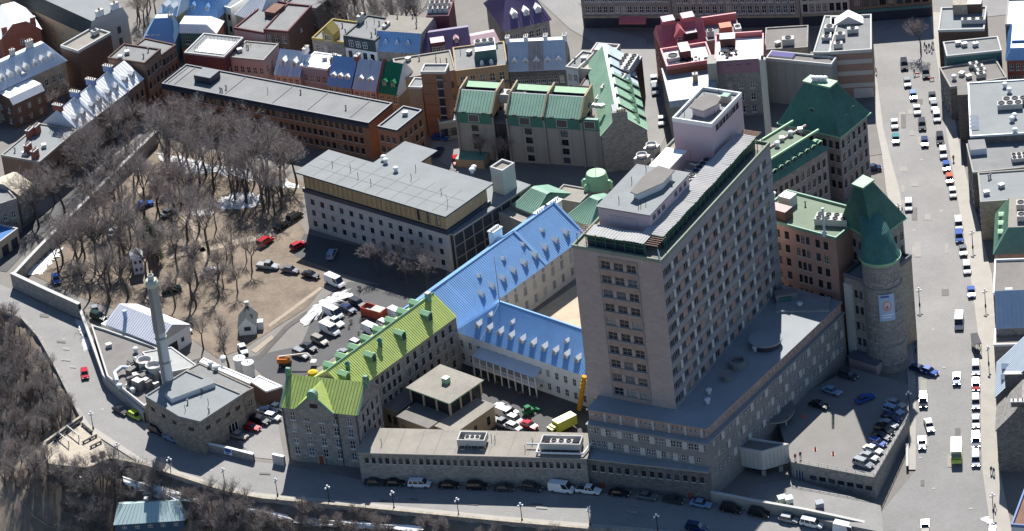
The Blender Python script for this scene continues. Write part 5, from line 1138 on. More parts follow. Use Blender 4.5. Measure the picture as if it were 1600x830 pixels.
L, D, H = ge.L, ge.D, ge.H; q = MB(); q.box(L*.38-1.2, L*.5+1.2, -.2, .8, H+3.6, H+6.0, stone); q.build('chimney', ge.root)
for i in range(5): q = MB(); q.lathe([(.2, 0), (.17, .6)], bricko, 8); q.build('chimney_pot', ge.root, loc=(L*.4+i*.45, .3, H+6.0))
for i in range(1, 7):
    y = D*i/7.2; q = MB(); q.poly([(L*.45, y-.2, H+4.9), (L+.4, y-.2, H+.1), (L+.4, y-.2, H+.6), (L*.45, y-.2, H+5.6)], dark); q.poly([(L*.45, y+.2, H+4.9), (L*.45, y+.2, H+5.6), (L+.4, y+.2, H+.6), (L+.4, y+.2, H+.1)], dark); q.poly([(L*.45, y-.2, H+5.6), (L+.4, y-.2, H+.6), (L+.4, y+.2, H+.6), (L*.45, y+.2, H+5.6)], dark); q.build('fire_wall', ge.root)
for i in range(14): dormer(ge.root, L*.86, D*(.05+.068*i), H+.7, math.pi/2, 1.3, 1.4, 2.2, copper if i < 9 else pale, copperl if i < 9 else pale, .5)
q = MB(); q.box(L*.3, L*.42, D*.05, D*.14, H+2, H+5.4, copper, dkpanel); q.build('roof_hut', ge.root)
q = MB(); q.poly([(L*.5, D*.62, H+4.86), (L+.34, D*.62, H+.06), (L+.34, D, H+.06), (L*.5, D, H+4.86)], pale); q.build('grey_roof_sheet', ge.root)
b = Bld('chiller_roof_block', 'flat roof strip carrying two long rows of white rooftop chillers', (930, 156), (958, 158), 11, (940, 86), brickd, (), roof='flat', rm=tar, par=.4, pm=concl)
for f in (.28, .72): ac(b.root, b.L*.6, b.D*f, b.H, 4.2, 8.2, 2.2, 2, 5)
for f in (.2, .5, .8): ac(b.root, b.L*.15, b.D*f, b.H, 1.2, 2, 1.2, 1)
# red roof complex
b = Bld('red_parapet_block', 'block with red-edged white roof terrace and seating by the narrow street', (1042, 108), (1114, 97), 13, 10, brick, [W(0, 4, 3), W(3, 5, 3)], roof='flat', rm=roofw, par=.8, pm=redm)
q = MB(); q.box(b.L*.36, b.L*.58, b.D*.3, b.D*.8, b.H, b.H+2.6, maroon, roofw); q.build('roof_hut', b.root); ac(b.root, b.L*.2, b.D*.45, b.H, 3, 3, 1.2, 1)
def furn(bb, n, u0, u1, v0, v1):
    def mk():
        x = MB(); x.box(-.5, .5, -.4, .4, .65, .72, black); x.box(-.06, .06, -.06, .06, 0, .65, black); x.box(-.25, .25, -1.0, -.6, 0, .5, maroon); x.box(-.25, .25, .6, 1.0, 0, .5, dfr); return x.mesh('table_set')
    for i in range(n): inst('table_set', cached('tset', mk), bb.root, (bb.L*R.uniform(u0, u1), bb.D*R.uniform(v0, v1), bb.H), R.random()*3)
furn(b, 7, .1, .95, .1, .3)
b = Bld('pink_mansard_block', 'grey stone block with pink metal top storey and white roof terrace', (1119, 116), (1194, 111), 12, 13, stone, [W(0, 3, 3, 1.2, 1.8, .8, 3.4, 'w2s', .15, .85)], roof=(3.2, .02, .02, .8, .8), rm=M('metal_dusty_pink', (.3, .17, .19), var=.12, streak=.08), seam=.6, topm=roofw, endm=stone)
for i in range(3): inst('window', win_mesh(1.2, 1.4, 'd2'), b.root, (b.L*(.28+.2*i), .2, b.H+.7))
bH = b.H; b.H += 3.2; furn(b, 9, .1, .6, .2, .6); q = MB(); q.box(-.1, .25, .8, b.D, b.H, b.H+.7, redm); q.box(b.L-.25, b.L+.1, .8, b.D, b.H, b.H+.7, redm); q.box(.25, b.L-.25, b.D-.4, b.D, b.H, b.H+1.4, redm); q.build('parapet', b.root); q = MB(); q.box(b.L*.1, b.L*.42, b.D*.6, b.D*.85, b.H, b.H+2.4, maroon, roofw); q.build('roof_hut', b.root); q = MB(); q.box(b.L*-.16, b.L*.03, -1.5, 3.2, -2, b.H+.6, conc); q.build('lift_shaft', b.root)
b = Bld('red_roofed_house', 'house with bright red metal roof, red gable and two pink dormers behind the terrace', (1033, 77), (1106, 64), 12, 9, brick, [W(3, 3, 3)], roof=(4.5, 0, 0, .5, .5), rm=redm, seam=.5, endm=redm); dorms(b, 1, .6, .4, 3.2, 2.0, redm, redm, .3, .6, 3, 2.2); q = MB()
for u in (.28, .7): q = MB(); q.box(b.L*u-1.6, b.L*u+1.6, b.D*.45, b.D*.8, b.H+2, b.H+5.4, redm, purplel); q.build('dormer_box', b.root)
q = MB(); q.box(b.L*.5, b.L*.8, .5, 3, b.H, b.H+2.8, dark, purplel); q.build('roof_hut', b.root)
b = Bld('red_edged_block', 'grey flat roof with red back wall and orange roof hut beside the red-roofed house', (1105, 66), (1160, 58), 12.5, 9.5, stone, (), roof='flat', rm=tar2, par=.4, pm=conc)
q = MB(); q.box(0, b.L, b.D-.5, b.D, b.H, b.H+2.4, redm); q.build('back_wall', b.root); q = MB(); q.box(b.L*.42, b.L*.76, b.D*.2, b.D*.5, b.H, b.H+2.4, M('hut_red', (.4, .13, .08)), M('hut_orange', (.6, .22, .14))); q.build('roof_hut', b.root); ac(b.root, b.L*.15, b.D*.3, b.H, 1.6, 1.6, 1.8, 1); ac(b.root, b.L*.92, b.D*.25, b.H, 1.6, 3, 2, 1)
b = Bld('grey_seam_block', 'lower block with plain grey sloping metal roof below the red-edged terrace', (1047, 168), (1124, 158), 10, (1041, 110), stone, (), roof=(1.2, 0, 0, .95, .04), rm=M('metal_grey', (.3, .31, .3), rough=.5, var=.12), seam=1.2, endm=stone); chimney(b.root, b.L*.62, b.D*.5, b.H+.5, 1.2, 1.2, 2.6, bricktan, 1)
b = Bld('brown_grey_flat', 'brown-grey flat roof with two dark vents between the red complex and the corner block', (1195, 79), (1262, 75), 10.5, 12, stone, (), roof='flat', rm=tarb, par=.3); vents(b.root, b.L, b.D, b.H, 3, (1, 1, 0)); ac(b.root, b.L*.55, b.D*.2, b.H, 3, 2, 2, 1)
b = Bld('blank_concrete_block', 'block with tall blank beige concrete wall and pale coping behind the rear pavilion', (1197, 93), (1299, 103), 12, 4, conc, (), roof='flat', rm=tarb, par=.5, pm=concl); q = MB(); q.box(b.L*.02, b.L*.38, 1.2, 3.6, b.H-.1, b.H+.6, concl, M('solar_purple', (.09, .08, .2))); q.build('solar_roof', b.root)
for i in range(1, 7): q = MB(); q.box(b.L*i/7-.04, b.L*i/7+.04, -.03, -.004, 0, b.H-.3, tarb); q.build('panel_joint', b.root)
b = Bld('corner_brick_block', 'street-corner block with striped brick side wall, pediment and light roof edge', (1297, 84), (1362, 80), 13, (1284, 30), M('brick_pinkish', (.29, .18, .14), cells=(4, 4, 9), cvar=.15, var=.12), (), roof='flat', rm=tar, par=.6, pm=concl)
for z in (3.2, 6.6, 9.8): q = MB(); q.box(-.02, b.L+.02, -.08, -.003, z, z+1.2, creamg); q.build('grey_band', b.root)
q = MB(); q.box(b.L*.5, b.L*.98, -.12, -.081, .2, 2.9, concl); q.build('painted_panel', b.root)
q = MB(); L, D, H = b.L, b.D, b.H; q.poly([(L*.1, D*.78, H+.2), (L*.8, D*.78, H+.2), (L*.45, D*.78, H+2.4)], concl); q.poly([(L*.1, D*.78, H+.2), (L*.45, D*.78, H+2.4), (L*.45, D-.4, H+2.4), (L*.1, D-.4, H+.2)], roofw); q.poly([(L*.45, D*.78, H+2.4), (L*.8, D*.78, H+.2), (L*.8, D-.4, H+.2), (L*.45, D-.4, H+2.4)], roofw); q.build('pediment', b.root)
ac(b.root, L*.25, D*.4, H, 2.4, 1.5, 1.6, 1); ac(b.root, L*.55, D*.55, H, 2.8, 1.5, 1.4, 1); ac(b.root, L*.2, D*.15, H, 2.2, 1.5, 1.5, 1)
b = Bld('narrow_corner_block', 'narrow flat-roofed block with pale blue-grey roof beside the corner brick block', (1271, 83), (1296, 83), 13, (1260, 26), conc, (), roof='flat', rm=tar2, par=.3, pm=concl); ac(b.root, b.L*.6, b.D*.6, b.H, 2.4, 2, 1.4, 1); ac(b.root, b.L*.6, b.D*.35, b.H, 2.4, 1.6, 1.2, 1)
# shaded facades across the shopping street (their bases show)
def facade(name, label, a, c, h_, wall, wins, awn=None):
    b = Bld(name, label, a, c, 0.0, 12, wall, (), roof=None)
    for o in list(b.root.children): bpy.data.objects.remove(o)
    walls(b.root, b.pts, -1, h_, wall, wins); flat_roof(b.root, b.pts, h_, tar, .5)
    q = MB(); q.box(.3, b.L-.3, -.12, -.003, .1, 3.0, dkpanel); q.build('shopfront', b.root); q = MB(); q.box(0, b.L, -.3, -.003, 3.05, 3.6, stoneb); q.build('cornice', b.root)
    return b
b = facade('shop_building', 'shaded shop building with a long red awning across the shopping street', (912, 44), (1052, 44), 11, stone, [W(0, 14, 2, 1.2, 1.9, 4.4, 3.3)])
q = MB(); q.poly([(b.L*.42, -2.2, 2.6), (b.L*.72, -2.2, 2.6), (b.L*.72, -.2, 3.6), (b.L*.42, -.2, 3.6)], redm); q.poly([(b.L*.72, -2.2, 2.2), (b.L*.42, -2.2, 2.2), (b.L*.42, -2.2, 2.6), (b.L*.72, -2.2, 2.6)][::-1], redm); q.build('awning', b.root)
facade('shop_building', 'long shaded grey stone facade with regular tall windows across the shopping street', (1053, 45), (1252, 43), 13, stone, [W(0, 17, 3, 1.2, 2.2, 4.2, 3.2)])
facade('shop_building', 'shaded pale facade with dark shop windows left of the brown shopfronts', (1253, 42), (1330, 38), 13, creamg, [W(0, 7, 3, 1.2, 2.2, 4.2, 3.2, 'd2s')])
b = facade('shop_building', 'dark brown shopfront building with teal sign band at the end of the sloping street', (1331, 36), (1458, 26), 12, bricky, [W(0, 9, 3, 1.6, 2.0, 4.4, 3.0, 'd3')]); q = MB(); q.box(.5, b.L-.5, -.5, -.31, 2.9, 3.7, teal); q.build('sign_band', b.root)
# --- right side of the sloping street
b = Bld('rounded_corner_block', 'shaded corner block with light roof and tan roof huts at the shopping street', (1466, 49), (1538, 47), 12, (1459, 14), brickd, [W(0, 6, 3, 1.1, 1.8, 1, 3.2, 'd2'), W(3, 5, 3)], roof='flat', rm=tar2, par=.4, pm=concl); q = MB(); q.box(b.L*.28, b.L*.6, b.D*.7, b.D*1.1, b.H, b.H+2.8, stoneb); q.build('roof_hut', b.root); q = MB(); q.box(b.L*.6, b.L*.9, b.D*.75, b.D*1.1, b.H, b.H+2.6, brickd, roofw); q.build('roof_hut', b.root); ac(b.root, b.L*.75, b.D*.3, b.H, 6, 1.4, 1.4, 3)
b = Bld('teal_wall_block', 'block with grey roof and dark teal rear wall south of the rounded corner', (1479, 89), (1565, 80), 11, (1474, 67), teal, [W(0, 5, 2, 1.1, 1.6, 2, 3.4, 'd2')], roof='flat', rm=tar, par=.3, pm=concl); vents(b.root, b.L, b.D, b.H, 4)
b = Bld('chimney_cluster_block', 'brown-roofed block with a cluster of white roof units above the big light roof', (1485, 138), (1573, 123), 9, (1479, 106), stoned, [W(3, 4, 2)], roof='flat', rm=tarb, par=.4, pm=conc)
for i in range(4): ac(b.root, b.L*.6+R.uniform(-.5, .5), b.D*(.25+.18*i), b.H, 2.2, 1.4, 1.4, 1)
vents(b.root, b.L*.5, b.D, b.H, 3, (3, 3, 1))
b = Bld('blue_roof_block', 'brick block with deep blue metal roof at the right edge of the town', (1573, 94), (1640, 92), 10.5, (1562, 44), brick, [W(0, 6, 3)], roof=(3, .1, .1, .6, .2), rm=bluem, seam=.8, topm=bluem); q = MB(); q.box(b.L*.12, b.L*.5, b.D*.2, b.D*.5, b.H+1, b.H+3.6, bluew, bluel); q.build('dormer_box', b.root)
b = Bld('brown_edge_block', 'tall brown block at the upper right corner of the town', (1571, 40), (1640, 38), 12, 14, bricky, [W(0, 5, 3, 1.2, 1.8, 1.5, 3.3, 'd2')], roof='flat', rm=roofw, par=.4, pm=conc)
b = Bld('big_light_roof_block', 'large light-grey flat-roofed block with small silver dormers over the street', (1516, 214), (1650, 206), 12, (1504, 131), stoned, [W(3, 10, 2, 1.1, 1.8, 2, 3.4, 'd2s')], roof='flat', rm=tar2, par=.25, pm=pale)
for i in range(4): dormer(b.root, .2, b.D*(.14+.07*i), b.H-1.2, -math.pi/2, 1.2, 1.4, 2.0, pale, silver, .4)
for p in ((1578, 165), (1586, 158)): q = b.loc(p, 12.8); ac(b.root, q.x, q.y, b.H, 6, 2, 1.6, 3)
for p in ((1570, 132), (1577, 140), (1581, 185), (1585, 180), (1586, 203)): q = b.loc(p, 12.8); vent(b.root, q.x, q.y, b.H, 3)
q = MB(); q.box(-2.6, -.02, b.D*.75, b.D*.95, -2, b.H+.6, stoned, tarb); q.build('stair_box', b.root)
b = Bld('step_roof_block', 'lower grey roof with a blue-shaded lean-to below the big light roof', (1520, 271), (1650, 258), 10, (1513, 226), stoned, [W(3, 4, 2)], roof='flat', rm=tar, par=.3, pm=conc); ac(b.root, b.L*.62, b.D*.3, b.H, 5, 3, 1.2, 4, 2); q = MB(); q.box(b.L*.02, b.L*.22, b.D*.6, b.D*.95, b.H, b.H+1.6, pale, tar); q.build('lean_to', b.root)
b = Bld('pale_flat_block', 'pale grey flat roof with curved front edge next to the green mansard', (1532, 317), (1650, 309), 10, (1519, 272), stoneb, [W(3, 5, 2)], roof='flat', rm=tar2, par=.3, pm=conc); vents(b.root, b.L*.6, b.D, b.H, 4)
b = Bld('green_mansard_block', 'corner house with green metal mansard and three pale-topped dormers over the pavement', (1554, 397), (1650, 394), 8, (1539, 336), stoneb, [W(3, 6, 2, 1.1, 1.8, .8, 3.3), W(0, 6, 2)], roof=(4.6, 3.2, 3.2, 4.0, .02), rm=copper, seam=.7, topm=tar3, endm=stone)
for i in range(3): dormer(b.root, .9, b.D*(.3+.22*i), b.H+.9, -math.pi/2, 1.8, 2.0, 2.4, copper, copperl, .2)
ac(b.root, b.L*.5, b.D*.7, b.H+4.6, 4, 2.4, 1.6, 2); ac(b.root, b.L*.52, b.D*.4, b.H+4.6, 4, 2.4, 1.6, 2)
b = Bld('white_corniced_brick_house', 'red brick house with white cornice and flat brown-grey roof', (1552, 460), (1650, 457), 10, (1549, 408), brick, [W(3, 5, 3, 1.1, 1.8, .8, 3.0), W(0, 4, 2)], roof='flat', rm=tarb, par=.5, pm=white); chimney(b.root, b.L*.25, .4, b.H-4, 1.5, .8, 5, pale, 0)
b = Bld('slate_gable_house', 'house with steep light blue-grey gabled roof below the brick house', (1556, 513), (1650, 509), 8, (1553, 472), stone, [W(3, 4, 2), W(0, 5, 2)], roof=(6.2, 0, 0, .5, .5), rm=pale, seam=.9, endm=stoned)
b = Bld('brown_roofed_shop', 'low flat brown-roofed building with white coping between two steep roofs', (1553, 540), (1650, 538), 6, 7, stone, (), roof='flat', rm=M('roof_sand', (.28, .22, .17), var=.2), par=.3, pm=white)
b = Bld('big_chimney_house', 'house with steep pale blue roof and a massive dark stone chimney', (1556, 622), (1650, 620), 7, (1553, 566), stoned, [W(3, 4, 2)], roof=(7, .5, .5, 0, 0), rm=pale, seam=.9, endm=stoned); q = MB(); q.box(2.2, 6.4, -.4, 1.0, -2, b.H+6.2, stoned, concl); q.build('chimney', b.root); dormer(b.root, 1.2, b.D*.3, b.H+1, -math.pi/2, 1.5, 1.6, 2, stone, pale, .6); dormer(b.root, 1.2, b.D*.6, b.H+1, -math.pi/2, 1.5, 1.6, 2, stone, pale, .6)
b = Bld('dark_gable_house', 'stone house with large shaded blank gable end at the foot of the street', (1557, 674), (1660, 672), 7, (1555, 634), stoned, [W(3, 3, 2)], roof=(6.5, .4, .4, 0, 0), rm=stone, endm=stoned); chimney(b.root, b.L*.35, .6, b.H+6, 3, 1.2, 1.2, stoned, 3)
b = Bld('rust_roofed_house', 'white-walled house with rust-brown flat roof beside spilled snow', (1580, 822), (1680, 830), 3, (1566, 748), white, [W(3, 4, 1, 1.1, 1.6, 2.5, 3, 'd2'), W(0, 4, 1, 1.1, 1.6, 3, 3, 'd2')], roof='flat', rm=rustr, par=.5, pm=bluew, zb=-6)
# --- long brick block by the garden
ZL = 10.0
lb = Bld('long_brick_block', 'long orange-brown brick block with grey flat roof along the bare garden trees', (253, 131.6), (576, 193.5), ZL, (291, 101.5), bricko, [W(0, 34, 3, 1.1, 1.7, .9, 3.0, 'd2s'), W(3, 4, 3, 1.1, 1.7, .9, 3, 'd2s')], roof='flat', rm=tar, par=.3, pm=dkpanel)
q = MB(); q.box(lb.L*.12, lb.L*.2, lb.D*.35, lb.D*.75, lb.H, lb.H+2.0, dkpanel, tar2); q.build('roof_hut', lb.root)
for u in (.02, .05, .3, .53, .7, .9): q = MB(); q.box(lb.L*u-.08, lb.L*u+.08, .4, lb.D-.4, lb.H-.01, lb.H+.12, dkpanel); q.build('roof_joint', lb.root)
vents(lb.root, lb.L, lb.D, lb.H, 6, (2, 0)); q = MB(); q.box(0, lb.L, -.3, -.003, lb.H-1.2, lb.H-.3, dkpanel); q.build('fascia', lb.root)
b = Bld('brick_end_block', 'orange brick end block with flat grey roof at the corner of the long brick block', (590, 199), (620, 205.5), 10.8, (658, 173), bricko, [W(0, 3, 3, 1.1, 1.7, 1, 3.1, 'd2s'), W(1, 5, 3, 1.1, 1.7, 1, 3.1, 'd2s')], roof='flat', rm=tar2, par=.4, pm=dkpanel); vent(b.root, b.L*.5, b.D*.7, b.H, 1)
# --- left edge houses
b = Bld('plank_roofed_house', 'old house with patched pale plank roof beside the shaded street', (29, 306), (50, 287), 8, (0, 277), stone, [W(0, 2, 2), W(3, 3, 2)], roof=(2.6, 0, 0, .4, .5), rm=M('roof_planks', (.5, .44, .33), var=.3, scale=.6), endm=stone)
b = Bld('blue_garage', 'low building with blue flat roof, tan wall and dark garage doors', (-4, 382), (28, 358), 4.2, 9, cream, (), roof='flat', rm=M('roof_blue', (.06, .15, .34), var=.1), par=.3, pm=creamg)
for u in (.3, .75): q = MB(); q.box(b.L*u-1.2, b.L*u+1.2, -.05, -.003, 0, 2.6, dkpanel); q.build('garage_door', b.root)
b = Bld('shaded_street_house', 'tall house in blue shade at the left edge above the garage', (-30, 330), (26, 312), 9, 11, stone, [W(0, 4, 2)], roof='flat', rm=tar, par=.4)
# ================================================================== boiler house
def polyb(name, label, px, z, wall, rm, wins=(), zb=0, par=.3, pm=None, cat='building', over=0):
    P = [at(p, z) for p in px]; c = P[0]; root = empty(name, label, cat, (c.x, c.y, zb)); l = [((p-c).x, (p-c).y) for p in P]
    walls(root, l, -2, z-zb, wall, wins); flat_roof(root, l, z-zb, rm, par, pm or wall, over); return root, l
r_, l_ = polyb('boiler_house', 'stone boiler house with wide light-grey flat roof beside the rampart road', [(227, 620), (280, 652), (313, 660), (379, 617), (291, 580)], 8.5, M('rubble_stone', (.21, .185, .155), cells=ST, cvar=.3, var=.2), tar2, [W(0, 3, 1, 1.5, 1.0, 5.6, 3, 'd2'), W(1, 1, 1, 1.5, 1, 5.6, 3, 'd2'), W(2, 4, 1, 1.5, 1, 5.6, 3, 'd2'), W(2, 1, 1, 3, 2.4, .8, 3, 'w3', .5, .9)], par=.3, pm=tar2)
c_ = Vector((sum(p[0] for p in l_)/5, sum(p[1] for p in l_)/5)); q = MB(); q.box(-5.5, 5.5, -1.6, 1.6, 0, 1.2, silver, tar2); q.build('roof_monitor', r_, loc=(c_.x, c_.y+3.5, 8.5), rz=.45)
for i in range(6): vent(r_, c_.x+R.uniform(-9, 9), c_.y+R.uniform(-7, 5), 8.5, R.choice((2, 0, 2)))
r_, l_ = polyb('boiler_house_range', 'narrow grey-roofed rear range attached to the boiler house', [(291.5, 579), (379.5, 616), (396, 607), (312, 568)], 7.6, MATS['rubble_stone'], tar, [W(1, 1, 1, 1.2, 1.2, 4, 2, 'd2')], par=.2)
for i in range(4): vent(r_, R.uniform(4, 14), R.uniform(-2, 3), 7.6, 3)
r_, l_ = polyb('boiler_yard_block', 'low grey-roofed yard block packed with ducts and fans at the chimney foot', [(143, 510), (168, 590), (226, 637), (252, 615), (292, 578), (240, 543), (166, 517)], 3.6, conc, tarb, par=.5, pm=concl)
def yl(p, z): q = at(p, z); return (q.x-r_.location.x, q.y-r_.location.y)
for p, h_ in (((226, 566), 3.6), ((240, 574), 3.6)):
    q = MB(); q.lathe([(1.3, 0), (1.5, h_-.6), (1.9, h_), (1.6, h_), (1.2, h_-.8)], concl, 14); q.build('cooling_tower', r_, loc=(*yl(p, 6.5), 3.6))
dp = [(212, 560), (203, 575), (190, 574), (179, 583), (183, 596)]; q = MB(); pp = [Vector((*yl(p, 5.0), 5.0)) for p in dp]
for u, v in zip(pp, pp[1:]): q.tube(u, v, .5, .5, silver, 8)
q.tube(pp[-1], pp[-1]-Vector((0, 0, 1.3)), .5, .5, silver, 8); q.build('duct', r_)
for i in range(26):
    p = (R.uniform(205, 245), R.uniform(572, 606)); q = MB(); w_, d_, h_ = R.uniform(.4, 1.6), R.uniform(.4, 1.2), R.uniform(.5, 2.6); q.box(-w_, w_, -d_, d_, 0, h_, R.choice((steel, stoned, tarb, dfr))); q.build('machinery', r_, loc=(*yl(p, 4), 3.6), rz=R.random())
for i in range(8): p = (205+i*3, 557+i*2.4); q = MB(); a = yl(p, 5); q.tube((*a, 4.4+.2*(i % 3)), (a[0]+3.5, a[1]+2, 4.4+.2*(i % 3)), .15, .15, silver, 6); q.build('pipe', r_)
for p in ((202, 603), (208, 611), (187, 605), (170, 540), (212, 548)): vent(r_, *yl(p, 4), 3.6, R.choice((1, 3)))
polyb('seamed_shed', 'grey corrugated-roof shed between the chimney and the white barn', [(222, 551), (252, 585), (310, 573), (268, 543)], 6.2, conc, M('roof_corrugated', (.33, .33, .31), var=.15, streak=.1), par=.2, pm=concl)
polyb('lean_to', 'white sheet-roofed lean-to beside the two white tanks', [(392, 597), (416, 612), (441, 604), (405, 588)], 4.6, brickd, roofw, par=.2, pm=roofw)
polyb('lean_to', 'long narrow white-roofed passage along the back of the boiler house', [(312, 566), (390, 600), (398, 594), (345, 572), (318, 560)], 4.2, conc, roofw, par=.2, pm=roofw)
bn_ = Bld('white_barn', 'white barn with pale ribbed metal gable roof behind the round chimney', (165, 505), (248, 538), 4.6, 10, white, [W(1, 2, 1, 1, 1.2, 1.5, 3, 'd2')], roof=(2.8, 0, 0, .5, .5), rm=M('metal_lilac_white', (.56, .56, .6), rough=.5, var=.1), seam=.7, endm=creamg, over=.4)
q = MB(); q.tube((0, 0, 0), (0, 0, 2.6), .5, .5, bluel, 10); q.build('flue', bn_.root, loc=(bn_.L*.25, bn_.D*.25, bn_.H+1)); q = MB(); q.box(bn_.L, bn_.L+.05, 3, 5.6, 0, 2.8, dark); q.build('door', bn_.root); q = MB(); q.box(-3, -.02, 1, 5, -1, 3, white, roofw); q.build('porch', bn_.root)
# chimney
q = at((262, 593), 8.5); ZC = hfor((262, 593), 8.5, (231, 437)); cs = empty('boiler_chimney', 'tall pale grey fluted boiler chimney with a green-banded head', 'chimney', (q.x, q.y, 0))
rb, rt_ = 1.5, .98; f = lambda z: rb+(rt_-rb)*z/ZC
q = MB(); q.lathe([(f(0), 0), (f(ZC), ZC-1.6)], M('chimney_grey', (.5, .52, .52), var=.08, streak=.08), 24); q.build('shaft', cs)
for z in (ZC*.38, ZC*.56): q = MB(); q.lathe([(f(z)+.05, z), (f(z)+.22, z+.05), (f(z)+.22, z+.4), (f(z)+.05, z+.45)], M('chimney_ring', (.26, .3, .28)), 24); q.build('ring', cs)
for i in range(22):
    a = 2*math.pi*i/22; z0 = ZC*.58+1; q = MB(); q.tube(((f(z0)+.1)*math.cos(a), (f(z0)+.1)*math.sin(a), z0), ((f(ZC)+.1)*math.cos(a), (f(ZC)+.1)*math.sin(a), ZC-2), .12, .1, concl, 5); q.build('rib', cs)
q = MB(); q.lathe([(1.05, ZC-2), (1.45, ZC-1.6), (1.5, ZC-.6), (1.25, ZC-.3), (1.25, ZC), (.9, ZC+.05)], M('chimney_head', (.42, .46, .38), var=.15), 24); q.build('head', cs); q = MB(); q.lathe([(.7, ZC), (.7, ZC+1.2), (.55, ZC+1.2), (.5, ZC+.6)], concl, 14); q.build('flue_liner', cs)
q = MB(); q.box(-.35, .35, f(4)+.02, f(4)+.1, 8, ZC-2.2, steel); q.build('ladder', cs, rz=2.6)
for p, lab in (((377, 581), 'white cylindrical tank with domed lid, the left one by the boiler house'), ((390, 588), 'white cylindrical tank with flat lid next to the sheet-roofed lean-to')):
    q = at(p, 0); e = empty('storage_tank', lab, 'tank', q); x = MB(); x.lathe([(1.35, 0), (1.35, 3.6)], white, 20); x.build('shell', e); x = MB(); x.lathe([(1.42, 3.6), (1.42, 3.75), (.3, 4.0), (.05, 4.02)], roofw, 20); x.build('lid', e); x = MB(); x.tube((0, 0, 3.9), (0, 0, 4.4), .15, .15, steel, 6); x.build('vent', e)
# small garden buildings
b = Bld('garden_cottage', 'tiny white gabled cottage with dark roof standing among the bare trees', (372.5, 514), (399.5, 511.5), 1.9, 6.5, white, (), roof=(2.6, .5, .5, 0, 0), rm=slate, endm=white, cat='house', over=.3)
inst('window', win_mesh(1.5, 1.0, 'd3'), b.root, (b.L*.52, -.22, 1.2)); chimney(b.root, b.L*.5, b.D*.95, b.H+2.2, .9, .7, 1.2, concl, 0); dormer(b.root, b.L*.8, b.D*.45, b.H+.5, math.pi/2, 1.1, 1.0, 1.4, white, slate, .4)
q = MB(); q.box(b.L+.2, b.L+1.6, b.D*.3, b.D*.55, 0, 2.0, white); q.build('porch', b.root)
b = Bld('garden_shrine', 'narrow lilac-white garden house with small hipped roof behind the chimney', (206, 404), (222, 401), 4.6, 3.2, M('stucco_lilac_white', (.5, .48, .53), var=.06), [W(0, 2, 2, .6, .9, .8, 2.0, 'd2')], roof=(1.6, .45, .45, .45, .45), rm=silver, cat='house'); 
b = Bld('hillside_house', 'house with pale blue-green metal roof on the wooded slope below the rampart', (180, 819), (287, 812), -4, 8.5, M('clapboard_navy', (.05, .09, .14), var=.1), [W(0, 5, 1, 1.0, 1.0, 3.4, 3, 'w2')], roof=(2.4, .12, .12, .5, .5), rm=M('metal_seafoam', (.36, .46, .44), rough=.5, var=.1), seam=.9, over=.4, zb=-9, cat='house')
chimney(b.root, b.L*.45, b.D*.55, b.H+2, .8, .8, 1.2, steel, 0)
# ================================================================== vehicles
tyre = plain('tyre', (.015, .015, .016), .8); rim = plain('rim', (.35, .35, .36), .35, .8); cglass = plain('car_glass', (.012, .015, .02), .05, spec=.7)
lampw = plain('lamp_clear', (.6, .6, .58), .15); lampr = plain('lamp_red', (.3, .015, .015), .2); trim = plain('car_trim', (.03, .03, .032), .5)
PAINT = {'white': (.6, .6, .6), 'silver': (.27, .28, .29), 'grey': (.13, .135, .14), 'black': (.014, .014, .016), 'dark grey': (.045, .047, .05), 'blue': (.03, .08, .3), 'dark blue': (.015, .03, .09),
         'red': (.38, .018, .025), 'orange-red': (.5, .09, .03), 'teal': (.04, .2, .2), 'lime': (.42, .5, .05), 'light blue': (.2, .28, .4), 'dark green': (.015, .04, .025), 'beige': (.3, .27, .22)}
TYPES = {  # length, width, height, bonnet end, cabin base front/rear, roof front/rear, belt z
    'sedan': (4.7, 1.82, 1.45, .30, .28, .86, .42, .72, .92), 'hatchback': (4.2, 1.8, 1.5, .25, .24, .98, .40, .88, .93), 'suv': (4.75, 1.9, 1.75, .26, .25, .99, .38, .93, 1.05),
    'minivan': (5.0, 1.95, 1.8, .20, .18, .985, .34, .95, 1.05), 'van': (5.7, 2.05, 2.35, .16, .14, .995, .27, .985, 1.2), 'pickup': (5.6, 1.95, 1.85, .27, .27, .62, .36, .60, 1.08)}
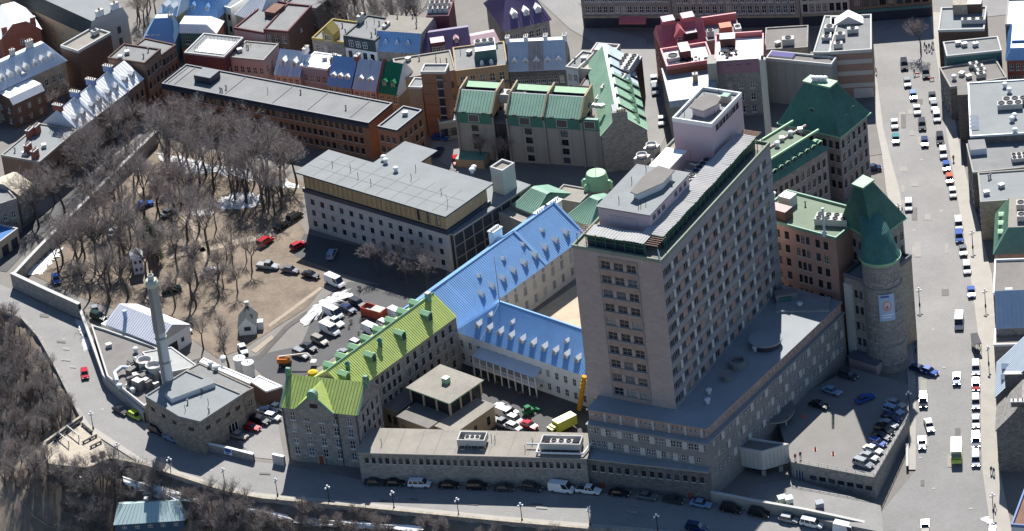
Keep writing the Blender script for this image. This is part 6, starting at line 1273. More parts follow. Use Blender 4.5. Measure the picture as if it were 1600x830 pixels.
def car_meshes(t, paint):
    Ln, Wd, H, bn, cf, cr, rf, rr, zb = TYPES[t]; w = Wd/2; X = lambda u: Ln*(.5-u)
    b = MB(); st = [(0, .8, .45, .6), (.012, .9, .38, .68), (.06, .97, .3, .8 if t != 'van' else .95), (bn, 1, .28, zb-.02), (.5, 1, .28, zb), (.9, 1, .3, zb), (.985, .95, .36, zb-.04), (1, .88, .45, zb-.14)]
    if t == 'pickup': st = st[:4]+[(.62, 1, .28, zb), (.625, 1, .28, zb), (.985, 1, .3, zb), (1, .96, .4, zb-.1)]
    rings = []
    for u, k, z0, z1 in st: rings.append([(X(u), -w*k*.94, z0), (X(u), -w*k, z0+(z1-z0)*.45), (X(u), -w*k*.93, z1), (X(u), w*k*.93, z1), (X(u), w*k, z0+(z1-z0)*.45), (X(u), w*k*.94, z0)])
    for a, c in zip(rings, rings[1:]):
        for i in range(6): j = (i+1) % 6; b.poly([a[i], c[i], c[j], a[j]], paint if i != 5 else trim)
    b.poly(rings[0], paint); b.poly(rings[-1][::-1], paint)
    wt = w*.78 if t != 'van' else w*.9; lo = [(X(cf), -w*.92, zb-.03), (X(cr), -w*.92, zb-.03), (X(cr), w*.92, zb-.03), (X(cf), w*.92, zb-.03)]; hi = [(X(rf), -wt, H-.06), (X(rr), -wt, H-.06), (X(rr), wt, H-.06), (X(rf), wt, H-.06)]
    b.poly([(X(rf)+.03, -wt-.02, H-.06), (X(rf)+.03, wt+.02, H-.06), (X(rr)-.03, wt+.02, H-.06), (X(rr)-.03, -wt-.02, H-.06)], paint)
    b.prism([(X(rr)-.02, -wt), (X(rf)+.02, -wt), (X(rf)-.1, -wt*.6), (X(rf)-.1, wt*.6), (X(rf)+.02, wt), (X(rr)-.02, wt)], H-.07, H, paint)
    def P(i, j, u, v):     # pillars and blind panels on the cabin sides
        p = Vector(lo[i]).lerp(Vector(lo[j]), u); q = Vector(hi[i]).lerp(Vector(hi[j]), u); return tuple(p.lerp(q, v))
    for s, (i, j) in ((-1, (0, 1)), (1, (3, 2))):
        cuts = ((0, .03), (.36, .41), (.7, .74), (.95, 1)) if t not in ('van', 'pickup') else (((0, .03), (.3, 1)) if t == 'van' else ((0, .04), (.5, .56), (.93, 1)))
        for a, c in cuts: o = .012*s; q = [P(i, j, a, 0), P(i, j, c, 0), P(i, j, c, 1), P(i, j, a, 1)]; q = [(x, y+o, z) for x, y, z in q]; b.poly(q if s > 0 else q[::-1], paint)
    if t == 'van': b.poly([(x-.012, y, z) for x, y, z in (lo[1], lo[2], hi[2], hi[1])], paint)
    if t == 'pickup': b.box(X(.97), X(.66), -w*.8, w*.8, zb-.02, zb+.012, trim)
    body = b.mesh('body')
    g = MB()
    for i in range(4): j = (i+1) % 4; g.poly([lo[i], lo[j], hi[j], hi[i]], cglass)
    return body, g.mesh('windows')
def wheel_mesh():
    b = MB(); b.tube((0, -.11, 0), (0, .11, 0), .33, .33, tyre, 12); b.tube((0, -.12, 0), (0, .12, 0), .2, .2, rim, 8); return b.mesh('wheel')
def light_mesh(m):
    b = MB(); b.box(-.06, .06, -.2, .2, -.08, .08, m); return b.mesh('light')
def add_car(root, t, colour, paint=None):
    pm = paint or plain('paint_'+colour.replace(' ', '_'), PAINT[colour], .13, 0, .35, 0); body, gl = cached(('car', t, colour), lambda: car_meshes(t, pm)); Ln, Wd, H = TYPES[t][:3]
    inst('body', body, root, (0, 0, 0)); inst('windows', gl, root, (0, 0, 0)); wm = cached('wheel', wheel_mesh)
    for x in (Ln*.31, -Ln*.30):
        for y in (-Wd/2+.08, Wd/2-.08): inst('wheel', wm, root, (x, y, .33))
    for y in (-Wd*.33, Wd*.33): inst('headlight', cached('hl', lambda: light_mesh(lampw)), root, (Ln*.5-.02, y, .62)); inst('tail_light', cached('tl', lambda: light_mesh(lampr)), root, (-Ln*.5+.03, y, .72))
CARS = {}
def car(x, y, d, t, col, where, group, z=None):
    if z is None: p = gt((x, y)); p.z = Tin(p.x, p.y)
    else: p = at((x, y), z)
    q = at((x+d[0]*10, y+d[1]*10), p.z); zq = Tin(q.x, q.y) if z is None else p.z
    rz = math.atan2(q.y-p.y, q.x-p.x); slope = math.atan2(zq-p.z, (q-p).xy.length) if z is None else 0
    o = empty('parked_car' if t not in ('van', 'pickup') else {'van': 'van', 'pickup': 'pickup_truck'}[t], f'{col} {t} {where}', {'van': 'van', 'pickup': 'pickup'}.get(t, 'car'), (p.x, p.y, p.z+(.06 if z is None else .02)), rz, group)
    o.rotation_euler.y = -slope; add_car(o, t, col); return o
G = 'cars parked on the right side of the sloping street'; w1 = 'at the right kerb of the sloping street'
for x, y, t, c, wh in ((1447, 118, 'suv', 'dark grey', w1+' near the shopping street'), (1457, 155, 'sedan', 'dark grey', w1+' ahead of a silver one'), (1460, 169, 'sedan', 'silver', w1+' behind a dark one'), (1464, 186, 'suv', 'white', w1+' beside the big light roof'),
    (1469, 221, 'suv', 'black', w1+' with open space around'), (1474, 243, 'suv', 'white', w1+' behind the black one'), (1479, 264, 'hatchback', 'blue', w1+' ahead of the orange-red one'), (1484, 283, 'hatchback', 'orange-red', w1), (1489, 305, 'hatchback', 'white', w1+' behind the orange-red one'),
    (1498, 354, 'minivan', 'white', w1+' opposite the round turret'), (1499, 374, 'suv', 'blue', w1+' below the white minivan'), (1505, 395, 'sedan', 'grey', w1+' opposite the green mansard'), (1511, 423, 'suv', 'white', w1+' behind the grey sedan'), (1518, 460, 'sedan', 'blue', w1+' just above the bus shelter'),
    (1525, 579, 'suv', 'white', w1+' below the bus shelter'), (1525, 605, 'hatchback', 'red', w1+' below the bus shelter'), (1525, 632, 'suv', 'white', w1+' behind the red one'), (1525, 662, 'sedan', 'white', w1+' two behind the red one'), (1525, 692, 'suv', 'silver', w1+' opposite the yellow bus'), (1525, 721, 'minivan', 'white', w1+' last before the spilled snow')):
    car(x, y, (.11, 1) if y < 500 else (.01, 1), t, c, wh, G)
G = 'cars driving or standing in the sloping street'
for x, y, d, t, c, wh in ((1413, 105, (.12, 1), 'suv', 'black', 'driving at the top of the sloping street'), (1418, 132, (.1, 1), 'sedan', 'silver', 'behind the black suv at the street top'), (1427, 153, (.12, 1), 'hatchback', 'light blue', 'driving in the line of traffic'), (1433, 175, (.12, 1), 'sedan', 'white', 'driving in the line of traffic behind a light blue one'), (1441, 199, (.1, 1), 'suv', 'dark grey', 'driving in the line of traffic beside the light roof'),
    (1445, 226, (.08, 1), 'hatchback', 'dark blue', 'driving last in the line of traffic'), (1398, 197, (.1, 1), 'sedan', 'white', 'parked at the left kerb by the rear pavilion'), (1400, 221, (.1, 1), 'hatchback', 'teal', 'parked at the left kerb by the rear pavilion'), (1420, 325, (.02, 1), 'suv', 'white', 'standing alone beside the corner pavilion'), (1364, 266, (1, -.1), 'hatchback', 'dark blue', 'parked beside the wall of the rear pavilion'),
    (1436, 580, (1, .3), 'sedan', 'dark blue', 'turning out below the round turret, the left of two'), (1451, 583, (1, .3), 'sedan', 'blue', 'turning out below the round turret, the right of two'), (1495, 595, (0, 1), 'sedan', 'blue', 'driving down the middle of the street'), (1443, 630, (0, 1), 'suv', 'dark grey', 'parked at the left kerb by the deck'), (1452, 668, (.35, 1), 'sedan', 'white', 'pulling out at an angle beside the deck'), (1441, 695, (0, 1), 'sedan', 'silver', 'parked at the left kerb below the angled white one'), (1446, 826, (0, 1), 'sedan', 'beige', 'driving at the foot of the street')):
    car(x, y, d, t, c, wh, G)
car(1499, 508, (-.06, 1), 'van', 'white', 'driving down the street beside the bus shelter', G)
G = 'cars parked along the rampart road'; w1 = 'parked in shade along the rampart road'
for x, y, t, c, wh in ((586, 757, 'sedan', 'dark grey', w1+' by the gabled block'), (617, 758, 'sedan', 'black', w1+' left of the white minivan'), (656, 760, 'minivan', 'white', w1), (702, 762, 'sedan', 'black', w1+' right of the white minivan'), (746, 764, 'suv', 'black', w1+' midway along the low stone building'), (788, 766, 'sedan', 'dark grey', w1+' midway along the low stone building'), (831, 766, 'suv', 'dark grey', w1+' left of the white van'),
    (878, 768, 'van', 'white', w1), (920, 770, 'pickup', 'white', w1), (968, 774, 'sedan', 'black', w1+' right of the white pickup'), (1010, 779, 'sedan', 'grey', w1+' below the hospital base'), (1052, 785, 'sedan', 'dark grey', w1+' left of the light blue one'), (1095, 791, 'sedan', 'light blue', w1), (1142, 799, 'suv', 'black', w1+' below the retaining wall'), (1186, 806, 'suv', 'black', w1+' below the retaining wall'), (1232, 815, 'hatchback', 'silver', w1+' below the retaining wall'), (1268, 822, 'minivan', 'white', w1+' below the retaining wall'), (1322, 833, 'van', 'white', w1+' at the foot of the retaining wall')):
    car(x, y, (1, .02 if x < 800 else .12), t, c, wh, G)
car(1088, 828, (1, .1), 'suv', 'dark blue', 'driving along the shaded rampart road', G); car(133, 588, (.15, 1), 'hatchback', 'red', 'driving down the sunlit bend of the rampart road', G)
car(189, 645, (1, .55), 'sedan', 'black', 'parked below the curved boiler yard wall', G); car(212, 653, (1, .5), 'hatchback', 'lime', 'parked below the curved boiler yard wall', G); car(270, 688, (1, .4), 'sedan', 'light blue', 'parked below the boiler house wall', G); car(246, 676, (1, .42), 'suv', 'black', 'parked below the boiler house wall', G)
G = 'cars parked on the raised deck'; w1 = 'in the row on the raised deck edge'
for i, (x, y, t, c, wh) in enumerate(((1349, 728, 'suv', 'silver', ', last at the deck corner'), (1358, 717, 'sedan', 'silver', ', second from the deck corner'), (1364, 706, 'sedan', 'white', ' beside the blue one'), (1371, 695, 'hatchback', 'blue', ''), (1377, 685, 'sedan', 'dark grey', ' behind the blue one'), (1382, 676, 'suv', 'black', ''), (1388, 666, 'sedan', 'silver', ' in the shadow edge'), (1393, 656, 'sedan', 'dark blue', ''), (1396, 645, 'suv', 'light blue', ''), (1399, 634, 'sedan', 'silver', ' fully in shade'))):
    car(x, y, (1, .34), t, c, w1+wh, G, 2.0)
for x, y, d, t, c, wh in ((1352, 626, (1, -.4), 'sedan', 'blue', 'driving across the shaded deck'), (1300, 614, (1, .35), 'sedan', 'light blue', 'parked in shade on the deck by the canopy'), (1280, 636, (1, .3), 'sedan', 'black', 'parked on the deck beside the curved canopy'), (1325, 590, (1, .3), 'suv', 'dark grey', 'parked at the back of the shaded deck')): car(x, y, d, t, c, wh, G, 2.0)
G = 'cars in the shaded courtyard'; w1 = 'parked in the shaded hospital courtyard'
for x, y, t, c, wh in ((785, 641, 'sedan', 'white', w1+', uppermost of the row'), (797, 646, 'sedan', 'silver', w1+' behind the uppermost white one'), (790, 652, 'van', 'white', w1), (804, 660, 'suv', 'white', w1+' beside the red one'), (784, 665, 'pickup', 'silver', w1), (803, 671, 'hatchback', 'white', w1+' at the low roof edge'), (827, 668, 'sedan', 'red', w1)): car(x, y, (1, .4), t, c, wh, G)
G = 'vehicles in the construction car park'; w1 = 'in the car park behind the green-roofed wing'
for x, y, t, c, wh in ((524, 445, 'van', 'white', 'parked by the snow bank above the construction car park'), (521, 494, 'van', 'white', w1+' next to the snow bank'), (544, 486, 'sedan', 'dark blue', w1+' next to the uppermost van'), (559, 478, 'suv', 'dark grey', w1+' beside the red skip'), (523, 507, 'pickup', 'white', w1), (516, 520, 'van', 'white', w1+' below the white pickup'), (500, 536, 'suv', 'beige', w1), (483, 546, 'sedan', 'dark grey', w1), (471, 557, 'suv', 'silver', w1+' beside the orange boom lift'),
    (623, 498, 'van', 'white', 'half hidden by the dormers of the green roof, furthest up'), (602, 510, 'hatchback', 'white', 'half hidden by the dormers of the green roof'), (583, 522, 'van', 'white', 'half hidden by the dormers of the green roof'), (558, 541, 'hatchback', 'white', 'half hidden low behind the green roof ridge'), (540, 556, 'sedan', 'silver', 'half hidden low behind the green roof ridge')): car(x, y, (1, .45), t, c, wh, G)
G = 'cars parked in and around the garden'
for x, y, d, t, c, wh in ((419, 419, (1, .1), 'pickup', 'silver', 'parked on the lawn left of two dark cars'), (454, 425, (1, .2), 'sedan', 'grey', 'parked on the lawn right of the silver pickup'), (486, 433, (1, .25), 'sedan', 'black', 'parked at the lawn edge in the shadow of the timber-topped building'), (415, 381, (1, -.6), 'suv', 'red', 'parked on the garden drive in sun'), (466, 387, (1, -.5), 'hatchback', 'red', 'parked at the end wall of the timber-topped building'), (441, 356, (1, -.6), 'sedan', 'black', 'on the garden drive, the lower of two dark ones'), (461, 342, (1, -.6), 'suv', 'black', 'on the garden drive, the upper of two dark ones'),
    (519, 401, (.5, -1), 'suv', 'light blue', 'parked in the shade of the timber-topped building'), (176, 366, (.6, -1), 'sedan', 'white', 'parked alone on the lawn under bare trees'), (226, 323, (1, -.3), 'sedan', 'blue', 'parked under the trees by the long garden wall'), (265, 335, (1, -.5), 'sedan', 'silver', 'parked among the trees in the middle of the garden'), (269, 455, (1, -.2), 'suv', 'dark green', 'parked beside the chimney top on the lawn'), (287, 518, (1, .35), 'suv', 'white', 'parked at the end of the white barn'), (268, 505, (1, .4), 'sedan', 'red', 'parked behind the white barn'), (149, 488, (.2, 1), 'sedan', 'silver', 'parked at the wall corner by the white barn'), (155, 499, (.8, .3), 'suv', 'dark green', 'parked at the wall corner by the white barn'), (88, 440, (.4, 1), 'hatchback', 'blue', 'parked inside the tall garden wall'), (330, 427, (1, -.3), 'sedan', 'white', 'parked on the brown lawn below the tree shadows'), (380, 549, (.5, 1), 'sedan', 'white', 'parked in front of the tiny white cottage')): car(x, y, d, t, c, wh, G)
G = 'cars in the small yard beside the boiler house'; w1 = 'in the small yard beside the boiler house'
for x, y, t, c, wh in ((373, 684, 'sedan', 'beige', w1), (393, 671, 'sedan', 'red', w1), (407, 661, 'suv', 'black', w1), (426, 655, 'hatchback', 'white', w1), (418, 646, 'sedan', 'light blue', w1), (433, 640, 'sedan', 'white', w1+' under the green eaves')): car(x, y, (1, .25), t, c, wh, G)
G = 'cars in the back streets'
for x, y, d, t, c, wh in ((690, 218, (1, .1), 'sedan', 'blue', 'parked in shade beside the orange stair tower'), (686, 240, (.6, -1), 'sedan', 'dark blue', 'parked in shade behind the timber-topped building'), (713, 255, (.3, 1), 'hatchback', 'red', 'parked at the corner of the green terraces'), (1022, 128, (.1, 1), 'sedan', 'white', 'parked in the narrow street, upper of two'), (1024, 144, (.1, 1), 'suv', 'silver', 'parked in the narrow street, lower of two'), (1034, 192, (.05, 1), 'sedan', 'white', 'parked at the lower end of the narrow street')): car(x, y, d, t, c, wh, G)
# box truck, bus, skip, boom lift
p = gt((878, 674)); e = empty('box_truck', 'lime-yellow box truck in the shaded courtyard', 'truck', p, rad(33)+math.pi); lime = plain('truck_lime', (.5, .52, .06), .4)
b = MB(); b.box(-3.6, 1.6, -1.15, 1.15, .9, 3.2, lime, plain('truck_roof', (.75, .76, .35), .5)); b.build('box_body', e); b = MB(); b.box(1.7, 3.3, -1.0, 1.0, .5, 2.2, lime); b.box(1.72, 2.6, -.9, .9, 2.2, 2.5, lime); b.build('cab', e); b = MB(); b.box(3.305, 3.32, -.85, .85, 1.3, 2.0, cglass); b.box(2, 2.9, -1.012, 1.012, 1.35, 2.0, cglass); b.build('windscreen', e)
for x in (-2.2, 2.5):
    for y in (-.9, .9): inst('wheel', cached('wheel', wheel_mesh), e, (x, y, .34))
p = at((1495, 712), -2.6); p.z = Tin(p.x, p.y)+.06; q = at((1495, 730), p.z); e = empty('minibus', 'lime and white minibus driving down the sloping street', 'bus', p, math.atan2(q.y-p.y, q.x-p.x))
b = MB(); b.box(-3.6, 3.2, -1.2, 1.2, .4, 1.5, plain('bus_lime', (.4, .5, .08), .4)); b.box(-3.55, 2.9, -1.15, 1.15, 1.5, 2.4, plain('bus_lime', (0, 0, 0))); b.box(-3.5, 2.6, -1.12, 1.12, 2.4, 2.75, plain('bus_white', (.72, .72, .62), .4)); b.box(3.2, 3.9, -1.05, 1.05, .4, 1.3, plain('bus_lime', (0, 0, 0))); b.build('body', e)
b = MB(); b.poly([(3.21, -1.05, 1.5), (3.21, 1.05, 1.5), (2.92, 1.0, 2.35), (2.92, -1.0, 2.35)], cglass); b.box(-3.3, 2.7, -1.165, 1.165, 1.6, 2.2, cglass); b.build('windows', e)
for x in (-2.2, 2.4):
    for y in (-1.0, 1.0): inst('wheel', cached('wheel', wheel_mesh), e, (x, y, .33))
for y in (-.8, .8): inst('headlight', cached('hl', lambda: 0), e, (3.9, y, .8))
p = at((585, 494)); e = empty('skip', 'open red steel skip standing in the construction car park', 'skip', p, rad(-40)); sk_ = M('skip_red', (.36, .07, .04), var=.25)
b = MB()
for x0, x1, y0, y1 in ((-3, 3, -1.3, -1.15), (-3, 3, 1.15, 1.3), (-3, -2.85, -1.15, 1.15), (2.85, 3, -1.15, 1.15)): b.box(x0, x1, y0, y1, .2, 2.3, sk_)
b.box(-2.85, 2.85, -1.15, 1.15, .2, .35, sk_); b.build('shell', e); b = MB(); b.box(-2.8, -.2, -1.12, 1.12, .36, 1.4, M('rubble', (.35, .33, .28), var=.3)); b.box(-.1, 2.85, -1.2, 1.2, 2.31, 2.4, M('tarp', (.5, .42, .38), var=.2)); b.build('load', e)
for i in range(5):
    for s in (-1, 1): b = MB(); b.box(-2.6+i*1.3-.08, -2.6+i*1.3+.08, s*1.3, s*1.38, .2, 2.25, sk_) if s > 0 else b.box(-2.6+i*1.3-.08, -2.6+i*1.3+.08, -1.38, -1.3, .2, 2.25, sk_); b.build('rib', e)
p = at((446, 572)); e = empty('boom_lift', 'orange boom lift with cream arm parked at the lower end of the car park', 'boom lift', p, rad(-12)); og = M('lift_orange', (.55, .16, .03), var=.12)
b = MB(); b.box(-1.3, 1.3, -1.0, 1.0, .5, 1.2, dfr); b.build('chassis', e); b = MB(); b.prism([(-1.6, -.9), (.6, -.9), (1.2, -.5), (1.2, .5), (.6, .9), (-1.6, .9)], 1.2, 2.3, og); b.build('turntable', e); b = MB(); b.tube((-1.2, 0, 2.5), (5.2, .4, 3.1), .25, .2, M('lift_cream', (.55, .5, .4)), 4); b.tube((5.2, .4, 3.1), (6.4, .3, 2.0), .16, .16, M('lift_cream', (0, 0, 0)), 4); b.build('arm', e); b = MB(); b.box(6.0, 7.4, -.5, 1.0, 1.0, 1.15, steel)
for x in (6.0, 7.35):
    for y in (-.5, .95): b.box(x, x+.05, y, y+.05, 1.15, 2.1, steel)
b.box(6.0, 7.4, -.5, -.45, 2.1, 2.16, steel); b.box(6.0, 7.4, .95, 1.0, 2.1, 2.16, steel); b.build('basket', e)
for x in (-.9, .9):
    for y in (-1.0, 1.0): o = inst('wheel', cached('wheel', wheel_mesh), e, (x, y, .45)); o.scale = (1.35, 1.3, 1.35)
p = at((489, 586)); e = empty('yellow_bin', 'bright yellow tarpaulin-covered bin behind the green roof ridge', 'bin', p); yb_ = M('bin_yellow', (.6, .42, .02), var=.1); b = MB(); b.lathe([(1.0, 0), (1.3, .6), (1.1, .9), (.5, 1.2), (.1, 1.3)], yb_, 12); b.build('cover', e); b = MB(); b.box(-1.2, 1.2, -.8, .8, 0, .4, yb_); b.build('base', e)
p = at((827, 647)); e = empty('green_machine', 'small dark green compact loader in the shaded courtyard', 'loader', p, .5); gm_ = M('loader_green', (.02, .16, .06), var=.2); b = MB(); b.box(-1.4, 1.0, -.7, .7, .5, 1.3, gm_); b.build('body', e); b = MB(); b.box(-.9, .3, -.6, .6, 1.3, 2.2, cglass, gm_); b.build('cab', e); b = MB(); b.tube((.9, .6, 1.2), (2.0, .6, .6), .1, .1, gm_, 4); b.tube((.9, -.6, 1.2), (2.0, -.6, .6), .1, .1, gm_, 4); b.box(1.9, 2.4, -.9, .9, .15, .8, gm_); b.build('bucket', e)
for x in (-.8, .6):
    for y in (-.75, .75): inst('wheel', cached('wheel', wheel_mesh), e, (x, y, .33))
# debris chute on the tower corner
p0, p1 = at((913, 588), 9.5), at((905, 641), .5); e = empty('debris_chute', 'orange sectional debris chute hanging beside the hospital tower', 'chute', (p1.x, p1.y, 0)); cm_ = M('chute_orange', (.55, .26, .02), var=.15)
for i in range(9):
    t0, t1 = i/9, (i+1.15)/9; a = p0.lerp(p1, t0)-e.location; c = p0.lerp(p1, min(t1, 1))-e.location; b = MB(); b.tube(a, c, .62, .45, cm_, 10); b.build('chute_section', e)
b = MB(); b.poly([(2.0, .2, 0), (3.6, -.4, 0), (3.4, .2, 6.5)], concl); b.poly([(3.6, -.3, 0), (2.0, .3, 0), (3.4, .3, 6.5)], concl); b.build('canvas_guard', e)
# ================================================================== street furniture
globe = plain('lamp_globe', (.8, .8, .78), .3)
def lamp_meshes():
    a = MB(); a.lathe([(.2, 0), (.2, .5), (.1, .6), (.07, 3.6), (.05, 4.2)], black, 8)
    c = MB()
    for k in range(2): s = (-1, 1)[k]; c.tube((0, 0, 3.5), (s*.45, 0, 3.7), .04, .04, black, 5)
    g = MB()
    g.lathe([(.02, 4.15), (.2, 4.25), (.26, 4.45), (.2, 4.65), (.05, 4.72)], globe, 10)
    h = MB(); h.lathe([(.02, 3.65), (.18, 3.75), (.23, 3.92), (.18, 4.1), (.04, 4.15)], globe, 10)
    return a.mesh('post'), c.mesh('arm'), g.mesh('globe'), h.mesh('globe')
LM = lamp_meshes()
def lamp(px, label, group):
    p = gt(px); p.z = Tin(p.x, p.y); e = empty('street_lamp', label, 'street lamp', p+Vector((0, 0, .15)), R.random(), group); inst('post', LM[0], e, (0, 0, 0)); inst('arm', LM[1], e, (0, 0, 0)); inst('globe', LM[2], e, (0, 0, 0))
    for s in (-1, 1): inst('globe', LM[3], e, (s*.45, 0, 0))
for px in ((146, 671), (187, 720), (268, 743), (352, 760), (434, 776), (515, 787), (616, 796), (717, 807), (816, 815), (922, 822), (1028, 832)): lamp(px, 'black three-globe street lamp on the pavement along the rampart wall', 'lamps along the rampart wall')
for px in ((1437, 478), (1405, 345), (1421, 640)): lamp(px, 'black globe street lamp on the hospital side of the sloping street', 'lamps on the hospital side')
for px in ((1520, 388), (1540, 480), (1545, 570), (1552, 800)): lamp(px, 'black globe street lamp on the shop side of the sloping street', 'lamps on the shop side')
for i, px in enumerate(((1425, 500), (1426, 508), (1428, 520), (1430, 540), (1431, 552), (1420, 455), (1421, 466))):
    p = at(px); e = empty('bollard', 'small black bollard on the pavement by the round turret', 'bollard', p+Vector((0, 0, .18)), 0, 'bollards by the round turret'); b = cached('boll', lambda: (lambda m: (m.lathe([(.16, 0), (.12, .2), (.1, .85), (.15, .95), (.05, 1.1)], black, 8), m.mesh('post'))[1])(MB())); inst('post', b, e, (0, 0, 0))
# bus shelter
p = at((1526, 545)); e = empty('bus_shelter', 'dark glazed bus shelter with small roof on the pavement island', 'bus shelter', p+Vector((0, 0, .18)), rad(93)); b = MB(); b.box(-2.4, 2.4, -.8, .8, 2.4, 2.55, dfr); b.build('roof', e); b = MB(); b.box(-2.3, 2.3, .7, .74, .2, 2.35, cglass); b.build('back_glass', e)
for x in (-2.3, 2.25):
    for y in (-.7, .7): b = MB(); b.box(x, x+.08, y-.04, y+.04, 0, 2.4, dfr); b.build('post', e)
b = MB(); b.box(-1.5, 1.5, .3, .65, .42, .48, steel); b.build('seat', e)
for i, px in enumerate(((1274, 703), (1302, 710), (1256, 652))):
    p = at(px, 2.0); e = empty('traffic_cone', 'orange traffic cone standing on the parking deck', 'traffic cone', p, 0, 'cones on the deck'); b = MB(); b.lathe([(.28, .04), (.06, .9), (.01, .92)], plain('cone_orange', (.6, .08, .03), .5), 10); b.build('cone', e); b = MB(); b.box(-.35, .35, -.35, .35, 0, .04, plain('cone_orange', (0, 0, 0))); b.build('base', e)
for px, lab in (((1433, 119), 'orange-red street barrier left of the dark parked SUV'), ((1456, 126), 'orange-red street barrier right of the dark parked SUV')):
    p = at(px); e = empty('street_barrier', lab, 'barrier', p+Vector((0, 0, .06))); b = MB(); b.box(-.6, .6, -.05, .05, .5, .9, plain('cone_orange', (0, 0, 0))); b.build('board', e)
    for s in (-.5, .5): b = MB(); b.box(s-.04, s+.04, -.3, .3, 0, .08, black); b.box(s-.03, s+.03, -.03, .03, .08, .5, black); b.build('leg', e)
for px, c_, lab in (((1222, 785), (.55, .62, .5), 'pale green wheeled bin, left of a pair on the service lane'), ((1233, 786), (.6, .65, .6), 'pale green wheeled bin, right of a pair on the service lane'), ((1281, 793), (.2, .22, .26), 'grey-blue skip bin standing alone on the service lane')):
    p = at(px, -1.6); e = empty('waste_bin', lab, 'bin', p, .2); mm = plain('bin_'+lab[:14].replace(' ', '_')+str(px[0]), c_, .6); b = MB(); b.prism([(-.8, -.6), (.8, -.6), (.8, .6), (-.8, .6)], .15, 1.3, mm); b.build('tub', e); b = MB(); b.poly([(-.9, -.7, 1.32), (.9, -.7, 1.32), (.9, .7, 1.6), (-.9, .7, 1.6)], mm); b.box(-.88, .88, .6, .68, 1.3, 1.58, mm); b.build('lid', e)
# ================================================================== people
def person_mesh(pose):
    me = bpy.data.meshes.new('body'); s = pose
    v = [(0, 0, .95), (0, 0, 1.2), (0, 0, 1.42), (0, 0, 1.53), (0, .02, 1.64), (0, .02, 1.74),
         (.2, 0, 1.4), (.26, .06*s, 1.12), (.25, .2*s, .88), (.25, .26*s, .78), (-.2, 0, 1.4), (-.26, -.06*s, 1.12), (-.25, -.2*s+.05, .88), (-.25, -.24*s+.08, .78),
         (.1, 0, .88), (.11, -.14*s, .5), (.11, -.26*s, .09), (.11, -.26*s+.18, .04), (-.1, 0, .88), (-.11, .16*s, .5), (-.11, .2*s, .09), (-.11, .2*s+.18, .04)]
    e = [(0, 1), (1, 2), (2, 3), (3, 4), (4, 5), (2, 6), (6, 7), (7, 8), (8, 9), (2, 10), (10, 11), (11, 12), (12, 13), (0, 14), (14, 15), (15, 16), (16, 17), (0, 18), (18, 19), (19, 20), (20, 21)]
    r = [.16, .16, .18, .065, .105, .08, .08, .065, .05, .04, .08, .065, .05, .04, .11, .085, .06, .045, .11, .085, .06, .045]
    me.from_pydata(v, e, []); me.update(); return me, r
def person_mat(name, jacket, legs):
    m = bpy.data.materials.new(name); m.use_nodes = True; n = m.node_tree.nodes; l = m.node_tree.links; tc = n.new('ShaderNodeTexCoord'); s = n.new('ShaderNodeSeparateXYZ'); l.new(tc.outputs['Object'], s.inputs[0]); cr = n.new('ShaderNodeValToRGB'); mp = n.new('ShaderNodeMath'); mp.operation = 'MULTIPLY'; mp.inputs[1].default_value = .5; l.new(s.outputs[2], mp.inputs[0]); l.new(mp.outputs[0], cr.inputs[0]); c = cr.color_ramp; c.interpolation = 'CONSTANT'
    c.elements[0].position = 0; c.elements[0].color = (.02, .02, .02, 1); c.elements[1].position = .05; c.elements[1].color = (*legs, 1)
    for p_, q_ in ((.44, jacket), (.765, (.45, .28, .2)), (.84, (.05, .03, .02))): x = c.elements.new(p_); x.color = (*q_, 1)
    l.new(cr.outputs[0], n['Principled BSDF'].inputs['Base Color']); n['Principled BSDF'].inputs['Roughness'].default_value = .8; return m
PM = {}
def person(px, jacket, label, z=None, rz=0, pose=1, group=None):
    p = at(px, z) if z is not None else gt(px)
    if z is None: p.z = Tin(p.x, p.y)+.18
    key = (jacket, pose)
    e = empty('person', label, 'person', p, rz, group)
    if key not in PM:
        me, r = person_mesh(pose); me.materials.append(person_mat('clothes_'+jacket, {'dark': (.02, .022, .03), 'red': (.4, .03, .03), 'pale': (.4, .38, .35), 'blue': (.04, .07, .18)}[jacket], (.03, .035, .06))); o = bpy.data.objects.new('body', me); link(o, e); md = o.modifiers.new('skin', 'SKIN')
        sv = me.skin_vertices[0].data if me.skin_vertices else None
        if sv is None:
            import bmesh
            bm = bmesh.new(); bm.from_mesh(me); bm.verts.layers.skin.verify(); bm.to_mesh(me); bm.free(); sv = me.skin_vertices[0].data
        for i, x in enumerate(r): sv[i].radius = (x, x*.8 if i < 3 else x)
        sv[0].use_root = True; md.use_smooth_shade = True; s = o.modifiers.new('sub', 'SUBSURF'); s.levels = 1; s.render_levels = 1; PM[key] = o
    else: o = PM[key].copy(); link(o, e)
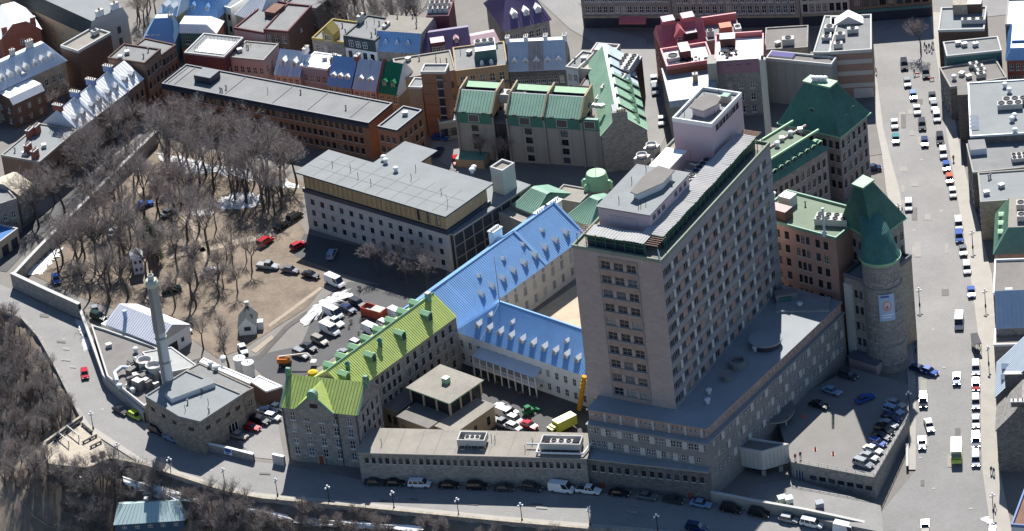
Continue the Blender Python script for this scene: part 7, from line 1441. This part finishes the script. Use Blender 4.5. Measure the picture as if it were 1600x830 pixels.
for px, j, lab, g in (((1448, 80), 'dark', 'person in dark clothes in the small crowd under the bare street tree', 'crowd under the street tree'), ((1452, 78), 'dark', 'person in dark clothes in the small crowd under the bare street tree', 'crowd under the street tree'), ((1456, 81), 'dark', 'person in dark clothes in the small crowd under the bare street tree', 'crowd under the street tree'), ((1458, 75), 'pale', 'person in a pale jacket in the small crowd under the bare street tree', 'crowd under the street tree'), ((1445, 76), 'blue', 'person in a blue jacket in the small crowd under the bare street tree', 'crowd under the street tree'),
    ((1369, 116), 'dark', 'person in dark clothes walking beside the striped brick corner', None), ((1429, 118), 'dark', 'person in dark clothes crossing between the black SUV and the barrier', None), ((1490, 253), 'red', 'person in a red jacket on the pavement beside the blue hatchback', None), ((1405, 335), 'dark', 'person in dark clothes on the corner pavilion pavement, left of a pair', None), ((1410, 334), 'blue', 'person in blue on the corner pavilion pavement, right of a pair', None), ((1531, 545), 'pale', 'person in a pale jacket waiting at the bus shelter', None), ((1555, 798), 'dark', 'person in dark clothes walking beside the spilled snow', None), ((1549, 740), 'dark', 'person in dark clothes by the dark gable end, left of a pair', None), ((1553, 742), 'blue', 'person in blue by the dark gable end, right of a pair', None)): person(px, j, lab, None, R.uniform(0, 6), R.choice((1, -1)), g)
person((1243, 719), 'red', 'person in a red jacket standing at the deck railing', 2.0); person((1251, 716), 'dark', 'person in dark clothes standing at the deck railing', 2.0)
# ================================================================== trees
TD_ = 2.9
def tree_meshes(seed, h, spread, twigmat, dens=1.0, lean=0.0, bush=False):
    r = random.Random(seed); tb = MB(); cb = MB(); cnt = [0]
    def twig(p, d, ln, w_):
        d = d.normalized(); s = d.cross(Vector((r.uniform(-1, 1), r.uniform(-1, 1), r.uniform(-1, 1))))
        if s.length < .01: return
        s = s.normalized()*w_; q = p+d*ln; b = len(cb.v); k = cb.mid(twigmat); m_ = p+d*ln*.5+Vector((r.uniform(-.1, .1), r.uniform(-.1, .1), r.uniform(-.05, .1)))*ln
        cb.v += [tuple(p-s), tuple(p+s), tuple(m_+s*.7), tuple(m_-s*.7), tuple(q)]; cb.f += [(b, b+1, b+2, b+3), (b+3, b+2, b+4)]; cb.mi += [k, k]
    def grow(p, d, ln, rad_, lvl):
        n = 3 if lvl < 2 else 2; 
        for i in range(n):
            q = p+d*(ln/n); r1 = rad_*(.8 if lvl else .86)
            if rad_ > .035: tb.tube(p, q, rad_, r1, bark, 6 if lvl == 0 else 4 if lvl == 1 else 3, cap=False)
            else: twig(p, q-p, (q-p).length, rad_)
            if lvl > 0 or i > (n-2 if not bush else -1) or i == n-1:
                kids = {0: 4, 1: 3, 2: 3, 3: 3}.get(lvl, 0)
                for c in range(kids if i else max(1, kids-1)):
                    ax = d.cross(Vector((r.uniform(-1, 1), r.uniform(-1, 1), r.uniform(-1, 1)))).normalized(); nd = (Matrix.Rotation(r.uniform(.35, .95), 3, ax) @ d); nd = (nd+Vector((0, 0, .22))).normalized()
                    if lvl < 3: grow(q, nd, ln*r.uniform(.52, .78)*(spread if lvl == 0 else 1), rad_*r.uniform(.45, .62), lvl+1)
                    else:
                        for _ in range(max(1, int(TD_*dens+r.random()))): twig(p.lerp(q, r.random()), (nd+Vector((r.uniform(-.8, .8), r.uniform(-.8, .8), r.uniform(-.4, .6)))), r.uniform(.6, 1.5)*h/15, .011+.012*r.random())
            d = (d+Vector((r.uniform(-.16, .16), r.uniform(-.16, .16), .06))).normalized(); p = q; rad_ = r1
    if bush:
        for i in range(9):
            a = r.uniform(0, 6.28); grow(Vector((.3*math.cos(a), .3*math.sin(a), 0)), Vector((math.cos(a)*.6, math.sin(a)*.6, 1)).normalized(), h*.4, .06, 1)
    else: grow(Vector((0, 0, -.3)), Vector((lean, r.uniform(-.05, .05), 1)).normalized(), h*.4, h*.019+.08, 0)
    return tb.mesh('trunk'), cb.mesh('crown')
LAND = [((250, 225), 'the end of the garden wall'), ((330, 262), 'the snow strip'), ((430, 262), 'the long brick block'), ((455, 310), 'the timber-topped building'), ((370, 315), 'the melting snow patches'), ((415, 375), 'the red suv'), ((176, 366), 'the lone white sedan'), ((226, 323), 'the blue sedan'), ((265, 335), 'the silver sedan'), ((215, 420), 'the garden house'), ((269, 452), 'the dark green suv'), ((330, 427), 'the white sedan on the lawn'), ((90, 400), 'the snow bank by the wall'), ((110, 460), 'the tall garden wall'), ((180, 480), 'the white barn'), ((290, 500), 'the red sedan'), ((385, 515), 'the tiny cottage'), ((60, 320), 'the plank-roofed house'), ((130, 250), 'the flat-roofed terrace end'), ((210, 190), 'the white-roofed terrace'),
  ((20, 540), 'the uppermost rampart'), ((70, 600), 'the road bend'), ((30, 660), 'the cliff foot'), ((90, 670), 'the upper terrace edge'), ((60, 740), 'the lookout corner'), ((150, 750), 'the lookout planters'), ((230, 760), 'the snow strip'), ((320, 790), 'the rampart stair'), ((40, 790), 'the lower lane'), ((140, 800), 'the hillside house'), ((300, 815), 'the seafoam roof'), ((500, 820), 'the long snow strip'), ((700, 830), 'the shaded rampart'), ((535, 45), 'the ornate mustard gable'), ((580, 45), 'the slate-topped house'), ((640, 45), 'the maroon plant block')]
def near(x, y): return min(LAND, key=lambda q: math.hypot(q[0][0]-x, 1.5*(q[0][1]-y)))[1]
TV = [tree_meshes(11, 15, 1.0, twigm), tree_meshes(23, 17, 1.1, twigm), tree_meshes(5, 13, 1.05, twigr), tree_meshes(42, 16, .95, twigm, .8, .08), tree_meshes(77, 12, 1.15, twigr, 1.2), tree_meshes(8, 18, .85, twigd, .7)]
BV = [tree_meshes(101+i, 4.5, 1.0, (twigd, twigr, twigm)[i], .8, 0, True) for i in range(3)]
def tree(px, v, s, label, group, name='bare_tree', z=None):
    p = gt(px) if z is None else at(px, z); e = empty(name, label, 'tree' if name != 'shrub' else 'shrub', p, R.uniform(0, 6.28), group); t, c = (TV if name != 'shrub' else BV)[v]; a = inst('trunk', t, e, (0, 0, 0)); bb = inst('crown', c, e, (0, 0, 0)); sx = s*R.uniform(.94, 1.06)
    for o in (a, bb): o.scale = (sx, sx, s*R.uniform(.98, 1.02)) if o is a else a.scale
    return e
AD = ('broad-crowned', 'tall spreading', 'rounded russet', 'slightly leaning', 'low bushy-crowned', 'tall slender')
R.seed(3)
def scatter(n, poly, vs, s0, s1, where, group, name='bare_tree', mind=22, pre=(), lm=False, avoid=()):
    out = list(pre); xs = [p[0] for p in poly]; ys = [p[1] for p in poly]; tries = 0; made = 0
    while made < n and tries < 6000:
        tries += 1; x, y = R.uniform(min(xs), max(xs)), R.uniform(min(ys), max(ys)); c = False; j = len(poly)-1
        for i in range(len(poly)):
            if (poly[i][1] > y) != (poly[j][1] > y) and x < (poly[j][0]-poly[i][0])*(y-poly[i][1])/(poly[j][1]-poly[i][1])+poly[i][0]: c = not c
            j = i
        if any(a0 < x < a1 and b0 < y < b1 for a0, a1, b0, b1 in avoid): continue
        if not c or any(math.hypot(x-a, (y-b_)*1.7) < mind for a, b_ in out): continue
        out.append((x, y)); v = R.choice(vs); tree((x, y), v, R.uniform(s0, s1), ('leafless '+AD[v]+' tree ' if name != 'shrub' else 'tangled bare '+('dark', 'russet', 'brown')[v]+' shrub ')+(('near '+near(x, y)+', '+where) if lm else where), group, name); made += 1
scatter(36, [(255, 235), (300, 222), (470, 280), (455, 345), (330, 300), (255, 262)], (0, 1, 2, 3), .85, 1.1, 'in the walled garden', 'trees in the walled garden', mind=17, lm=True)
scatter(32, [(120, 360), (240, 240), (300, 300), (330, 400), (250, 440), (120, 420)], (0, 1, 3, 4, 5), .8, 1.1, 'in the walled garden', 'trees in the walled garden', mind=20, lm=True)
scatter(17, [(60, 428), (120, 380), (240, 430), (340, 430), (350, 500), (200, 475), (140, 468)], (3, 4, 5, 2), .7, 1.0, 'in the walled garden', 'trees in the walled garden', mind=28, lm=True)
scatter(14, [(40, 345), (150, 245), (235, 185), (225, 215), (140, 300), (50, 380)], (0, 1, 2), .7, .95, 'outside the garden wall', 'street trees by the garden wall', mind=16, lm=True)
scatter(9, [(330, 350), (400, 400), (440, 450), (380, 470), (330, 440)], (3, 5, 4), .45, .7, 'on the open lawn', 'trees in the walled garden', mind=26, lm=True)
for px, v, s in (((358, 578), 5, .75), ((318, 545), 3, .6), ((345, 530), 4, .5), ((300, 470), 5, .8)): tree(px, v, s, 'leafless '+AD[v]+' tree near the tiny white cottage', 'trees in the walled garden')
scatter(7, [(540, 395), (600, 410), (690, 430), (690, 460), (600, 440), (540, 420)], (2, 4), .5, .75, 'in the shaded yard before the timber-topped building', 'trees before the timber-topped building', mind=18)
for px in ((775, 262), (790, 258), (752, 255)): tree(px, 4, .62, 'leafless low bushy-crowned tree before the concrete panels of the green terraces', 'trees before the green terraces')
tree((1439, 82), 4, .8, 'bare street tree above the small crowd at the top of the sloping street', None)
scatter(14, [(400, 95), (430, 132), (500, 150), (600, 165), (560, 160), (420, 128), (330, 108)], (4, 2), .45, .6, 'behind the long brick block', 'trees behind the long brick block', mind=14)
scatter(12, [(330, 95), (400, 100), (420, 125), (350, 108)], (4, 3), .5, .7, 'in the back yards by the pink house', 'trees in the back yards', mind=12)
scatter(22, [(515, 30), (655, 26), (655, 66), (600, 72), (520, 74)], (5, 0), .7, .9, 'in the dark yard', 'trees in the dark yard', mind=10, lm=True)
scatter(6, [(205, 20), (245, 0), (245, 40), (215, 50)], (5, 0), .6, .8, 'beside the long cream apartment block', 'trees by the apartment block', mind=12)
scatter(4, [(50, 165), (110, 135), (110, 160), (60, 195)], (4, 3), .4, .6, 'in the rear yards of the white-roofed terrace', 'trees in the terrace yards', mind=14)
# wooded cliff
scatter(120, [(0, 500), (40, 520), (80, 585), (118, 662), (72, 690), (70, 735), (150, 745), (180, 735), (300, 775), (340, 790), (400, 800), (420, 850), (0, 850)], (5, 0, 3, 4), .34, .58, 'on the wooded cliff', 'trees on the wooded cliff', mind=12, lm=True, avoid=((150, 320, 775, 900), (-10, 120, 765, 900)))
scatter(26, [(400, 798), (575, 812), (780, 826), (1000, 845), (1000, 870), (400, 870)], (3, 4, 5), .25, .4, 'below the rampart wall', 'young trees below the rampart wall', mind=18, lm=True)
scatter(150, [(0, 500), (40, 520), (80, 585), (118, 662), (72, 690), (70, 735), (150, 745), (180, 735), (300, 775), (400, 796), (700, 824), (700, 850), (0, 850)], (0, 1, 2), .5, .9, 'on the wooded cliff', 'shrubs on the cliff', 'shrub', mind=11, lm=True, avoid=((170, 300, 785, 900), (-10, 100, 770, 900)))
scatter(40, [(470, 500), (545, 455), (640, 460), (560, 450), (520, 470), (700, 560), (760, 590), (900, 650), (880, 640)], (0, 1, 2), .15, .3, 'beside the car parks of the hospital', 'small shrubs by the car parks', 'shrub', mind=9)
for px, s in (((243, 395), 1.0), ((235, 380), .9), ((248, 410), .8)):
    p = at(px); e = empty('conifer', 'dark green conifer beside the small garden house', 'tree', p, 0, 'conifers by the garden house'); b = MB(); b.tube((0, 0, 0), (0, 0, 8*s), .18, .04, bark, 6); b.build('trunk', e); b = MB()
    for i in range(1500):
        t = R.random()**.7; z = 1+7*t*s; rr = 2.2*s*(1-t*.95)*R.uniform(.3, 1); a = R.uniform(0, 6.28); c = Vector((rr*math.cos(a), rr*math.sin(a), z)); d = Vector((math.cos(a), math.sin(a), -.3))*R.uniform(.3, .7); n_ = Vector((-math.sin(a), math.cos(a), R.uniform(-.4, .4)))*.12; b.poly([tuple(c-n_), tuple(c+n_), tuple(c+d)], needle)
    b.build('crown', e)
# snow and the lower lane on the slope
for px in ([(190, 745), (300, 776), (318, 788), (250, 778), (200, 760)], [(100, 742), (128, 745), (126, 752), (104, 750)], [(350, 792), (450, 806), (455, 812), (360, 800)], [(455, 808), (580, 818), (665, 824), (660, 830), (560, 826), (460, 818)]):
    pts = resample([gt(p) for p in px]+[gt(px[0])], 40); b = MB(); c = sum(pts, Vector())/len(pts); q = [Vector((p.x+R.uniform(-.6, .6), p.y+R.uniform(-.6, .6), p.z+.12)) for p in pts[:-1]]
    for i in range(len(q)): j = (i+1) % len(q); b.poly([tuple(q[i]), tuple(q[j]), (c.x, c.y, T(c.x, c.y)+.35)], snowm)
    tag(b.build('snow_bank'), 'strip of old snow on the slope below the rampart wall', 'snow', 'snow strips below the rampart')
LPX = [(-10, 770), (35, 785), (50, 805), (75, 822), (110, 836), (60, 850), (-10, 850)]
P = [gt(p) for p in LPX]; b = MB(); c = sum(P, Vector())/len(P)
for i in range(len(P)): j = (i+1) % len(P); b.poly([(P[i].x, P[i].y, P[i].z+.3), (P[j].x, P[j].y, P[j].z+.3), (c.x, c.y, c.z+.4)], roadm)
struct(b.build('lower_lane'))
